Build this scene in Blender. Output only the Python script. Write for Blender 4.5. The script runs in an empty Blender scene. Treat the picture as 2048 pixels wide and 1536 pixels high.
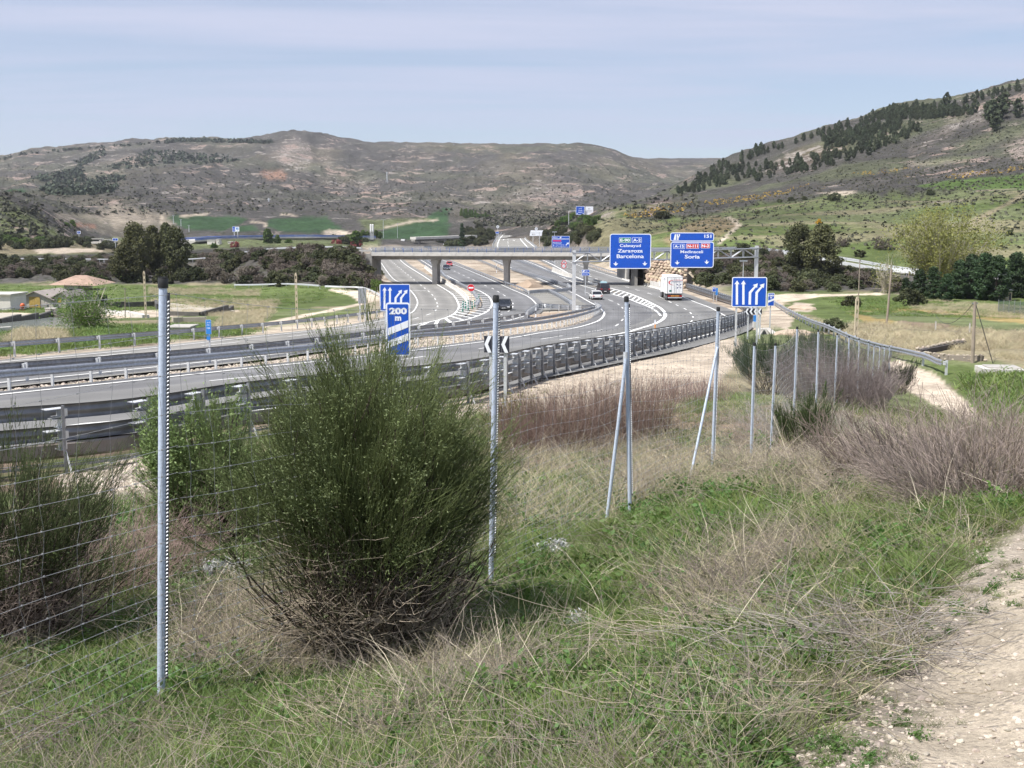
import bpy, math, random
import numpy as np
from mathutils import Vector, Matrix
R = math.radians
SC = bpy.context.scene
COL = SC.collection
random.seed(7)
RNG = np.random.default_rng(7)

# ---------------------------------------------------------------- camera, sky, sun, exposure
FPX = 2250.0
PITCH = math.atan(313.0 / FPX)
cam = bpy.data.objects.new('camera', bpy.data.cameras.new('camera'))
COL.objects.link(cam)
cam.data.sensor_width = 36.0
cam.data.lens = 36.0 * FPX / 2048.0
cam.data.clip_start = 0.05
cam.data.clip_end = 20000
cam.location = (0, 0, 0)
cam.rotation_euler = (R(90) - PITCH, 0, 0)
SC.camera = cam

SUN_EL, SUN_AZ = R(56), R(238)            # azimuth clockwise from +Y (north)
to_sun = Vector((math.sin(SUN_AZ) * math.cos(SUN_EL), math.cos(SUN_AZ) * math.cos(SUN_EL), math.sin(SUN_EL)))
sun = bpy.data.objects.new('sun', bpy.data.lights.new('sun', 'SUN'))
COL.objects.link(sun)
sun.data.energy = 5.0
sun.data.angle = R(0.6)
sun.data.color = (1.0, 0.96, 0.9)
sun.rotation_euler = to_sun.to_track_quat('Z', 'Y').to_euler()

world = bpy.data.worlds.new('World')
SC.world = world
world.use_nodes = True
wn, wl = world.node_tree.nodes, world.node_tree.links
wn.clear()
w_out = wn.new('ShaderNodeOutputWorld')
w_bg = wn.new('ShaderNodeBackground')
w_bg.inputs['Strength'].default_value = 0.095
w_sky = wn.new('ShaderNodeTexSky')
w_sky.sky_type = 'NISHITA'
w_sky.sun_disc = False
w_sky.sun_elevation = SUN_EL
w_sky.sun_rotation = SUN_AZ
w_sky.altitude = 1000
w_sky.air_density = 1.0
w_sky.dust_density = 1.2
w_sky.ozone_density = 2.0
# thin high cloud veil: noise on a stretched plane above the place
w_tc = wn.new('ShaderNodeTexCoord')
w_sep = wn.new('ShaderNodeSeparateXYZ')
wl.new(w_tc.outputs['Generated'], w_sep.inputs[0])
def wmath(op, a, b=None, c=None, clamp=False):
    n = wn.new('ShaderNodeMath'); n.operation = op; n.use_clamp = clamp
    for i, v in enumerate((a, b, c)):
        if v is None: continue
        if isinstance(v, (int, float)): n.inputs[i].default_value = v
        else: wl.new(v, n.inputs[i])
    return n.outputs[0]
zz = wmath('ADD', wmath('MAXIMUM', w_sep.outputs[2], 0.0), 0.05)
px_ = wmath('DIVIDE', w_sep.outputs[0], zz)
py_ = wmath('DIVIDE', w_sep.outputs[1], zz)
w_cmb = wn.new('ShaderNodeCombineXYZ')
wl.new(px_, w_cmb.inputs[0]); wl.new(py_, w_cmb.inputs[1])
w_map = wn.new('ShaderNodeMapping')
w_map.inputs['Scale'].default_value = (0.30, 1.0, 1.0)
w_map.inputs['Rotation'].default_value = (0, 0, R(8))
wl.new(w_cmb.outputs[0], w_map.inputs[0])
w_n = wn.new('ShaderNodeTexNoise')
w_n.inputs['Scale'].default_value = 0.9
w_n.inputs['Detail'].default_value = 8
w_n.inputs['Roughness'].default_value = 0.6
w_n.inputs['Distortion'].default_value = 0.4
wl.new(w_map.outputs[0], w_n.inputs['Vector'])
w_r = wn.new('ShaderNodeMapRange')
w_r.inputs['From Min'].default_value = 0.38
w_r.inputs['From Max'].default_value = 0.66
w_r.inputs['To Min'].default_value = 0.0
w_r.inputs['To Max'].default_value = 0.75
wl.new(w_n.outputs[0], w_r.inputs[0])
hi = wmath('MULTIPLY', w_sep.outputs[2], 3.2, clamp=True)      # veil thickens with height above the hills
veil = wmath('ADD', wmath('MULTIPLY', w_r.outputs[0], wmath('ADD', hi, 0.35)), wmath('ADD', wmath('MULTIPLY', hi, .12), .40), clamp=True)
w_mix = wn.new('ShaderNodeMix'); w_mix.data_type = 'RGBA'
wl.new(veil, w_mix.inputs['Factor'])
wl.new(w_sky.outputs[0], w_mix.inputs['A'])
w_mix.inputs['B'].default_value = (4.7, 5.1, 6.5, 1)
wl.new(w_mix.outputs['Result'], w_bg.inputs['Color'])
wl.new(w_bg.outputs[0], w_out.inputs['Surface'])

SC.view_settings.view_transform = 'Standard'
SC.view_settings.look = 'None'
SC.view_settings.exposure = 0.47
SC.view_settings.gamma = 1.0
SC.view_settings.use_curve_mapping = False
SC.render.engine = 'CYCLES'
SC.cycles.max_bounces = 6
SC.cycles.diffuse_bounces = 2
SC.cycles.glossy_bounces = 2
SC.cycles.transparent_max_bounces = 12
SC.cycles.use_denoising = True
SC.cycles.use_adaptive_sampling = True
SC.cycles.adaptive_threshold = 0.03

# ---------------------------------------------------------------- from the photograph's directions to places
CP, SP = math.cos(PITCH), math.sin(PITCH)
def ray(x, y):
    """direction with unit forward (Y) component"""
    u = (np.asarray(x, float) - 1024) / FPX
    v = (768 - np.asarray(y, float)) / FPX
    dy = CP + v * SP
    dz = -SP + v * CP
    return u / dy, dz / dy
def at(x, y, Y):
    a, b = ray(x, y)
    return Vector((float(a * Y), float(Y), float(b * Y)))
def proj(X, Y, Z):
    d = Y * CP - Z * SP
    d = np.where(np.abs(d) < 1e-6, 1e-6, d)
    u = X / d
    v = (Y * SP + Z * CP) / d
    return 1024 + u * FPX, 768 - v * FPX
HY = np.array([-5, 0, 22, 36, 54, 75, 100, 140, 180, 240, 400, 900, 1400, 4000.])
HH = np.array([3.9, 4.1, 4.85, 5.6, 6.6, 7.7, 8.95, 10.7, 11.9, 12.3, 12.1, 12.0, 12.0, 12.0])
_fy = np.linspace(-5, 600, 2421)
_k = np.exp(-0.5 * (np.arange(-32, 33) / 14.0) ** 2); _k /= _k.sum()
_raw = np.interp(np.linspace(-5 - 8, 600 + 8, 2421 + 64), HY, HH)
_fh = np.convolve(_raw, _k, mode='valid')
def hroad(Y):
    """depth of the motorway surface below the camera at forward distance Y"""
    Y = np.asarray(Y, float)
    return np.where(Y < 600, np.interp(Y, _fy, _fh), np.interp(Y, HY, HH))
def G(x, y, lift=0.0):
    """where the view ray through (x, y) meets the motorway surface"""
    a, b = ray(x, y)
    lo, hi_ = 2.0, 3900.0
    for _ in range(60):
        m = 0.5 * (lo + hi_)
        if -hroad(m) - b * m > 0 if False else (b * m < -hroad(m)):
            hi_ = m
        else:
            lo = m
    Y = 0.5 * (lo + hi_)
    return Vector((float(a * Y), Y, -float(hroad(Y)) + lift))
def RS(X, Y, lift=0.0):
    return Vector((X, Y, -float(hroad(Y)) + lift))

# ---------------------------------------------------------------- numpy noise
def _hash(ix, iy, s):
    h = (ix.astype(np.int64) * 374761393 + iy.astype(np.int64) * 668265263 + s * 982451653) & 0x7fffffff
    h = ((h ^ (h >> 13)) * 1274126177) & 0x7fffffff
    h = h ^ (h >> 16)
    return (h & 0xffff) / 65535.0
def vnoise(x, y, s=0):
    ix, iy = np.floor(x), np.floor(y)
    fx, fy = x - ix, y - iy
    fx = fx * fx * (3 - 2 * fx); fy = fy * fy * (3 - 2 * fy)
    a = _hash(ix, iy, s); b = _hash(ix + 1, iy, s); c = _hash(ix, iy + 1, s); d = _hash(ix + 1, iy + 1, s)
    return (a + (b - a) * fx) + ((c + (d - c) * fx) - (a + (b - a) * fx)) * fy
def fbm(x, y, s=0, o=4, r=0.5):
    t = 0; a = 1; n = 0
    for i in range(o):
        t = t + a * vnoise(x, y, s + i); n += a; a *= r; x = x * 2.03 + 17.1; y = y * 2.03 + 5.7
    return t / n
def sst(e0, e1, x):
    t = np.clip((x - e0) / (e1 - e0), 0, 1)
    return t * t * (3 - 2 * t)
def inpoly(px, py, poly):
    r = np.zeros(px.shape, bool)
    n = len(poly); j = n - 1
    for i in range(n):
        xi, yi = poly[i]; xj, yj = poly[j]
        c = ((yi > py) != (yj > py)) & (px < (xj - xi) * (py - yi) / ((yj - yi) or 1e-9) + xi)
        r ^= c
        j = i
    return r
def dpoly(px, py, poly, closed=True):
    d = np.full(px.shape, 1e9)
    n = len(poly)
    for i in range(n if closed else n - 1):
        ax, ay = poly[i]; bx, by = poly[(i + 1) % n]
        ex, ey = bx - ax, by - ay
        L = ex * ex + ey * ey or 1e-9
        t = np.clip(((px - ax) * ex + (py - ay) * ey) / L, 0, 1)
        d = np.minimum(d, np.hypot(px - ax - t * ex, py - ay - t * ey))
    return d

# ---------------------------------------------------------------- materials
MATS = {}
def mat(name, col, rough=0.7, metal=0.0, noise=None, bump=None, trans=None, var=None, spec=None, emis=None, coat=None):
    """noise=(scale, amount[, colour2]); bump=(scale, strength); var=random per-object brightness; trans=translucency share"""
    if name in MATS: return MATS[name]
    m = bpy.data.materials.new(name); m.use_nodes = True
    nt = m.node_tree; N, L = nt.nodes, nt.links
    b = N['Principled BSDF']
    b.inputs['Roughness'].default_value = rough
    b.inputs['Metallic'].default_value = metal
    if spec is not None: b.inputs['Specular IOR Level'].default_value = spec
    if coat: b.inputs['Coat Weight'].default_value = coat
    c4 = (*col, 1)
    b.inputs['Base Color'].default_value = c4
    src = None
    tc = None
    if noise or bump:
        tc = N.new('ShaderNodeTexCoord')
    if noise:
        n = N.new('ShaderNodeTexNoise'); n.inputs['Scale'].default_value = noise[0]; n.inputs['Detail'].default_value = 6
        n.inputs['Roughness'].default_value = 0.65
        L.new(tc.outputs['Object'], n.inputs['Vector'])
        mr = N.new('ShaderNodeMapRange'); mr.inputs['From Min'].default_value = 0.3; mr.inputs['From Max'].default_value = 0.7
        L.new(n.outputs[0], mr.inputs[0])
        mx = N.new('ShaderNodeMix'); mx.data_type = 'RGBA'
        L.new(mr.outputs[0], mx.inputs['Factor'])
        if len(noise) > 2: c2 = noise[2]
        else: c2 = tuple(c * (1 - noise[1]) for c in col)
        hi_ = tuple(min(1, c * (1 + noise[1] * 0.5)) for c in col) if len(noise) < 3 else col
        mx.inputs['A'].default_value = (*c2, 1); mx.inputs['B'].default_value = (*hi_, 1)
        src = mx.outputs['Result']
    if var:
        oi = N.new('ShaderNodeObjectInfo')
        hs = N.new('ShaderNodeHueSaturation')
        mr2 = N.new('ShaderNodeMapRange'); mr2.inputs['To Min'].default_value = 1 - var; mr2.inputs['To Max'].default_value = 1 + var
        L.new(oi.outputs['Random'], mr2.inputs[0]); L.new(mr2.outputs[0], hs.inputs['Value'])
        mr3 = N.new('ShaderNodeMapRange'); mr3.inputs['To Min'].default_value = 0.5 - var * 0.06; mr3.inputs['To Max'].default_value = 0.5 + var * 0.06
        wn_ = N.new('ShaderNodeTexWhiteNoise'); wn_.noise_dimensions = '1D'
        L.new(oi.outputs['Random'], wn_.inputs['W']); L.new(wn_.outputs['Value'], mr3.inputs[0]); L.new(mr3.outputs[0], hs.inputs['Hue'])
        if src: L.new(src, hs.inputs['Color'])
        else: hs.inputs['Color'].default_value = c4
        src = hs.outputs[0]
    if src: L.new(src, b.inputs['Base Color'])
    if bump:
        n2 = N.new('ShaderNodeTexNoise'); n2.inputs['Scale'].default_value = bump[0]; n2.inputs['Detail'].default_value = 5
        L.new(tc.outputs['Object'], n2.inputs['Vector'])
        bp = N.new('ShaderNodeBump'); bp.inputs['Strength'].default_value = bump[1]; bp.inputs['Distance'].default_value = 0.05
        L.new(n2.outputs[0], bp.inputs['Height']); L.new(bp.outputs[0], b.inputs['Normal'])
    if emis:
        b.inputs['Emission Color'].default_value = (*emis[0], 1); b.inputs['Emission Strength'].default_value = emis[1]
    if trans:
        t = N.new('ShaderNodeBsdfTranslucent'); ms = N.new('ShaderNodeMixShader')
        ms.inputs[0].default_value = trans
        if src: L.new(src, t.inputs['Color'])
        else: t.inputs['Color'].default_value = c4
        L.new(b.outputs[0], ms.inputs[1]); L.new(t.outputs[0], ms.inputs[2])
        L.new(ms.outputs[0], N['Material Output'].inputs['Surface'])
    MATS[name] = m
    return m

# ---------------------------------------------------------------- objects
def tag(o, label=None, cat=None, group=None, kind=None):
    if label: o['label'] = label
    if cat: o['category'] = cat
    if group: o['group'] = group
    if kind: o['kind'] = kind
    return o
def empty(name, loc=(0, 0, 0), rz=0.0, label=None, cat=None, group=None):
    o = bpy.data.objects.new(name, None); o.empty_display_size = 0.2
    COL.objects.link(o); o.location = loc; o.rotation_euler = (0, 0, rz)
    return tag(o, label, cat, group)
def mesh_np(name, V, F, mats=None, smooth=False, midx=None):
    """V (n,3) array; F = list of (k, m) int arrays of equal-sized faces"""
    me = bpy.data.meshes.new(name)
    V = np.asarray(V, np.float32)
    if isinstance(F, np.ndarray): F = [F]
    F = [np.asarray(f, np.int32) for f in F if len(f)]
    nl = sum(f.size for f in F); nf = sum(len(f) for f in F)
    me.vertices.add(len(V)); me.vertices.foreach_set('co', V.ravel())
    me.loops.add(nl); me.loops.foreach_set('vertex_index', np.concatenate([f.ravel() for f in F]) if F else np.zeros(0, np.int32))
    me.polygons.add(nf)
    tot = np.concatenate([np.full(len(f), f.shape[1], np.int32) for f in F])
    st = np.concatenate([[0], np.cumsum(tot)[:-1]]).astype(np.int32)
    me.polygons.foreach_set('loop_start', st)
    if mats:
        for m in (mats if isinstance(mats, (list, tuple)) else [mats]): me.materials.append(m)
    if midx is not None: me.polygons.foreach_set('material_index', np.asarray(midx, np.int32))
    if smooth: me.polygons.foreach_set('use_smooth', np.ones(nf, bool))
    me.update(calc_edges=True)
    return me
def link(name, me, parent=None, loc=None):
    o = bpy.data.objects.new(name, me); COL.objects.link(o)
    if parent is not None: o.parent = parent
    if loc is not None: o.location = loc
    return o
def copy_tree(o, parent=None):
    c = o.copy(); COL.objects.link(c); c.parent = parent
    for ch in o.children: copy_tree(ch, c)
    return c

class MB:
    def __init__(s): s.v = []; s.f = []; s.m = []
    def add(s, vs, fs, m=0):
        o = len(s.v); s.v += [tuple(v) for v in vs]
        for f in fs: s.f.append(tuple(i + o for i in f)); s.m.append(m)
        return s
    def box(s, c, d, m=0, M=None, rz=0.0, taper=None):
        x, y, z = d[0] / 2, d[1] / 2, d[2] / 2
        tx, ty = (taper or (1, 1))
        vs = [Vector((sx * x * (tx if sz > 0 else 1), sy * y * (ty if sz > 0 else 1), sz * z)) for sz in (-1, 1) for sy in (-1, 1) for sx in (-1, 1)]
        if rz: q = Matrix.Rotation(rz, 3, 'Z'); vs = [q @ v for v in vs]
        if M is not None: vs = [M @ v for v in vs]
        c = Vector(c); vs = [v + c for v in vs]
        return s.add(vs, [(0, 2, 3, 1), (4, 5, 7, 6), (0, 1, 5, 4), (2, 6, 7, 3), (0, 4, 6, 2), (1, 3, 7, 5)], m)
    def tube(s, pts, r, n=6, m=0, cap=True):
        pts = [Vector(p) for p in pts]
        rs = r if isinstance(r, (list, tuple)) else [r] * len(pts)
        o = len(s.v); k = len(pts)
        ref = None
        for i, p in enumerate(pts):
            d = (pts[min(i + 1, k - 1)] - pts[max(i - 1, 0)])
            if d.length < 1e-9: d = Vector((0, 0, 1))
            d.normalize()
            if ref is None:
                ref = Vector((0, 0, 1)) if abs(d.z) < 0.9 else Vector((1, 0, 0))
            a = d.cross(ref)
            if a.length < 1e-4: a = d.cross(Vector((0.3, 1, 0.2)))
            a.normalize(); b = a.cross(d)
            for j in range(n):
                t = 2 * math.pi * j / n
                s.v.append(tuple(p + (a * math.cos(t) + b * math.sin(t)) * rs[i]))
        for i in range(k - 1):
            for j in range(n):
                j2 = (j + 1) % n
                s.f.append((o + i * n + j, o + i * n + j2, o + (i + 1) * n + j2, o + (i + 1) * n + j)); s.m.append(m)
        if cap:
            s.f.append(tuple(o + j for j in range(n))); s.m.append(m)
            s.f.append(tuple(o + (k - 1) * n + j for j in reversed(range(n)))); s.m.append(m)
        return s
    def prism(s, poly, y0, y1, m=0, M=None):
        """outline in local x-z, extruded from y0 to y1"""
        n = len(poly)
        vs = [Vector((p[0], y0, p[1])) for p in poly] + [Vector((p[0], y1, p[1])) for p in poly]
        if M is not None: vs = [M @ v for v in vs]
        fs = [tuple(range(n)), tuple(reversed(range(n, 2 * n)))] + [(i, i + n, (i + 1) % n + n, (i + 1) % n) for i in range(n)]
        return s.add(vs, fs, m)
    def sweep(s, pts, prof, m=0, closed_prof=False, cap=False):
        """profile (sideways, up) carried along pts; sideways is to the right of travel"""
        o = len(s.v); k = len(pts); n = len(prof)
        for i, p in enumerate(pts):
            d = Vector(pts[min(i + 1, k - 1)]) - Vector(pts[max(i - 1, 0)]); d.z = 0; d.normalize()
            rt = Vector((d.y, -d.x, 0))
            for (a, b) in prof:
                q = Vector(p) + rt * a; s.v.append((q.x, q.y, q.z + b))
        e = n if closed_prof else n - 1
        for i in range(k - 1):
            for j in range(e):
                j2 = (j + 1) % n
                s.f.append((o + i * n + j, o + (i + 1) * n + j, o + (i + 1) * n + j2, o + i * n + j2)); s.m.append(m)
        if cap:
            s.f.append(tuple(o + j for j in range(n))); s.m.append(m)
            s.f.append(tuple(o + (k - 1) * n + j for j in reversed(range(n)))); s.m.append(m)
        return s
    def mesh(s, name, mats, smooth=False):
        me = bpy.data.meshes.new(name)
        me.from_pydata(s.v, [], s.f)
        ml = mats if isinstance(mats, (list, tuple)) else [mats]
        for m in ml: me.materials.append(m)
        if len(ml) > 1: me.polygons.foreach_set('material_index', s.m)
        if smooth: me.polygons.foreach_set('use_smooth', [True] * len(s.f))
        me.update()
        return me
    def build(s, name, mats, parent=None, loc=None, smooth=False):
        return link(name, s.mesh(name, mats, smooth), parent, loc)

def catmull(pts, step):
    """smooth a list of Vectors and resample it at about `step` metres"""
    P = [Vector(p) for p in pts]
    P = [P[0] * 2 - P[1]] + P + [P[-1] * 2 - P[-2]]
    out = []
    for i in range(1, len(P) - 2):
        p0, p1, p2, p3 = P[i - 1:i + 3]
        for t in np.linspace(0, 1, 24, endpoint=False):
            t = float(t); t2 = t * t; t3 = t2 * t
            out.append(0.5 * ((2 * p1) + (p2 - p0) * t + (2 * p0 - 5 * p1 + 4 * p2 - p3) * t2 + (3 * p1 - p0 - 3 * p2 + p3) * t3))
    out.append(P[-2])
    return resample(out, step)
def resample(pts, step=None, n=None):
    d = [0]
    for i in range(1, len(pts)): d.append(d[-1] + (pts[i] - pts[i - 1]).length)
    L = d[-1]
    n = n or max(2, int(round(L / step)) + 1)
    A = np.array([tuple(p) for p in pts]); t = np.linspace(0, L, n)
    return [Vector((float(np.interp(q, d, A[:, 0])), float(np.interp(q, d, A[:, 1])), float(np.interp(q, d, A[:, 2])))) for q in t]
def offset(pts, o):
    r = []
    k = len(pts)
    for i, p in enumerate(pts):
        d = pts[min(i + 1, k - 1)] - pts[max(i - 1, 0)]; d = Vector((d.x, d.y, 0)).normalized()
        q = p + Vector((d.y, -d.x, 0)) * o
        r.append(q)
    return r
# ---------------------------------------------------------------- terrain
CT = []      # (X, Y, z) control points
def cp(*pts):
    for x, y, Y in pts:
        p = at(x, y, Y); CT.append((p.x, p.y, p.z))
def cw(*pts): CT.extend(pts)
# gravel track, verge and fence line by the viewer
cw((2.0, -2, -1.62), (-2, -2, -1.7), (5, 0, -1.6), (-4, 0, -2.0), (0, 0, -1.68), (9, 4, -1.6), (-9, 2, -2.6), (14, 8, -1.8))
cp((1900, 1400, 3.8), (2040, 1080, 5.9), (1700, 1530, 3.25), (1400, 1300, 5.0), (1000, 1400, 4.8), (600, 1450, 4.87), (100, 1450, 5.0),
   (325, 1410, 5.1), (990, 1175, 7.9), (1262, 1035, 10.5), (1432, 945, 14), (1505, 938, 17.3), (1550, 902, 20.5), (1590, 836, 24),
   (1632, 822, 27), (1668, 813, 30), (1712, 803, 36), (1748, 790, 43), (1776, 780, 51.5), (1600, 1100, 7.2), (1800, 1000, 8.8), (2040, 1000, 8.0),
   (1700, 930, 12), (1950, 960, 9.5), (1060, 880, 27), (1060, 1000, 14), (450, 1010, 12.5), (280, 985, 16), (60, 1045, 13), (100, 985, 18.5), (420, 935, 20), (700, 1000, 12),
   (1350, 800, 35), (1500, 690, 72), (1440, 720, 60), (1520, 790, 40), (1600, 740, 55), (1960, 850, 30.6), (1800, 730, 60.7), (1250, 850, 25),
   (700, 1150, 8), (1550, 668, 85))
cw((6.5, 16, -3.4), (9.5, 22, -4.3), (14, 20, -3.8), (20, 30, -5.2), (12, 12, -2.2))
# valley floor (level with the motorway)
for xx in (-700, -300, 0, 250, 500):
    for YY in (30, 50, 75, 110, 150, 200, 240):
        p = at(xx, 600, YY); CT.append((p.x, YY, -float(hroad(YY))))
for xx in (650, 800, 1000, 1200):
    for YY in (45, 70, 110, 150, 200, 300, 420):
        p = at(xx, 600, YY); CT.append((p.x, YY, -float(hroad(YY))))
for xx, ys in ((1350, (75, 110, 150, 200)), (1520, (90, 120, 160, 200)), (1700, (75, 100, 140, 200)), (1900, (65, 90, 130, 200)), (2150, (60, 90, 130, 190)), (2600, (60, 100, 190))):
    for YY in ys:
        p = at(xx, 600, YY); CT.append((p.x, YY, -float(hroad(YY))))
for xx in (850, 900, 950):
    for YY in (500, 620, 760):
        p = at(xx, 600, YY); CT.append((p.x, YY, -float(hroad(YY))))
# embankment of the road that crosses the bridge, left and right
cp((748, 506, 252), (700, 503, 258), (600, 506, 268), (520, 512, 285), (740, 572, 225), (600, 574, 222), (740, 528, 245), (600, 545, 245),
   (640, 508, 330), (700, 502, 420), (600, 502, 450))
for xx in (-600, -200, 0, 180, 360):
    cp((xx, 548, 280), (xx, 526, 360), (xx, 510, 480), (xx, 498, 640))
cp((450, 540, 270), (450, 515, 350), (450, 506, 520), (600, 494, 700), (700, 491, 760))
cp((1345, 512, 256), (1450, 506, 266), (1530, 508, 268), (1650, 526, 262), (1780, 548, 246), (1900, 556, 240), (2048, 560, 236),
   (1460, 585, 208), (1600, 578, 214), (1750, 572, 220), (1900, 590, 200), (1345, 560, 228), (1400, 572, 214))
# right-hand hill
for xx, rows in {
    1300: ((505, 300), (475, 360), (448, 450), (430, 560), (416, 700), (408, 850)),
    1400: ((490, 300), (462, 360), (434, 480), (410, 620), (384, 780), (358, 900)),
    1500: ((488, 300), (455, 380), (424, 500), (396, 650), (366, 800), (312, 960)),
    1600: ((495, 295), (465, 340), (430, 430), (395, 560), (360, 700), (282, 1000)),
    1700: ((500, 290), (465, 335), (430, 420), (390, 520), (348, 660), (254, 1030)),
    1800: ((505, 280), (460, 340), (412, 440), (372, 540), (320, 680), (226, 1040)),
    1950: ((510, 275), (450, 340), (400, 430), (362, 520), (298, 640), (200, 1000)),
    2100: ((512, 270), (442, 340), (392, 420), (355, 500), (270, 620), (152, 960)),
    2400: ((505, 270), (430, 340), (380, 420), (270, 600), (100, 960)),
    2900: ((500, 270), (420, 340), (360, 420), (240, 600), (80, 960))}.items():
    cp(*[(xx, y, Y) for y, Y in rows])
cp((1200, 500, 330), (1210, 474, 430), (1200, 446, 520), (1200, 428, 640), (1200, 424, 800), (1140, 486, 520), (1150, 462, 620), (1160, 447, 740))
cp((1030, 494, 600), (1020, 475, 720), (1050, 459, 850), (1112, 450, 980), (1200, 440, 1100), (985, 490, 640), (970, 472, 780), (940, 455, 900))
cp((1500, 380, 1300), (1650, 340, 1300), (1800, 300, 1350), (2050, 250, 1350), (2500, 180, 1350), (1350, 412, 1200))
# left-hand hill and far slopes
cp((-400, 380, 600), (-150, 392, 620), (0, 412, 620), (80, 428, 640), (160, 452, 680), (0, 478, 520), (120, 478, 560), (-300, 450, 520), (0, 408, 760), (150, 440, 800),
   (240, 470, 780), (300, 462, 850), (300, 432, 940), (260, 416, 1010), (400, 462, 830), (420, 432, 1000), (330, 408, 1080), (500, 464, 860), (540, 436, 1000),
   (640, 466, 860), (640, 436, 1030), (760, 474, 860), (800, 446, 1000), (870, 420, 1180), (900, 470, 960), (980, 446, 1080))
FAR = {1300: ((-500, 395), (-200, 395), (0, 400), (200, 398), (400, 402), (600, 418), (780, 426), (950, 426), (1100, 432), (1230, 430)),
       1700: ((-500, 368), (-200, 370), (0, 372), (200, 368), (400, 364), (585, 378), (780, 396), (950, 385), (1100, 384), (1250, 398), (1350, 402)),
       2100: ((-500, 338), (-200, 338), (0, 342), (200, 326), (400, 318), (585, 318), (700, 336), (850, 342), (1000, 336), (1150, 334), (1250, 362), (1350, 380), (1450, 385)),
       2450: ((-500, 322), (-200, 322), (0, 319), (60, 304), (130, 301), (200, 293), (300, 284), (370, 282), (520, 285), (550, 281), (585, 279), (625, 284), (690, 290),
              (800, 294), (900, 297), (1100, 297), (1200, 300), (1240, 312), (1262, 330)),
       2900: ((1255, 322), (1330, 320), (1460, 320), (1600, 322), (2000, 320), (2600, 318), (-500, 330), (0, 326), (400, 298), (800, 306), (1150, 308)),
       3600: ((-500, 340), (0, 340), (400, 330), (800, 330), (1200, 334), (1500, 334), (2500, 332))}
for YY, row in FAR.items():
    cp(*[(x, y, YY) for x, y in row])
CT = np.array(CT)
def _feat(X, Y):
    L = np.log(Y + 4.0)
    return X / (Y + 3.0) * 2.4, L
_ca, _cl = _feat(CT[:, 0], CT[:, 1])
_ct = (CT[:, 2] + hroad(CT[:, 1])) / (CT[:, 1] + 3.0)
def _U(r2): return np.where(r2 > 1e-12, 0.5 * r2 * np.log(np.maximum(r2, 1e-12)), 0)
_n = len(CT)
_K = _U((_ca[:, None] - _ca) ** 2 + (_cl[:, None] - _cl) ** 2) + np.eye(_n) * 2e-4
_P = np.stack([np.ones(_n), _ca, _cl], 1)
_A = np.block([[_K, _P], [_P.T, np.zeros((3, 3))]])
_W = np.linalg.solve(_A, np.concatenate([_ct, np.zeros(3)]))
def tps(X, Y):
    a, l = _feat(X, Y)
    sh = a.shape; a = a.ravel(); l = l.ravel(); out = np.empty(a.shape)
    for i in range(0, len(a), 20000):
        A, Lq = a[i:i + 20000], l[i:i + 20000]
        out[i:i + 20000] = _U((A[:, None] - _ca) ** 2 + (Lq[:, None] - _cl) ** 2) @ _W[:_n] + _W[_n] + _W[_n + 1] * A + _W[_n + 2] * Lq
    return out.reshape(sh)

# outline of the ground levelled for the motorway
ZPX = [(-260, 1010), (205, 940), (345, 912), (500, 875), (950, 812), (1100, 757), (1200, 733), (1300, 710), (1400, 681), (1480, 662), (1514, 650),
       (1502, 628), (1462, 604), (1376, 575), (1326, 567), (1250, 549), (1162, 523), (1100, 506), (1040, 497), (740, 496), (744, 517), (765, 548),
       (770, 562), (792, 590), (770, 634), (600, 650), (512, 668), (0, 712), (-260, 728)]
ZONE = [(p.x, p.y) for p in (G(x, y) for x, y in ZPX)]
def zone_w(X, Y):
    d = dpoly(X, Y, ZONE)
    ins = inpoly(X, Y, ZONE)
    w = np.clip(Y * 0.035, 1.2, 9)
    return np.where(ins, 1.0, 1 - sst(0, 1, d / w)), ins
BRL = at(752, 505, 250); BRL.z = -5.55
BRR = at(1262, 507, 246); BRR.z = -5.55
SIDE = catmull([BRR.copy(), at(1345, 507, 250), at(1450, 505, 262), at(1530, 507, 268), at(1650, 523, 262), at(1770, 544, 248), at(1900, 556, 240), at(2120, 566, 236)], 4)
SIDL = catmull([BRL.copy(), at(700, 503, 256), at(600, 505, 268), at(540, 510, 280), at(400, 526, 320), at(180, 524, 390), at(60, 523, 420)], 4)
def side_level(X, Y, z):
    for pts, x0 in ((SIDE, 2), (SIDL, -1e9)):
        best = np.full(X.shape, 1e9); zz_ = np.zeros(X.shape)
        m = (Y > 190) & (Y < 470)
        if not m.any(): continue
        xs, ys = X[m], Y[m]; b = np.full(xs.shape, 1e9); zb = np.zeros(xs.shape)
        P = pts[::3]
        for a, c in zip(P[:-1], P[1:]):
            ex, ey = c.x - a.x, c.y - a.y; L = ex * ex + ey * ey
            t = np.clip(((xs - a.x) * ex + (ys - a.y) * ey) / L, 0, 1)
            d = np.hypot(xs - a.x - t * ex, ys - a.y - t * ey)
            k = d < b; b = np.where(k, d, b); zb = np.where(k, a.z + t * (c.z - a.z), zb)
        w = 1 - sst(5.0, 15.0, b)
        if pts is SIDE: w = w * sst(BRR.x - .5, BRR.x + 1.0, xs)
        else: w = w * (1 - sst(BRL.x - 1.0, BRL.x + .5, xs))
        zz2 = z[m]; zz2 = zz2 * (1 - w) + (zb + .05) * w
        z = z.copy(); z[m] = zz2
    return z
PK = at(583, 272, 2450)
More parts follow.
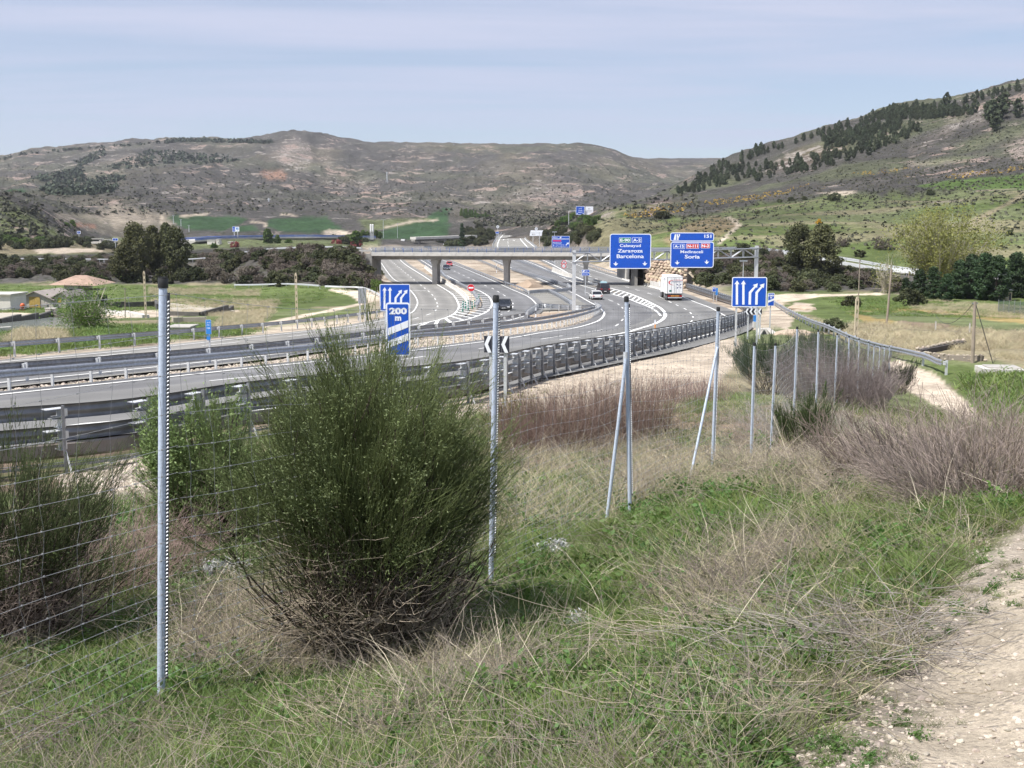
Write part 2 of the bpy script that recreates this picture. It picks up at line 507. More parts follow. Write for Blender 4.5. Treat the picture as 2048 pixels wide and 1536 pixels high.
def Z(X, Y, detail=True):
    X = np.asarray(X, float); Y = np.asarray(Y, float)
    t = tps(X, Y) * (Y + 3.0)
    z = t - hroad(Y)
    if detail:
        amp = np.interp(Y, [0, 8, 30, 60, 200, 300, 500, 1000, 1700, 2300, 3000], [.05, .12, .15, .1, .12, .8, 2.0, 6, 15, 9, 3])
        rg = 1 - np.abs(2 * fbm(X / 120 + 3, Y / 190, 11, 5, 0.55) - 1) * 2.0
        nz = fbm(X / 60 + 9, Y / 60, 5, 4) * 2 - 1
        nn = fbm(X * 1.3, Y * 1.3, 21, 4) * 2 - 1
        far = sst(200, 500, Y)
        gl = 1 - np.abs(2 * fbm(X / 42 + 31, Y / 75, 14, 4, 0.6) - 1) * 2.0
        z = z + amp * (far * (0.75 * rg + 0.5 * nz + 0.62 * gl) + (1 - far) * nn)
    z = z + 12 * np.exp(-((X - PK[0]) / 60) ** 2 - ((Y - PK[1]) / 150) ** 2) + 9 * np.exp(-((X - PK[0] - 70) / 60) ** 2 - ((Y - PK[1]) / 150) ** 2)
    z = side_level(X, Y, z)
    w, ins = zone_w(X, Y)
    z = z * (1 - w) + (-hroad(Y) - 0.12) * w
    return z
def Zs(x, y): return float(Z(np.array([x]), np.array([y]))[0])
_ys = np.exp(np.linspace(math.log(2.2), math.log(3400), 420))
def hit(x, y, ymin=0, ymax=4000):
    """first place where the view direction meets the ground"""
    a, b = ray(x, y)
    Ys = _ys[(_ys >= ymin) & (_ys <= ymax)]
    z = Z(a * Ys, Ys)
    below = b * Ys < z
    if not below.any(): i = len(Ys) - 1
    else: i = int(np.argmax(below))
    if i == 0: Yh = Ys[0]
    else:
        f0 = b * Ys[i - 1] - z[i - 1]; f1 = b * Ys[i] - z[i]
        Yh = Ys[i - 1] + (Ys[i] - Ys[i - 1]) * f0 / (f0 - f1 + 1e-9)
    Yh = float(Yh); X = float(a * Yh)
    return Vector((X, Yh, Zs(X, Yh)))

NA, NL = 560, 760
_u = np.linspace(-1, 1, NA)
_av = 0.82 * _u
_Lv = np.linspace(math.log(1.2), math.log(3650), NL)
_Yv = np.exp(_Lv) - 3.0
AA, YY = np.meshgrid(_av, _Yv)
XX = AA * (YY + 5.0)
ZZ = Z(XX, YY)
idx = np.arange(NA * NL).reshape(NL, NA)
quads = np.stack([idx[:-1, :-1], idx[:-1, 1:], idx[1:, 1:], idx[1:, :-1]], -1).reshape(-1, 4)

# from here on heights are read off this very sheet
def Z(X, Y, detail=True):
    X = np.asarray(X, float); Y = np.asarray(Y, float)
    fl = (np.log(np.maximum(Y + 3.0, 1.2)) - _Lv[0]) / (_Lv[1] - _Lv[0]); fa = (X / (Y + 5.0) / .82 + 1) * .5 * (NA - 1)
    fl = np.clip(fl, 0, NL - 1.001); fa = np.clip(fa, 0, NA - 1.001); i = fl.astype(int); j = fa.astype(int); u = fl - i; v = fa - j
    return (ZZ[i, j] * (1 - v) + ZZ[i, j + 1] * v) * (1 - u) + (ZZ[i + 1, j] * (1 - v) + ZZ[i + 1, j + 1] * v) * u

# what covers the ground, by place.  colours are real surface colours
PX, PY = proj(XX, YY, ZZ)
C = {'scrub': (.080, .075, .070), 'grass': (.095, .125, .042), 'dry': (.23, .20, .13), 'gravel': (.42, .355, .28), 'rock': (.34, .28, .24),
     'field': (.042, .082, .036), 'red': (.27, .165, .12), 'sand': (.52, .44, .35), 'soil': (.20, .15, .11), 'paleg': (.13, .15, .07), 'bright': (.10, .155, .045),
     'mud': (.26, .23, .17), 'ochre': (.26, .20, .085)}
colr = np.empty(XX.shape + (3,)); colr[:] = C['scrub']
att = np.zeros(XX.shape + (4,))      # r rock outcrops, g shrub specks, b fine gravel, a flower specks
att[..., 0] = 0.46; att[..., 1] = 0.6
def paint(w, c, rock=None, shrub=None, gravel=None, flower=None):
    w3 = w[..., None]
    colr[:] = colr * (1 - w3) + np.array(C[c]) * w3
    for k, v in enumerate((rock, shrub, gravel, flower)):
        if v is not None: att[..., k] = att[..., k] * (1 - w) + v * w
def region(poly, c, soft=3.0, y0=0, y1=4000, **k):
    if k.get('rock', 0) >= .45: soft *= 2.2
    jit = (fbm(XX / np.maximum(YY * .012, .4), YY / np.maximum(YY * .012, .4), 77, 3) - .5) * soft * 2
    d = dpoly(PX, PY, poly)
    s = np.where(inpoly(PX, PY, poly), -d, d) + jit
    w = (1 - sst(-soft * .5, soft * .5, s)) * ((YY >= y0) & (YY <= y1))
    if k.get('rock', 0) >= .45:
        keep = colr.copy(); paint(w, c, **k); q = .45 if k['rock'] < .5 else .24; colr[:] = keep * (1 - q) + colr * q
    else: paint(w, c, **k)
fn = fbm(XX / 45, YY / 45, 31, 4)
farw = sst(600, 900, YY)
paint(farw * sst(.45, .65, fbm(XX / 160, YY / 160, 33, 4)) * .22, 'paleg')
paint(farw * sst(.5, .7, fbm(XX / 90 + 5, YY / 200, 34, 4)) * .25, 'dry')
# distances: near verge, valley fields, hills
nearw = 1 - sst(240, 300, YY)
paint(nearw, 'paleg', rock=0, shrub=.25, gravel=0.0)
paint(nearw * sst(.42, .6, fbm(XX / 14, YY / 14, 41, 4)), 'grass')
paint(nearw * sst(.50, .66, fbm(XX / 9 + 50, YY / 9, 42, 4)), 'dry')
# right hill, lower grass slopes
rh = ((PX > 1180) & (YY > 250) & (YY < 620)).astype(float)
paint(rh * .95, 'paleg', rock=.18, shrub=.42)
paint(rh * sst(.42, .62, fbm(XX / 50, YY / 30, 51, 4)), 'grass', rock=.08)
paint(rh * sst(.52, .66, fbm(XX / 40 + 9, YY / 20, 52, 4)) * .7, 'dry', rock=.25)
rh2 = ((PX > 1340) & (YY >= 560) & (YY < 1200)).astype(float)
paint(rh2 * .8, 'scrub', rock=.42, shrub=.65)
paint(rh2 * sst(.4, .6, fbm(XX / 60, YY / 80, 57, 4)) * .5, 'paleg')
region([(1600, 395), (1850, 385), (2048, 375), (2600, 380), (2600, 320), (2048, 300), (1800, 340), (1600, 372)], 'scrub', soft=14, y0=350, rock=.42, shrub=.6, flower=.35)
region([(1240, 430), (1400, 400), (1600, 368), (1840, 330), (1840, 360), (1600, 395), (1420, 425), (1280, 440)], 'scrub', soft=14, y0=350, flower=.75, rock=.3)
region([(1830, 372), (1900, 360), (2048, 348), (2500, 340), (2500, 372), (2048, 378), (1890, 380)], 'bright', soft=3, y0=300, rock=0, shrub=.05)
region([(1800, 326), (1940, 318), (1960, 322), (1830, 333)], 'sand', soft=3, y0=300, rock=.5)
region([(1990, 285), (2048, 270), (2300, 270), (2300, 330), (2020, 318)], 'gravel', soft=8, y0=300, rock=.8)
region([(1900, 235), (2010, 190), (2048, 190), (2048, 215), (1950, 250), (1830, 300)], 'rock', soft=10, y0=300, rock=.8)
region([(1560, 322), (1640, 290), (1700, 285), (1700, 305), (1600, 330), (1530, 345)], 'red', soft=8, y0=500, rock=.8, shrub=.3)
region([(1240, 420), (1330, 400), (1360, 402), (1300, 425), (1250, 436)], 'red', soft=6, y0=400, rock=.6)
region([(1330, 478), (1370, 450), (1430, 435), (1465, 440), (1480, 452), (1440, 470), (1400, 470), (1340, 495)], 'red', soft=4, y0=280, y1=600, rock=.45, shrub=.3)
region([(1457, 432), (1478, 442), (1481, 452), (1440, 488), (1432, 488), (1470, 452), (1464, 442), (1450, 436)], 'gravel', soft=2, y0=280, y1=600, rock=.2, shrub=0)
region([(1175, 440), (1225, 410), (1240, 425), (1260, 436), (1220, 446)], 'gravel', soft=6, y0=400, rock=.7)
region([(1630, 386), (1700, 380), (1720, 384), (1690, 392)], 'sand', soft=4, y0=300)
region([(1850, 400), (1930, 395), (1940, 405), (1860, 412)], 'dry', soft=5, y0=300, rock=.6)
region([(1940, 440), (2048, 385), (2048, 395), (1950, 450)], 'dry', soft=6, y0=300, rock=.1)
# far slopes
region([(545, 310), (585, 280), (640, 290), (650, 330), (600, 345)], 'rock', soft=14, y0=900, rock=.75)
region([(100, 305), (300, 290), (520, 292), (530, 305), (420, 330), (200, 335), (60, 345)], 'scrub', soft=14, y0=900, rock=.55)
region([(520, 345), (560, 340), (575, 352), (540, 360)], 'red', soft=6, y0=900)
region([(330, 385), (400, 372), (460, 380), (470, 388), (380, 392)], 'rock', soft=6, y0=900, rock=.6)
region([(560, 385), (600, 375), (660, 372), (700, 388), (820, 395), (760, 370), (640, 355)], 'scrub', soft=12, y0=900, rock=.6)
region([(950, 400), (1000, 385), (1060, 370), (1130, 372), (1160, 385), (1100, 400), (1000, 410)], 'rock', soft=10, y0=700, rock=.7)
region([(100, 430), (220, 412), (330, 422), (350, 448), (330, 470), (240, 474), (150, 458)], 'mud', soft=5, y0=500, rock=.49, shrub=.35)
region([(150, 432), (230, 418), (320, 428), (330, 444), (250, 452), (200, 440)], 'gravel', soft=9, y0=500, rock=.49, shrub=.3)
region([(148, 445), (195, 448), (190, 458), (150, 452)], 'red', soft=2, y0=500)
region([(0, 395), (60, 428), (110, 455), (120, 475), (0, 475)], 'paleg', soft=8, y0=400, y1=800, flower=.5, shrub=.7)
region([(330, 432), (370, 430), (480, 434), (495, 440), (450, 462), (400, 462), (370, 458)], 'field', soft=2, y0=700, rock=0, shrub=0)
region([(540, 438), (650, 434), (665, 445), (690, 462), (640, 468), (560, 462), (530, 450)], 'field', soft=2, y0=700, rock=0, shrub=.05)
region([(462, 464), (480, 452), (505, 450), (520, 462)], 'field', soft=2, y0=700, rock=0, shrub=0)
region([(765, 462), (820, 445), (870, 440), (900, 450), (895, 476), (760, 478)], 'field', soft=2, y0=700, rock=0, shrub=0)
region([(850, 438), (868, 424), (885, 415), (900, 418), (895, 440), (900, 448), (870, 440)], 'field', soft=2, y0=700, rock=0, shrub=.1)
region([(0, 385), (30, 378), (60, 380), (40, 388), (0, 396)], 'field', soft=3, y0=900, rock=0, shrub=0)
region([(720, 440), (850, 436), (860, 440), (770, 458), (740, 462)], 'paleg', soft=5, y0=700, rock=.1)
region([(200, 480), (740, 478), (740, 500), (200, 500)], 'dry', soft=8, y0=560, y1=860, shrub=.5)
region([(640, 462), (690, 460), (705, 470), (650, 472)], 'sand', soft=2, y0=700, rock=.1, shrub=0)
for yy0, line in ((3.0, [(320, 432), (326, 445), (335, 452)]), (2.0, [(500, 444), (530, 446), (535, 458)]), (1.6, [(560, 428), (640, 436)]), (2, [(420, 428), (360, 432)]),
                  (1.8, [(770, 455), (830, 442), (872, 440)])):
    d = dpoly(PX, PY, line, closed=False)
    paint((1 - sst(yy0 * .6, yy0 * 1.6, d)) * (YY > 700), 'gravel', rock=0, shrub=0)
region([(-500, 476), (760, 478), (760, 508), (-500, 516)], 'paleg', soft=5, y0=380, y1=860, shrub=.6, rock=.1)
region([(-100, 484), (250, 486), (260, 506), (-100, 512)], 'dry', soft=5, y0=400, y1=700, shrub=.5)
region([(60, 496), (190, 496), (210, 504), (80, 508)], 'sand', soft=3, y0=400, y1=620, shrub=.1)
# scrub floors
region([(-400, 520), (0, 515), (430, 495), (760, 495), (800, 560), (760, 580), (430, 568), (0, 565), (-400, 570)], 'scrub', soft=6, y0=205, y1=640, shrub=.8)
region([(1340, 500), (1530, 505), (1650, 530), (1800, 550), (2200, 560), (2200, 585), (1560, 582), (1400, 570)], 'scrub', soft=5, y0=190, y1=300, shrub=.8)
# fields right of the motorway
region([(1560, 592), (1700, 590), (2300, 600), (2300, 690), (1900, 660), (1640, 640)], 'grass', soft=6, y0=70, y1=230, shrub=.2)
region([(1690, 622), (1800, 616), (1900, 622), (2100, 630), (2100, 660), (1900, 655), (1740, 652)], 'ochre', soft=3, y0=70, y1=200)
region([(1680, 622), (1850, 624), (2100, 655), (2100, 668), (1800, 645)], 'paleg', soft=3, y0=70, y1=200)
region([(1620, 640), (1700, 645), (1850, 648), (2100, 668), (2100, 730), (1900, 720), (1760, 700), (1680, 680)], 'dry', soft=6, y0=50, y1=150)
region([(1790, 642), (1900, 648), (1900, 656), (1800, 655)], 'soil', soft=3, y0=50, y1=150)
region([(1540, 590), (1800, 585), (1800, 588), (1640, 594), (1580, 602), (1545, 606)], 'sand', soft=2, y0=80, y1=240, shrub=0)
region([(1540, 600), (1560, 600), (1585, 640), (1575, 660), (1550, 650), (1525, 640)], 'gravel', soft=2, y0=70, y1=200, shrub=0)
region([(1590, 606), (1625, 608), (1620, 624), (1580, 620)], 'gravel', soft=3, y0=70, y1=200)
region([(1768, 722), (1800, 722), (1870, 748), (1940, 810), (1985, 850), (1940, 852), (1850, 800), (1795, 770), (1780, 745)], 'sand', soft=4, y0=26, y1=90, shrub=0, gravel=.6)
region([(1850, 720), (1960, 735), (2048, 750), (2300, 780), (2300, 860), (2000, 850), (1930, 795)], 'grass', soft=5, y0=26, y1=90)
# fields left of the motorway
region([(-400, 570), (700, 570), (760, 600), (500, 630), (-400, 640)], 'grass', soft=4, y0=90, y1=260)
region([(300, 600), (560, 605), (520, 640), (350, 625)], 'dry', soft=6, y0=80, y1=220)
region([(-400, 655), (100, 660), (520, 640), (520, 668), (-400, 722)], 'bright', soft=4, y0=40, y1=130)
region([(80, 655), (180, 660), (130, 690), (0, 685), (20, 670)], 'dry', soft=4, y0=50, y1=130)
region([(-400, 625), (-100, 622), (120, 628), (200, 622), (480, 618), (480, 624), (330, 634), (210, 636), (130, 636), (-400, 645)], 'gravel', soft=2, y0=60, y1=160, shrub=0)
region([(-400, 628), (110, 632), (120, 637), (-400, 646)], 'sand', soft=1.5, y0=60, y1=160, shrub=0)
region([(516, 660), (560, 645), (700, 615), (770, 598), (775, 588), (732, 578), (655, 578), (700, 592), (722, 606), (600, 630), (510, 650)], 'sand', soft=2, y0=60, y1=260, shrub=0)
# motorway ground: gravel verges and islands
zw, zin = zone_w(XX, YY)
paint(zw, 'gravel', rock=0, shrub=.1, gravel=1.0)
paint(zw * sst(.5, .7, fbm(XX / 5, YY / 5, 61, 3)) * (YY < 400) * .7, 'soil')
# ground by the viewer
fg = 1 - sst(26, 34, YY + 0 * XX)
paint(fg, 'soil', rock=0, shrub=.0, gravel=.35)
paint(fg * sst(.38, .6, fbm(XX / 1.6, YY / 1.6, 71, 4)), 'grass')
region([(880, 800), (1100, 760), (1400, 690), (1480, 665), (1530, 665), (1440, 760), (1380, 800), (1300, 830), (1000, 830)], 'gravel', soft=14, y0=24, y1=80, gravel=1.0, shrub=.25)
region([(200, 930), (340, 905), (345, 990), (330, 1010), (180, 1010), (120, 960)], 'gravel', soft=14, y0=10, y1=30, gravel=1.0)
region([(1000, 872), (1090, 868), (1125, 885), (1110, 895), (1010, 890)], 'sand', soft=5, y0=15, y1=50, gravel=.3)
region([(1460, 662), (1530, 650), (1620, 700), (1580, 740), (1500, 700)], 'paleg', soft=8, y0=50, y1=100, gravel=.6)
TRACK = [(1490, 1560), (1580, 1490), (1690, 1420), (1790, 1330), (1835, 1230), (1930, 1120), (2048, 1030), (2200, 980), (4200, 980), (4200, 6000), (1500, 6000)]
_tw = (YY < 16) & (PX > 800)
C['track_edge'] = (.34, .295, .24); C['track'] = (.43, .37, .29)
region(TRACK, 'track_edge', soft=34, y0=-5, y1=16, gravel=1.0, shrub=0)
region([(1760, 1560), (1800, 1480), (1880, 1380), (1930, 1260), (2010, 1160), (2150, 1090), (4200, 1000), (4200, 6000), (1700, 6000)], 'track', soft=26, y0=-5, y1=16, gravel=.75, shrub=0)

gme = mesh_np('ground', np.stack([XX, YY, ZZ], -1).reshape(-1, 3), quads, smooth=True)
for nm, arr in (('tint', np.concatenate([colr, np.ones(XX.shape + (1,))], -1)), ('cover', att)):
    a = gme.color_attributes.new(nm, 'FLOAT_COLOR', 'POINT')
    a.data.foreach_set('color', np.ascontiguousarray(arr.reshape(-1), np.float32))
ground = link('ground', gme)
tag(ground, kind='structure')
def ground_material():
    m = bpy.data.materials.new('ground_cover'); m.use_nodes = True
    N, L = m.node_tree.nodes, m.node_tree.links
    b = N['Principled BSDF']; b.inputs['Roughness'].default_value = 0.95; b.inputs['Specular IOR Level'].default_value = 0.1
    tc = N.new('ShaderNodeTexCoord')
    def nz(scale, detail=5, rough=.6, vec=None, dist=0):
        n = N.new('ShaderNodeTexNoise'); n.inputs['Scale'].default_value = scale; n.inputs['Detail'].default_value = detail
        n.inputs['Roughness'].default_value = rough; n.inputs['Distortion'].default_value = dist
        L.new(vec or tc.outputs['Object'], n.inputs['Vector']); return n.outputs[0]
    def mth(op, a, b_=None, c=None, clamp=False):
        n = N.new('ShaderNodeMath'); n.operation = op; n.use_clamp = clamp
        for i, v in enumerate((a, b_, c)):
            if v is None: continue
            if isinstance(v, (int, float)): n.inputs[i].default_value = v
            else: L.new(v, n.inputs[i])
        return n.outputs[0]
    def mr(v, a0, a1, b0=0.0, b1=1.0):
        n = N.new('ShaderNodeMapRange'); L.new(v, n.inputs[0])
        for k, q in zip(('From Min', 'From Max', 'To Min', 'To Max'), (a0, a1, b0, b1)):
            if isinstance(q, (int, float)): n.inputs[k].default_value = q
            else: L.new(q, n.inputs[k])
        return n.outputs[0]
    def mix(f, a, c, blend='MIX'):
        n = N.new('ShaderNodeMix'); n.data_type = 'RGBA'; n.blend_type = blend
        for k, v in (('Factor', f), ('A', a), ('B', c)):
            if isinstance(v, (int, float)): n.inputs[k].default_value = v
            elif isinstance(v, tuple): n.inputs[k].default_value = (*v, 1)
            else: L.new(v, n.inputs[k])
        return n.outputs['Result']
    t = N.new('ShaderNodeVertexColor'); t.layer_name = 'tint'
    cv = N.new('ShaderNodeVertexColor'); cv.layer_name = 'cover'
    sp = N.new('ShaderNodeSeparateColor'); L.new(cv.outputs['Color'], sp.inputs[0])
    rockw, shw, grw, flw = sp.outputs[0], sp.outputs[1], sp.outputs[2], cv.outputs['Alpha']
    pos = N.new('ShaderNodeSeparateXYZ'); L.new(tc.outputs['Object'], pos.inputs[0])
    far = mr(pos.outputs[1], 230, 420)
    near = mr(pos.outputs[1], 26, 60, 1, 0)
    col = t.outputs['Color']
    # broad variation
    big = mr(nz(.018, 6, .62), .3, .7, .68, 1.36)
    col = mix(1.0, col, mth('MULTIPLY', big, 1.0), 'MULTIPLY')
    mid = mr(nz(.22, 6, .7), .3, .7, .62, 1.4)
    col = mix(1.0, col, mid, 'MULTIPLY')
    # outcrops of pale stone on the hills
    mp = N.new('ShaderNodeMapping'); mp.inputs['Scale'].default_value = (.7, 1, 2.6); L.new(tc.outputs['Object'], mp.inputs[0])
    r1 = nz(.045, 9, .74, mp.outputs[0], .6)
    r2 = nz(.012, 3, .5)
    rsum = mth('ADD', mth('MULTIPLY', r1, .72), mth('MULTIPLY', r2, .28))
    th = mth('SUBTRACT', .655, mth('MULTIPLY', rockw, .215))
    rk = mr(mth('SUBTRACT', rsum, th), -.004, .026)
    rk = mth('MULTIPLY', rk, far)
    rc = mix(mr(nz(.3, 5, .8), .35, .65), (.22, .20, .185), (.47, .43, .39))
    rc = mix(mr(r2, .45, .62), rc, mix(.5, rc, (.33, .2, .15)))
    col = mix(mth('MULTIPLY', rk, .85), col, rc)
    # shrub specks
    s1 = nz(.42, 4, .65); s2 = nz(.06, 3, .5)
    ssum = mth('ADD', mth('MULTIPLY', s1, .75), mth('MULTIPLY', s2, .25))
    sk = mr(mth('SUBTRACT', ssum, mth('SUBTRACT', .63, mth('MULTIPLY', shw, .15))), 0, .05)
    sk = mth('MULTIPLY', sk, mr(pos.outputs[1], 60, 200, 0, .85))
    col = mix(sk, col, mix(mr(nz(.11, 3), .4, .6), (.030, .034, .024), (.058, .062, .034)))
    # gorse
    f1 = nz(.30, 5, .75)
    fk = mr(mth('SUBTRACT', f1, mth('SUBTRACT', .74, mth('MULTIPLY', flw, .16))), 0, .03)
    fk = mth('MULTIPLY', fk, mth('MULTIPLY', far, mr(flw, .02, .2)))
    col = mix(mth('MULTIPLY', fk, .75), col, (.36, .22, .03))
    # near: stones, crumbs
    v = N.new('ShaderNodeTexVoronoi'); v.inputs['Scale'].default_value = 26; v.inputs['Randomness'].default_value = 1
    L.new(tc.outputs['Object'], v.inputs['Vector'])
    v2 = N.new('ShaderNodeTexVoronoi'); v2.inputs['Scale'].default_value = 7.0; L.new(tc.outputs['Object'], v2.inputs['Vector'])
    stone = mth('MULTIPLY', mr(v.outputs['Distance'], .1, .5, 1, 0), mth('GREATER_THAN', nz(4.0, 3), .5))
    vc = N.new('ShaderNodeSeparateColor'); L.new(v.outputs['Color'], vc.inputs[0])
    g = mth('MULTIPLY', mth('MULTIPLY', stone, grw), .55)
    col = mix(g, col, mix(vc.outputs[0], (.50, .44, .37), (.30, .26, .22)))
    fine = mr(nz(60, 4, .7), .3, .7, .72, 1.24)
    col = mix(near, col, mix(1.0, col, fine, 'MULTIPLY'))
    fine2 = mr(nz(3.0, 6, .75), .3, .7, .68, 1.3)
    col = mix(mr(pos.outputs[1], 60, 260, 1, .3), col, mix(1.0, col, fine2, 'MULTIPLY'))
    L.new(col, b.inputs['Base Color'])
    # relief
    bp1 = N.new('ShaderNodeBump'); bp1.inputs['Distance'].default_value = 4.5; L.new(mth('MULTIPLY', far, .9), bp1.inputs['Strength'])
    L.new(mth('ADD', mth('MULTIPLY', r1, 1.2), mth('MULTIPLY', nz(.4, 5, .7), .5)), bp1.inputs['Height'])
    bp2 = N.new('ShaderNodeBump'); bp2.inputs['Distance'].default_value = .035; L.new(mth('MULTIPLY', mr(pos.outputs[1], 60, 260, 1, .2), .8), bp2.inputs['Strength'])
    L.new(mth('ADD', mth('ADD', mth('MULTIPLY', stone, .5), nz(9, 6, .7)), mth('MULTIPLY', nz(45, 4, .7), .35)), bp2.inputs['Height']); L.new(bp1.outputs[0], bp2.inputs['Normal'])
    L.new(bp2.outputs[0], b.inputs['Normal'])
    return m
gme.materials.append(ground_material())
# ---------------------------------------------------------------- carriageways
def line(px, step=2.0, lift=0.0):
    return [RS(p.x, p.y, lift) for p in catmull([G(x, y) for x, y in px], step)]
# painted edge lines, traced along the road surface
C1L = [(738, 493), (756, 517), (782, 553), (805, 567), (822, 582), (834, 600), (833, 613), (822, 626), (780, 638), (690, 655), (512, 674), (250, 702), (0, 725), (-260, 752)]
C1R = [(792, 495), (800, 519), (850, 554), (879, 572), (905, 589), (917, 608), (914, 622), (898, 633), (873, 641), (822, 651), (740, 664), (640, 678)]
C2L = [(800, 493), (850, 525), (879, 543), (934, 572), (959, 582), (977, 593), (984, 606), (979, 619), (963, 629), (934, 639), (890, 648), (822, 659), (740, 671), (640, 684)]
C2R = [(842, 498), (879, 517), (928, 537), (987, 562), (1026, 580), (1057, 594), (1072, 608), (1068, 621), (1046, 633), (1000, 645), (900, 660), (822, 671), (640, 698), (512, 713), (250, 741), (0, 766), (-260, 794)]
C3L = [(935, 497), (985, 519), (1033, 540), (1085, 560), (1139, 583), (1172, 600), (1194, 612), (1207, 623), (1207, 632), (1194, 643), (1150, 656), (1087, 665), (1017, 677), (878, 695), (760, 710), (620, 725), (482, 739), (250, 764), (0, 790), (-260, 820)]
C3R = [(985, 499), (1060, 525), (1115, 550), (1150, 566), (1216, 586), (1262, 600), (1290, 611), (1312, 622), (1322, 632)]
C4L = [(1030, 497), (1090, 522), (1150, 553), (1212, 574), (1250, 584), (1290, 600), (1312, 611), (1327, 622), (1330, 633), (1316, 645), (1280, 657), (1248, 666), (1195, 675)]
C4R = [(1075, 499), (1110, 512), (1158, 531), (1238, 557), (1326, 581), (1378, 599), (1414, 613), (1440, 626), (1462, 640), (1454, 655), (1420, 668), (1360, 683), (1270, 702), (1160, 722), (1020, 747), (850, 776), (600, 812), (340, 836), (203, 845), (55, 864), (-260, 905)]
asph_old = mat('asphalt_pale', (.23, .222, .20), .88, noise=(.16, .30), bump=(18, .12))
asph_new = mat('asphalt_dark', (.155, .155, .157), .85, noise=(.13, .32), bump=(18, .12))
paintm = mat('road_paint', (.78, .78, .75), .6, noise=(1.2, .12))

def wheel_wear(m, lanes=4.0):
    nt = m.node_tree; N, L = nt.nodes, nt.links; b = N['Principled BSDF']; src = b.inputs['Base Color'].links[0].from_socket
    a = N.new('ShaderNodeAttribute'); a.attribute_name = 'across'
    def mth(op, x, y=None):
        n = N.new('ShaderNodeMath'); n.operation = op
        for i, v in enumerate((x, y)):
            if v is None: continue
            if isinstance(v, (int, float)): n.inputs[i].default_value = v
            else: L.new(v, n.inputs[i])
        return n.outputs[0]
    s = mth('ABSOLUTE', mth('SINE', mth('MULTIPLY', a.outputs['Fac'], lanes * math.pi)))
    tc = N.new('ShaderNodeTexCoord'); nz = N.new('ShaderNodeTexNoise'); nz.inputs['Scale'].default_value = .06; nz.inputs['Detail'].default_value = 6; L.new(tc.outputs['Object'], nz.inputs['Vector'])
    nz2 = N.new('ShaderNodeTexNoise'); nz2.inputs['Scale'].default_value = 1.3; nz2.inputs['Detail'].default_value = 6; nz2.inputs['Roughness'].default_value = .75; L.new(tc.outputs['Object'], nz2.inputs['Vector'])
    f = mth('ADD', mth('MULTIPLY', mth('MULTIPLY', s, nz.outputs[0]), .5), mth('MULTIPLY', nz2.outputs[0], .34))
    mx = N.new('ShaderNodeMix'); mx.data_type = 'RGBA'; L.new(f, mx.inputs['Factor']); L.new(src, mx.inputs['A']); mx.inputs['B'].default_value = (.065, .064, .063, 1); L.new(mx.outputs['Result'], b.inputs['Base Color'])
asph_mid = mat('asphalt_mid', (.225, .222, .212), .87, noise=(.15, .25), bump=(18, .12))
asph_far = asph_old; asph_old = mat('asphalt_worn', (.29, .28, .255), .88, noise=(.16, .3), bump=(18, .12)); asph_side = asph_far
asph_new2 = mat('asphalt_lane', (.20, .20, .202), .85, noise=(.13, .32), bump=(18, .12))
for m_ in (asph_mid, asph_old, asph_new2): wheel_wear(m_)
def strip(name, Lp, Rp, m, lift=0.0, wl=1.4, wr=1.2, n=160, cross=7, sign=1):
    L = resample(offset(line(Lp), -wl * sign), n=n)
    Rr = resample(offset(line(Rp), wr * sign), n=n)
    V = []
    for a, b in zip(L, Rr):
        for k in range(cross):
            t = k / (cross - 1); q = a.lerp(b, t); V.append((q.x, q.y, -float(hroad(q.y)) + lift))
    i = np.arange(n * cross).reshape(n, cross)
    F = np.stack([i[:-1, :-1], i[:-1, 1:], i[1:, 1:], i[1:, :-1]], -1).reshape(-1, 4)
    me = mesh_np(name, np.array(V), F, m, smooth=True)
    at_ = me.attributes.new('across', 'FLOAT', 'POINT'); at_.data.foreach_set('value', np.tile(np.linspace(0, 1, cross), n).astype(np.float32))
    return tag(link(name, me), kind='structure')
# lines run away -> near, so the driver's right is on the reader's left going away; sides are set by hand
strip('road', C1L, C1R[:-3] + [(640, 690), (512, 713), (250, 741), (0, 766), (-260, 794)], asph_old, 0.0, wl=-1.4, wr=-1.6)
strip('road', C2L[:-4] + [(820, 652), (640, 676), (512, 694), (250, 722), (0, 745), (-260, 772)], C2R, asph_new2, 0.005, wl=-1.5, wr=-1.2)
strip('road', C3L, C3R[:-1] + [(1326, 634), (1300, 650), (1195, 675), (1017, 706), (878, 722), (620, 757), (482, 770), (250, 793), (0, 815), (-260, 850)], asph_new2, 0.0, wl=-1.2, wr=-1.6)
strip('road', C4L[:-4] + [(1300, 650), (1195, 672), (1017, 703), (878, 718), (620, 752), (482, 765), (250, 790), (0, 812), (-260, 846)], C4R, asph_mid, 0.009, wl=-1.6, wr=-2.3)

# paved crossover between the middle carriageways
mb = MB()
def flat(mb, px, lift, sub=None):
    P = [G(x, y) for x, y in px]
    mb.add([(p.x, p.y, p.z + lift) for p in P], [tuple(range(len(P)))])
def tri_fan(name, pxa, pxb, m, lift, n=24):
    A = resample(line(pxa, 1.0), n=n); B = resample(line(pxb, 1.0), n=n)
    V = []
    for a, b in zip(A, B):
        for k in range(5):
            q = a.lerp(b, k / 4); V.append((q.x, q.y, -float(hroad(q.y)) + lift))
    i = np.arange(n * 5).reshape(n, 5)
    F = np.stack([i[:-1, :-1], i[:-1, 1:], i[1:, 1:], i[1:, :-1]], -1).reshape(-1, 4)
    return tag(link(name, mesh_np(name, np.array(V), F, m)), kind='structure')
tri_fan('pavement', [(1040, 582), (1058, 592), (1072, 606), (1066, 622)], [(1102, 578), (1139, 581), (1180, 602), (1150, 618)], asph_far, -.004)
asph_lane = asph_old; asph_old = asph_far

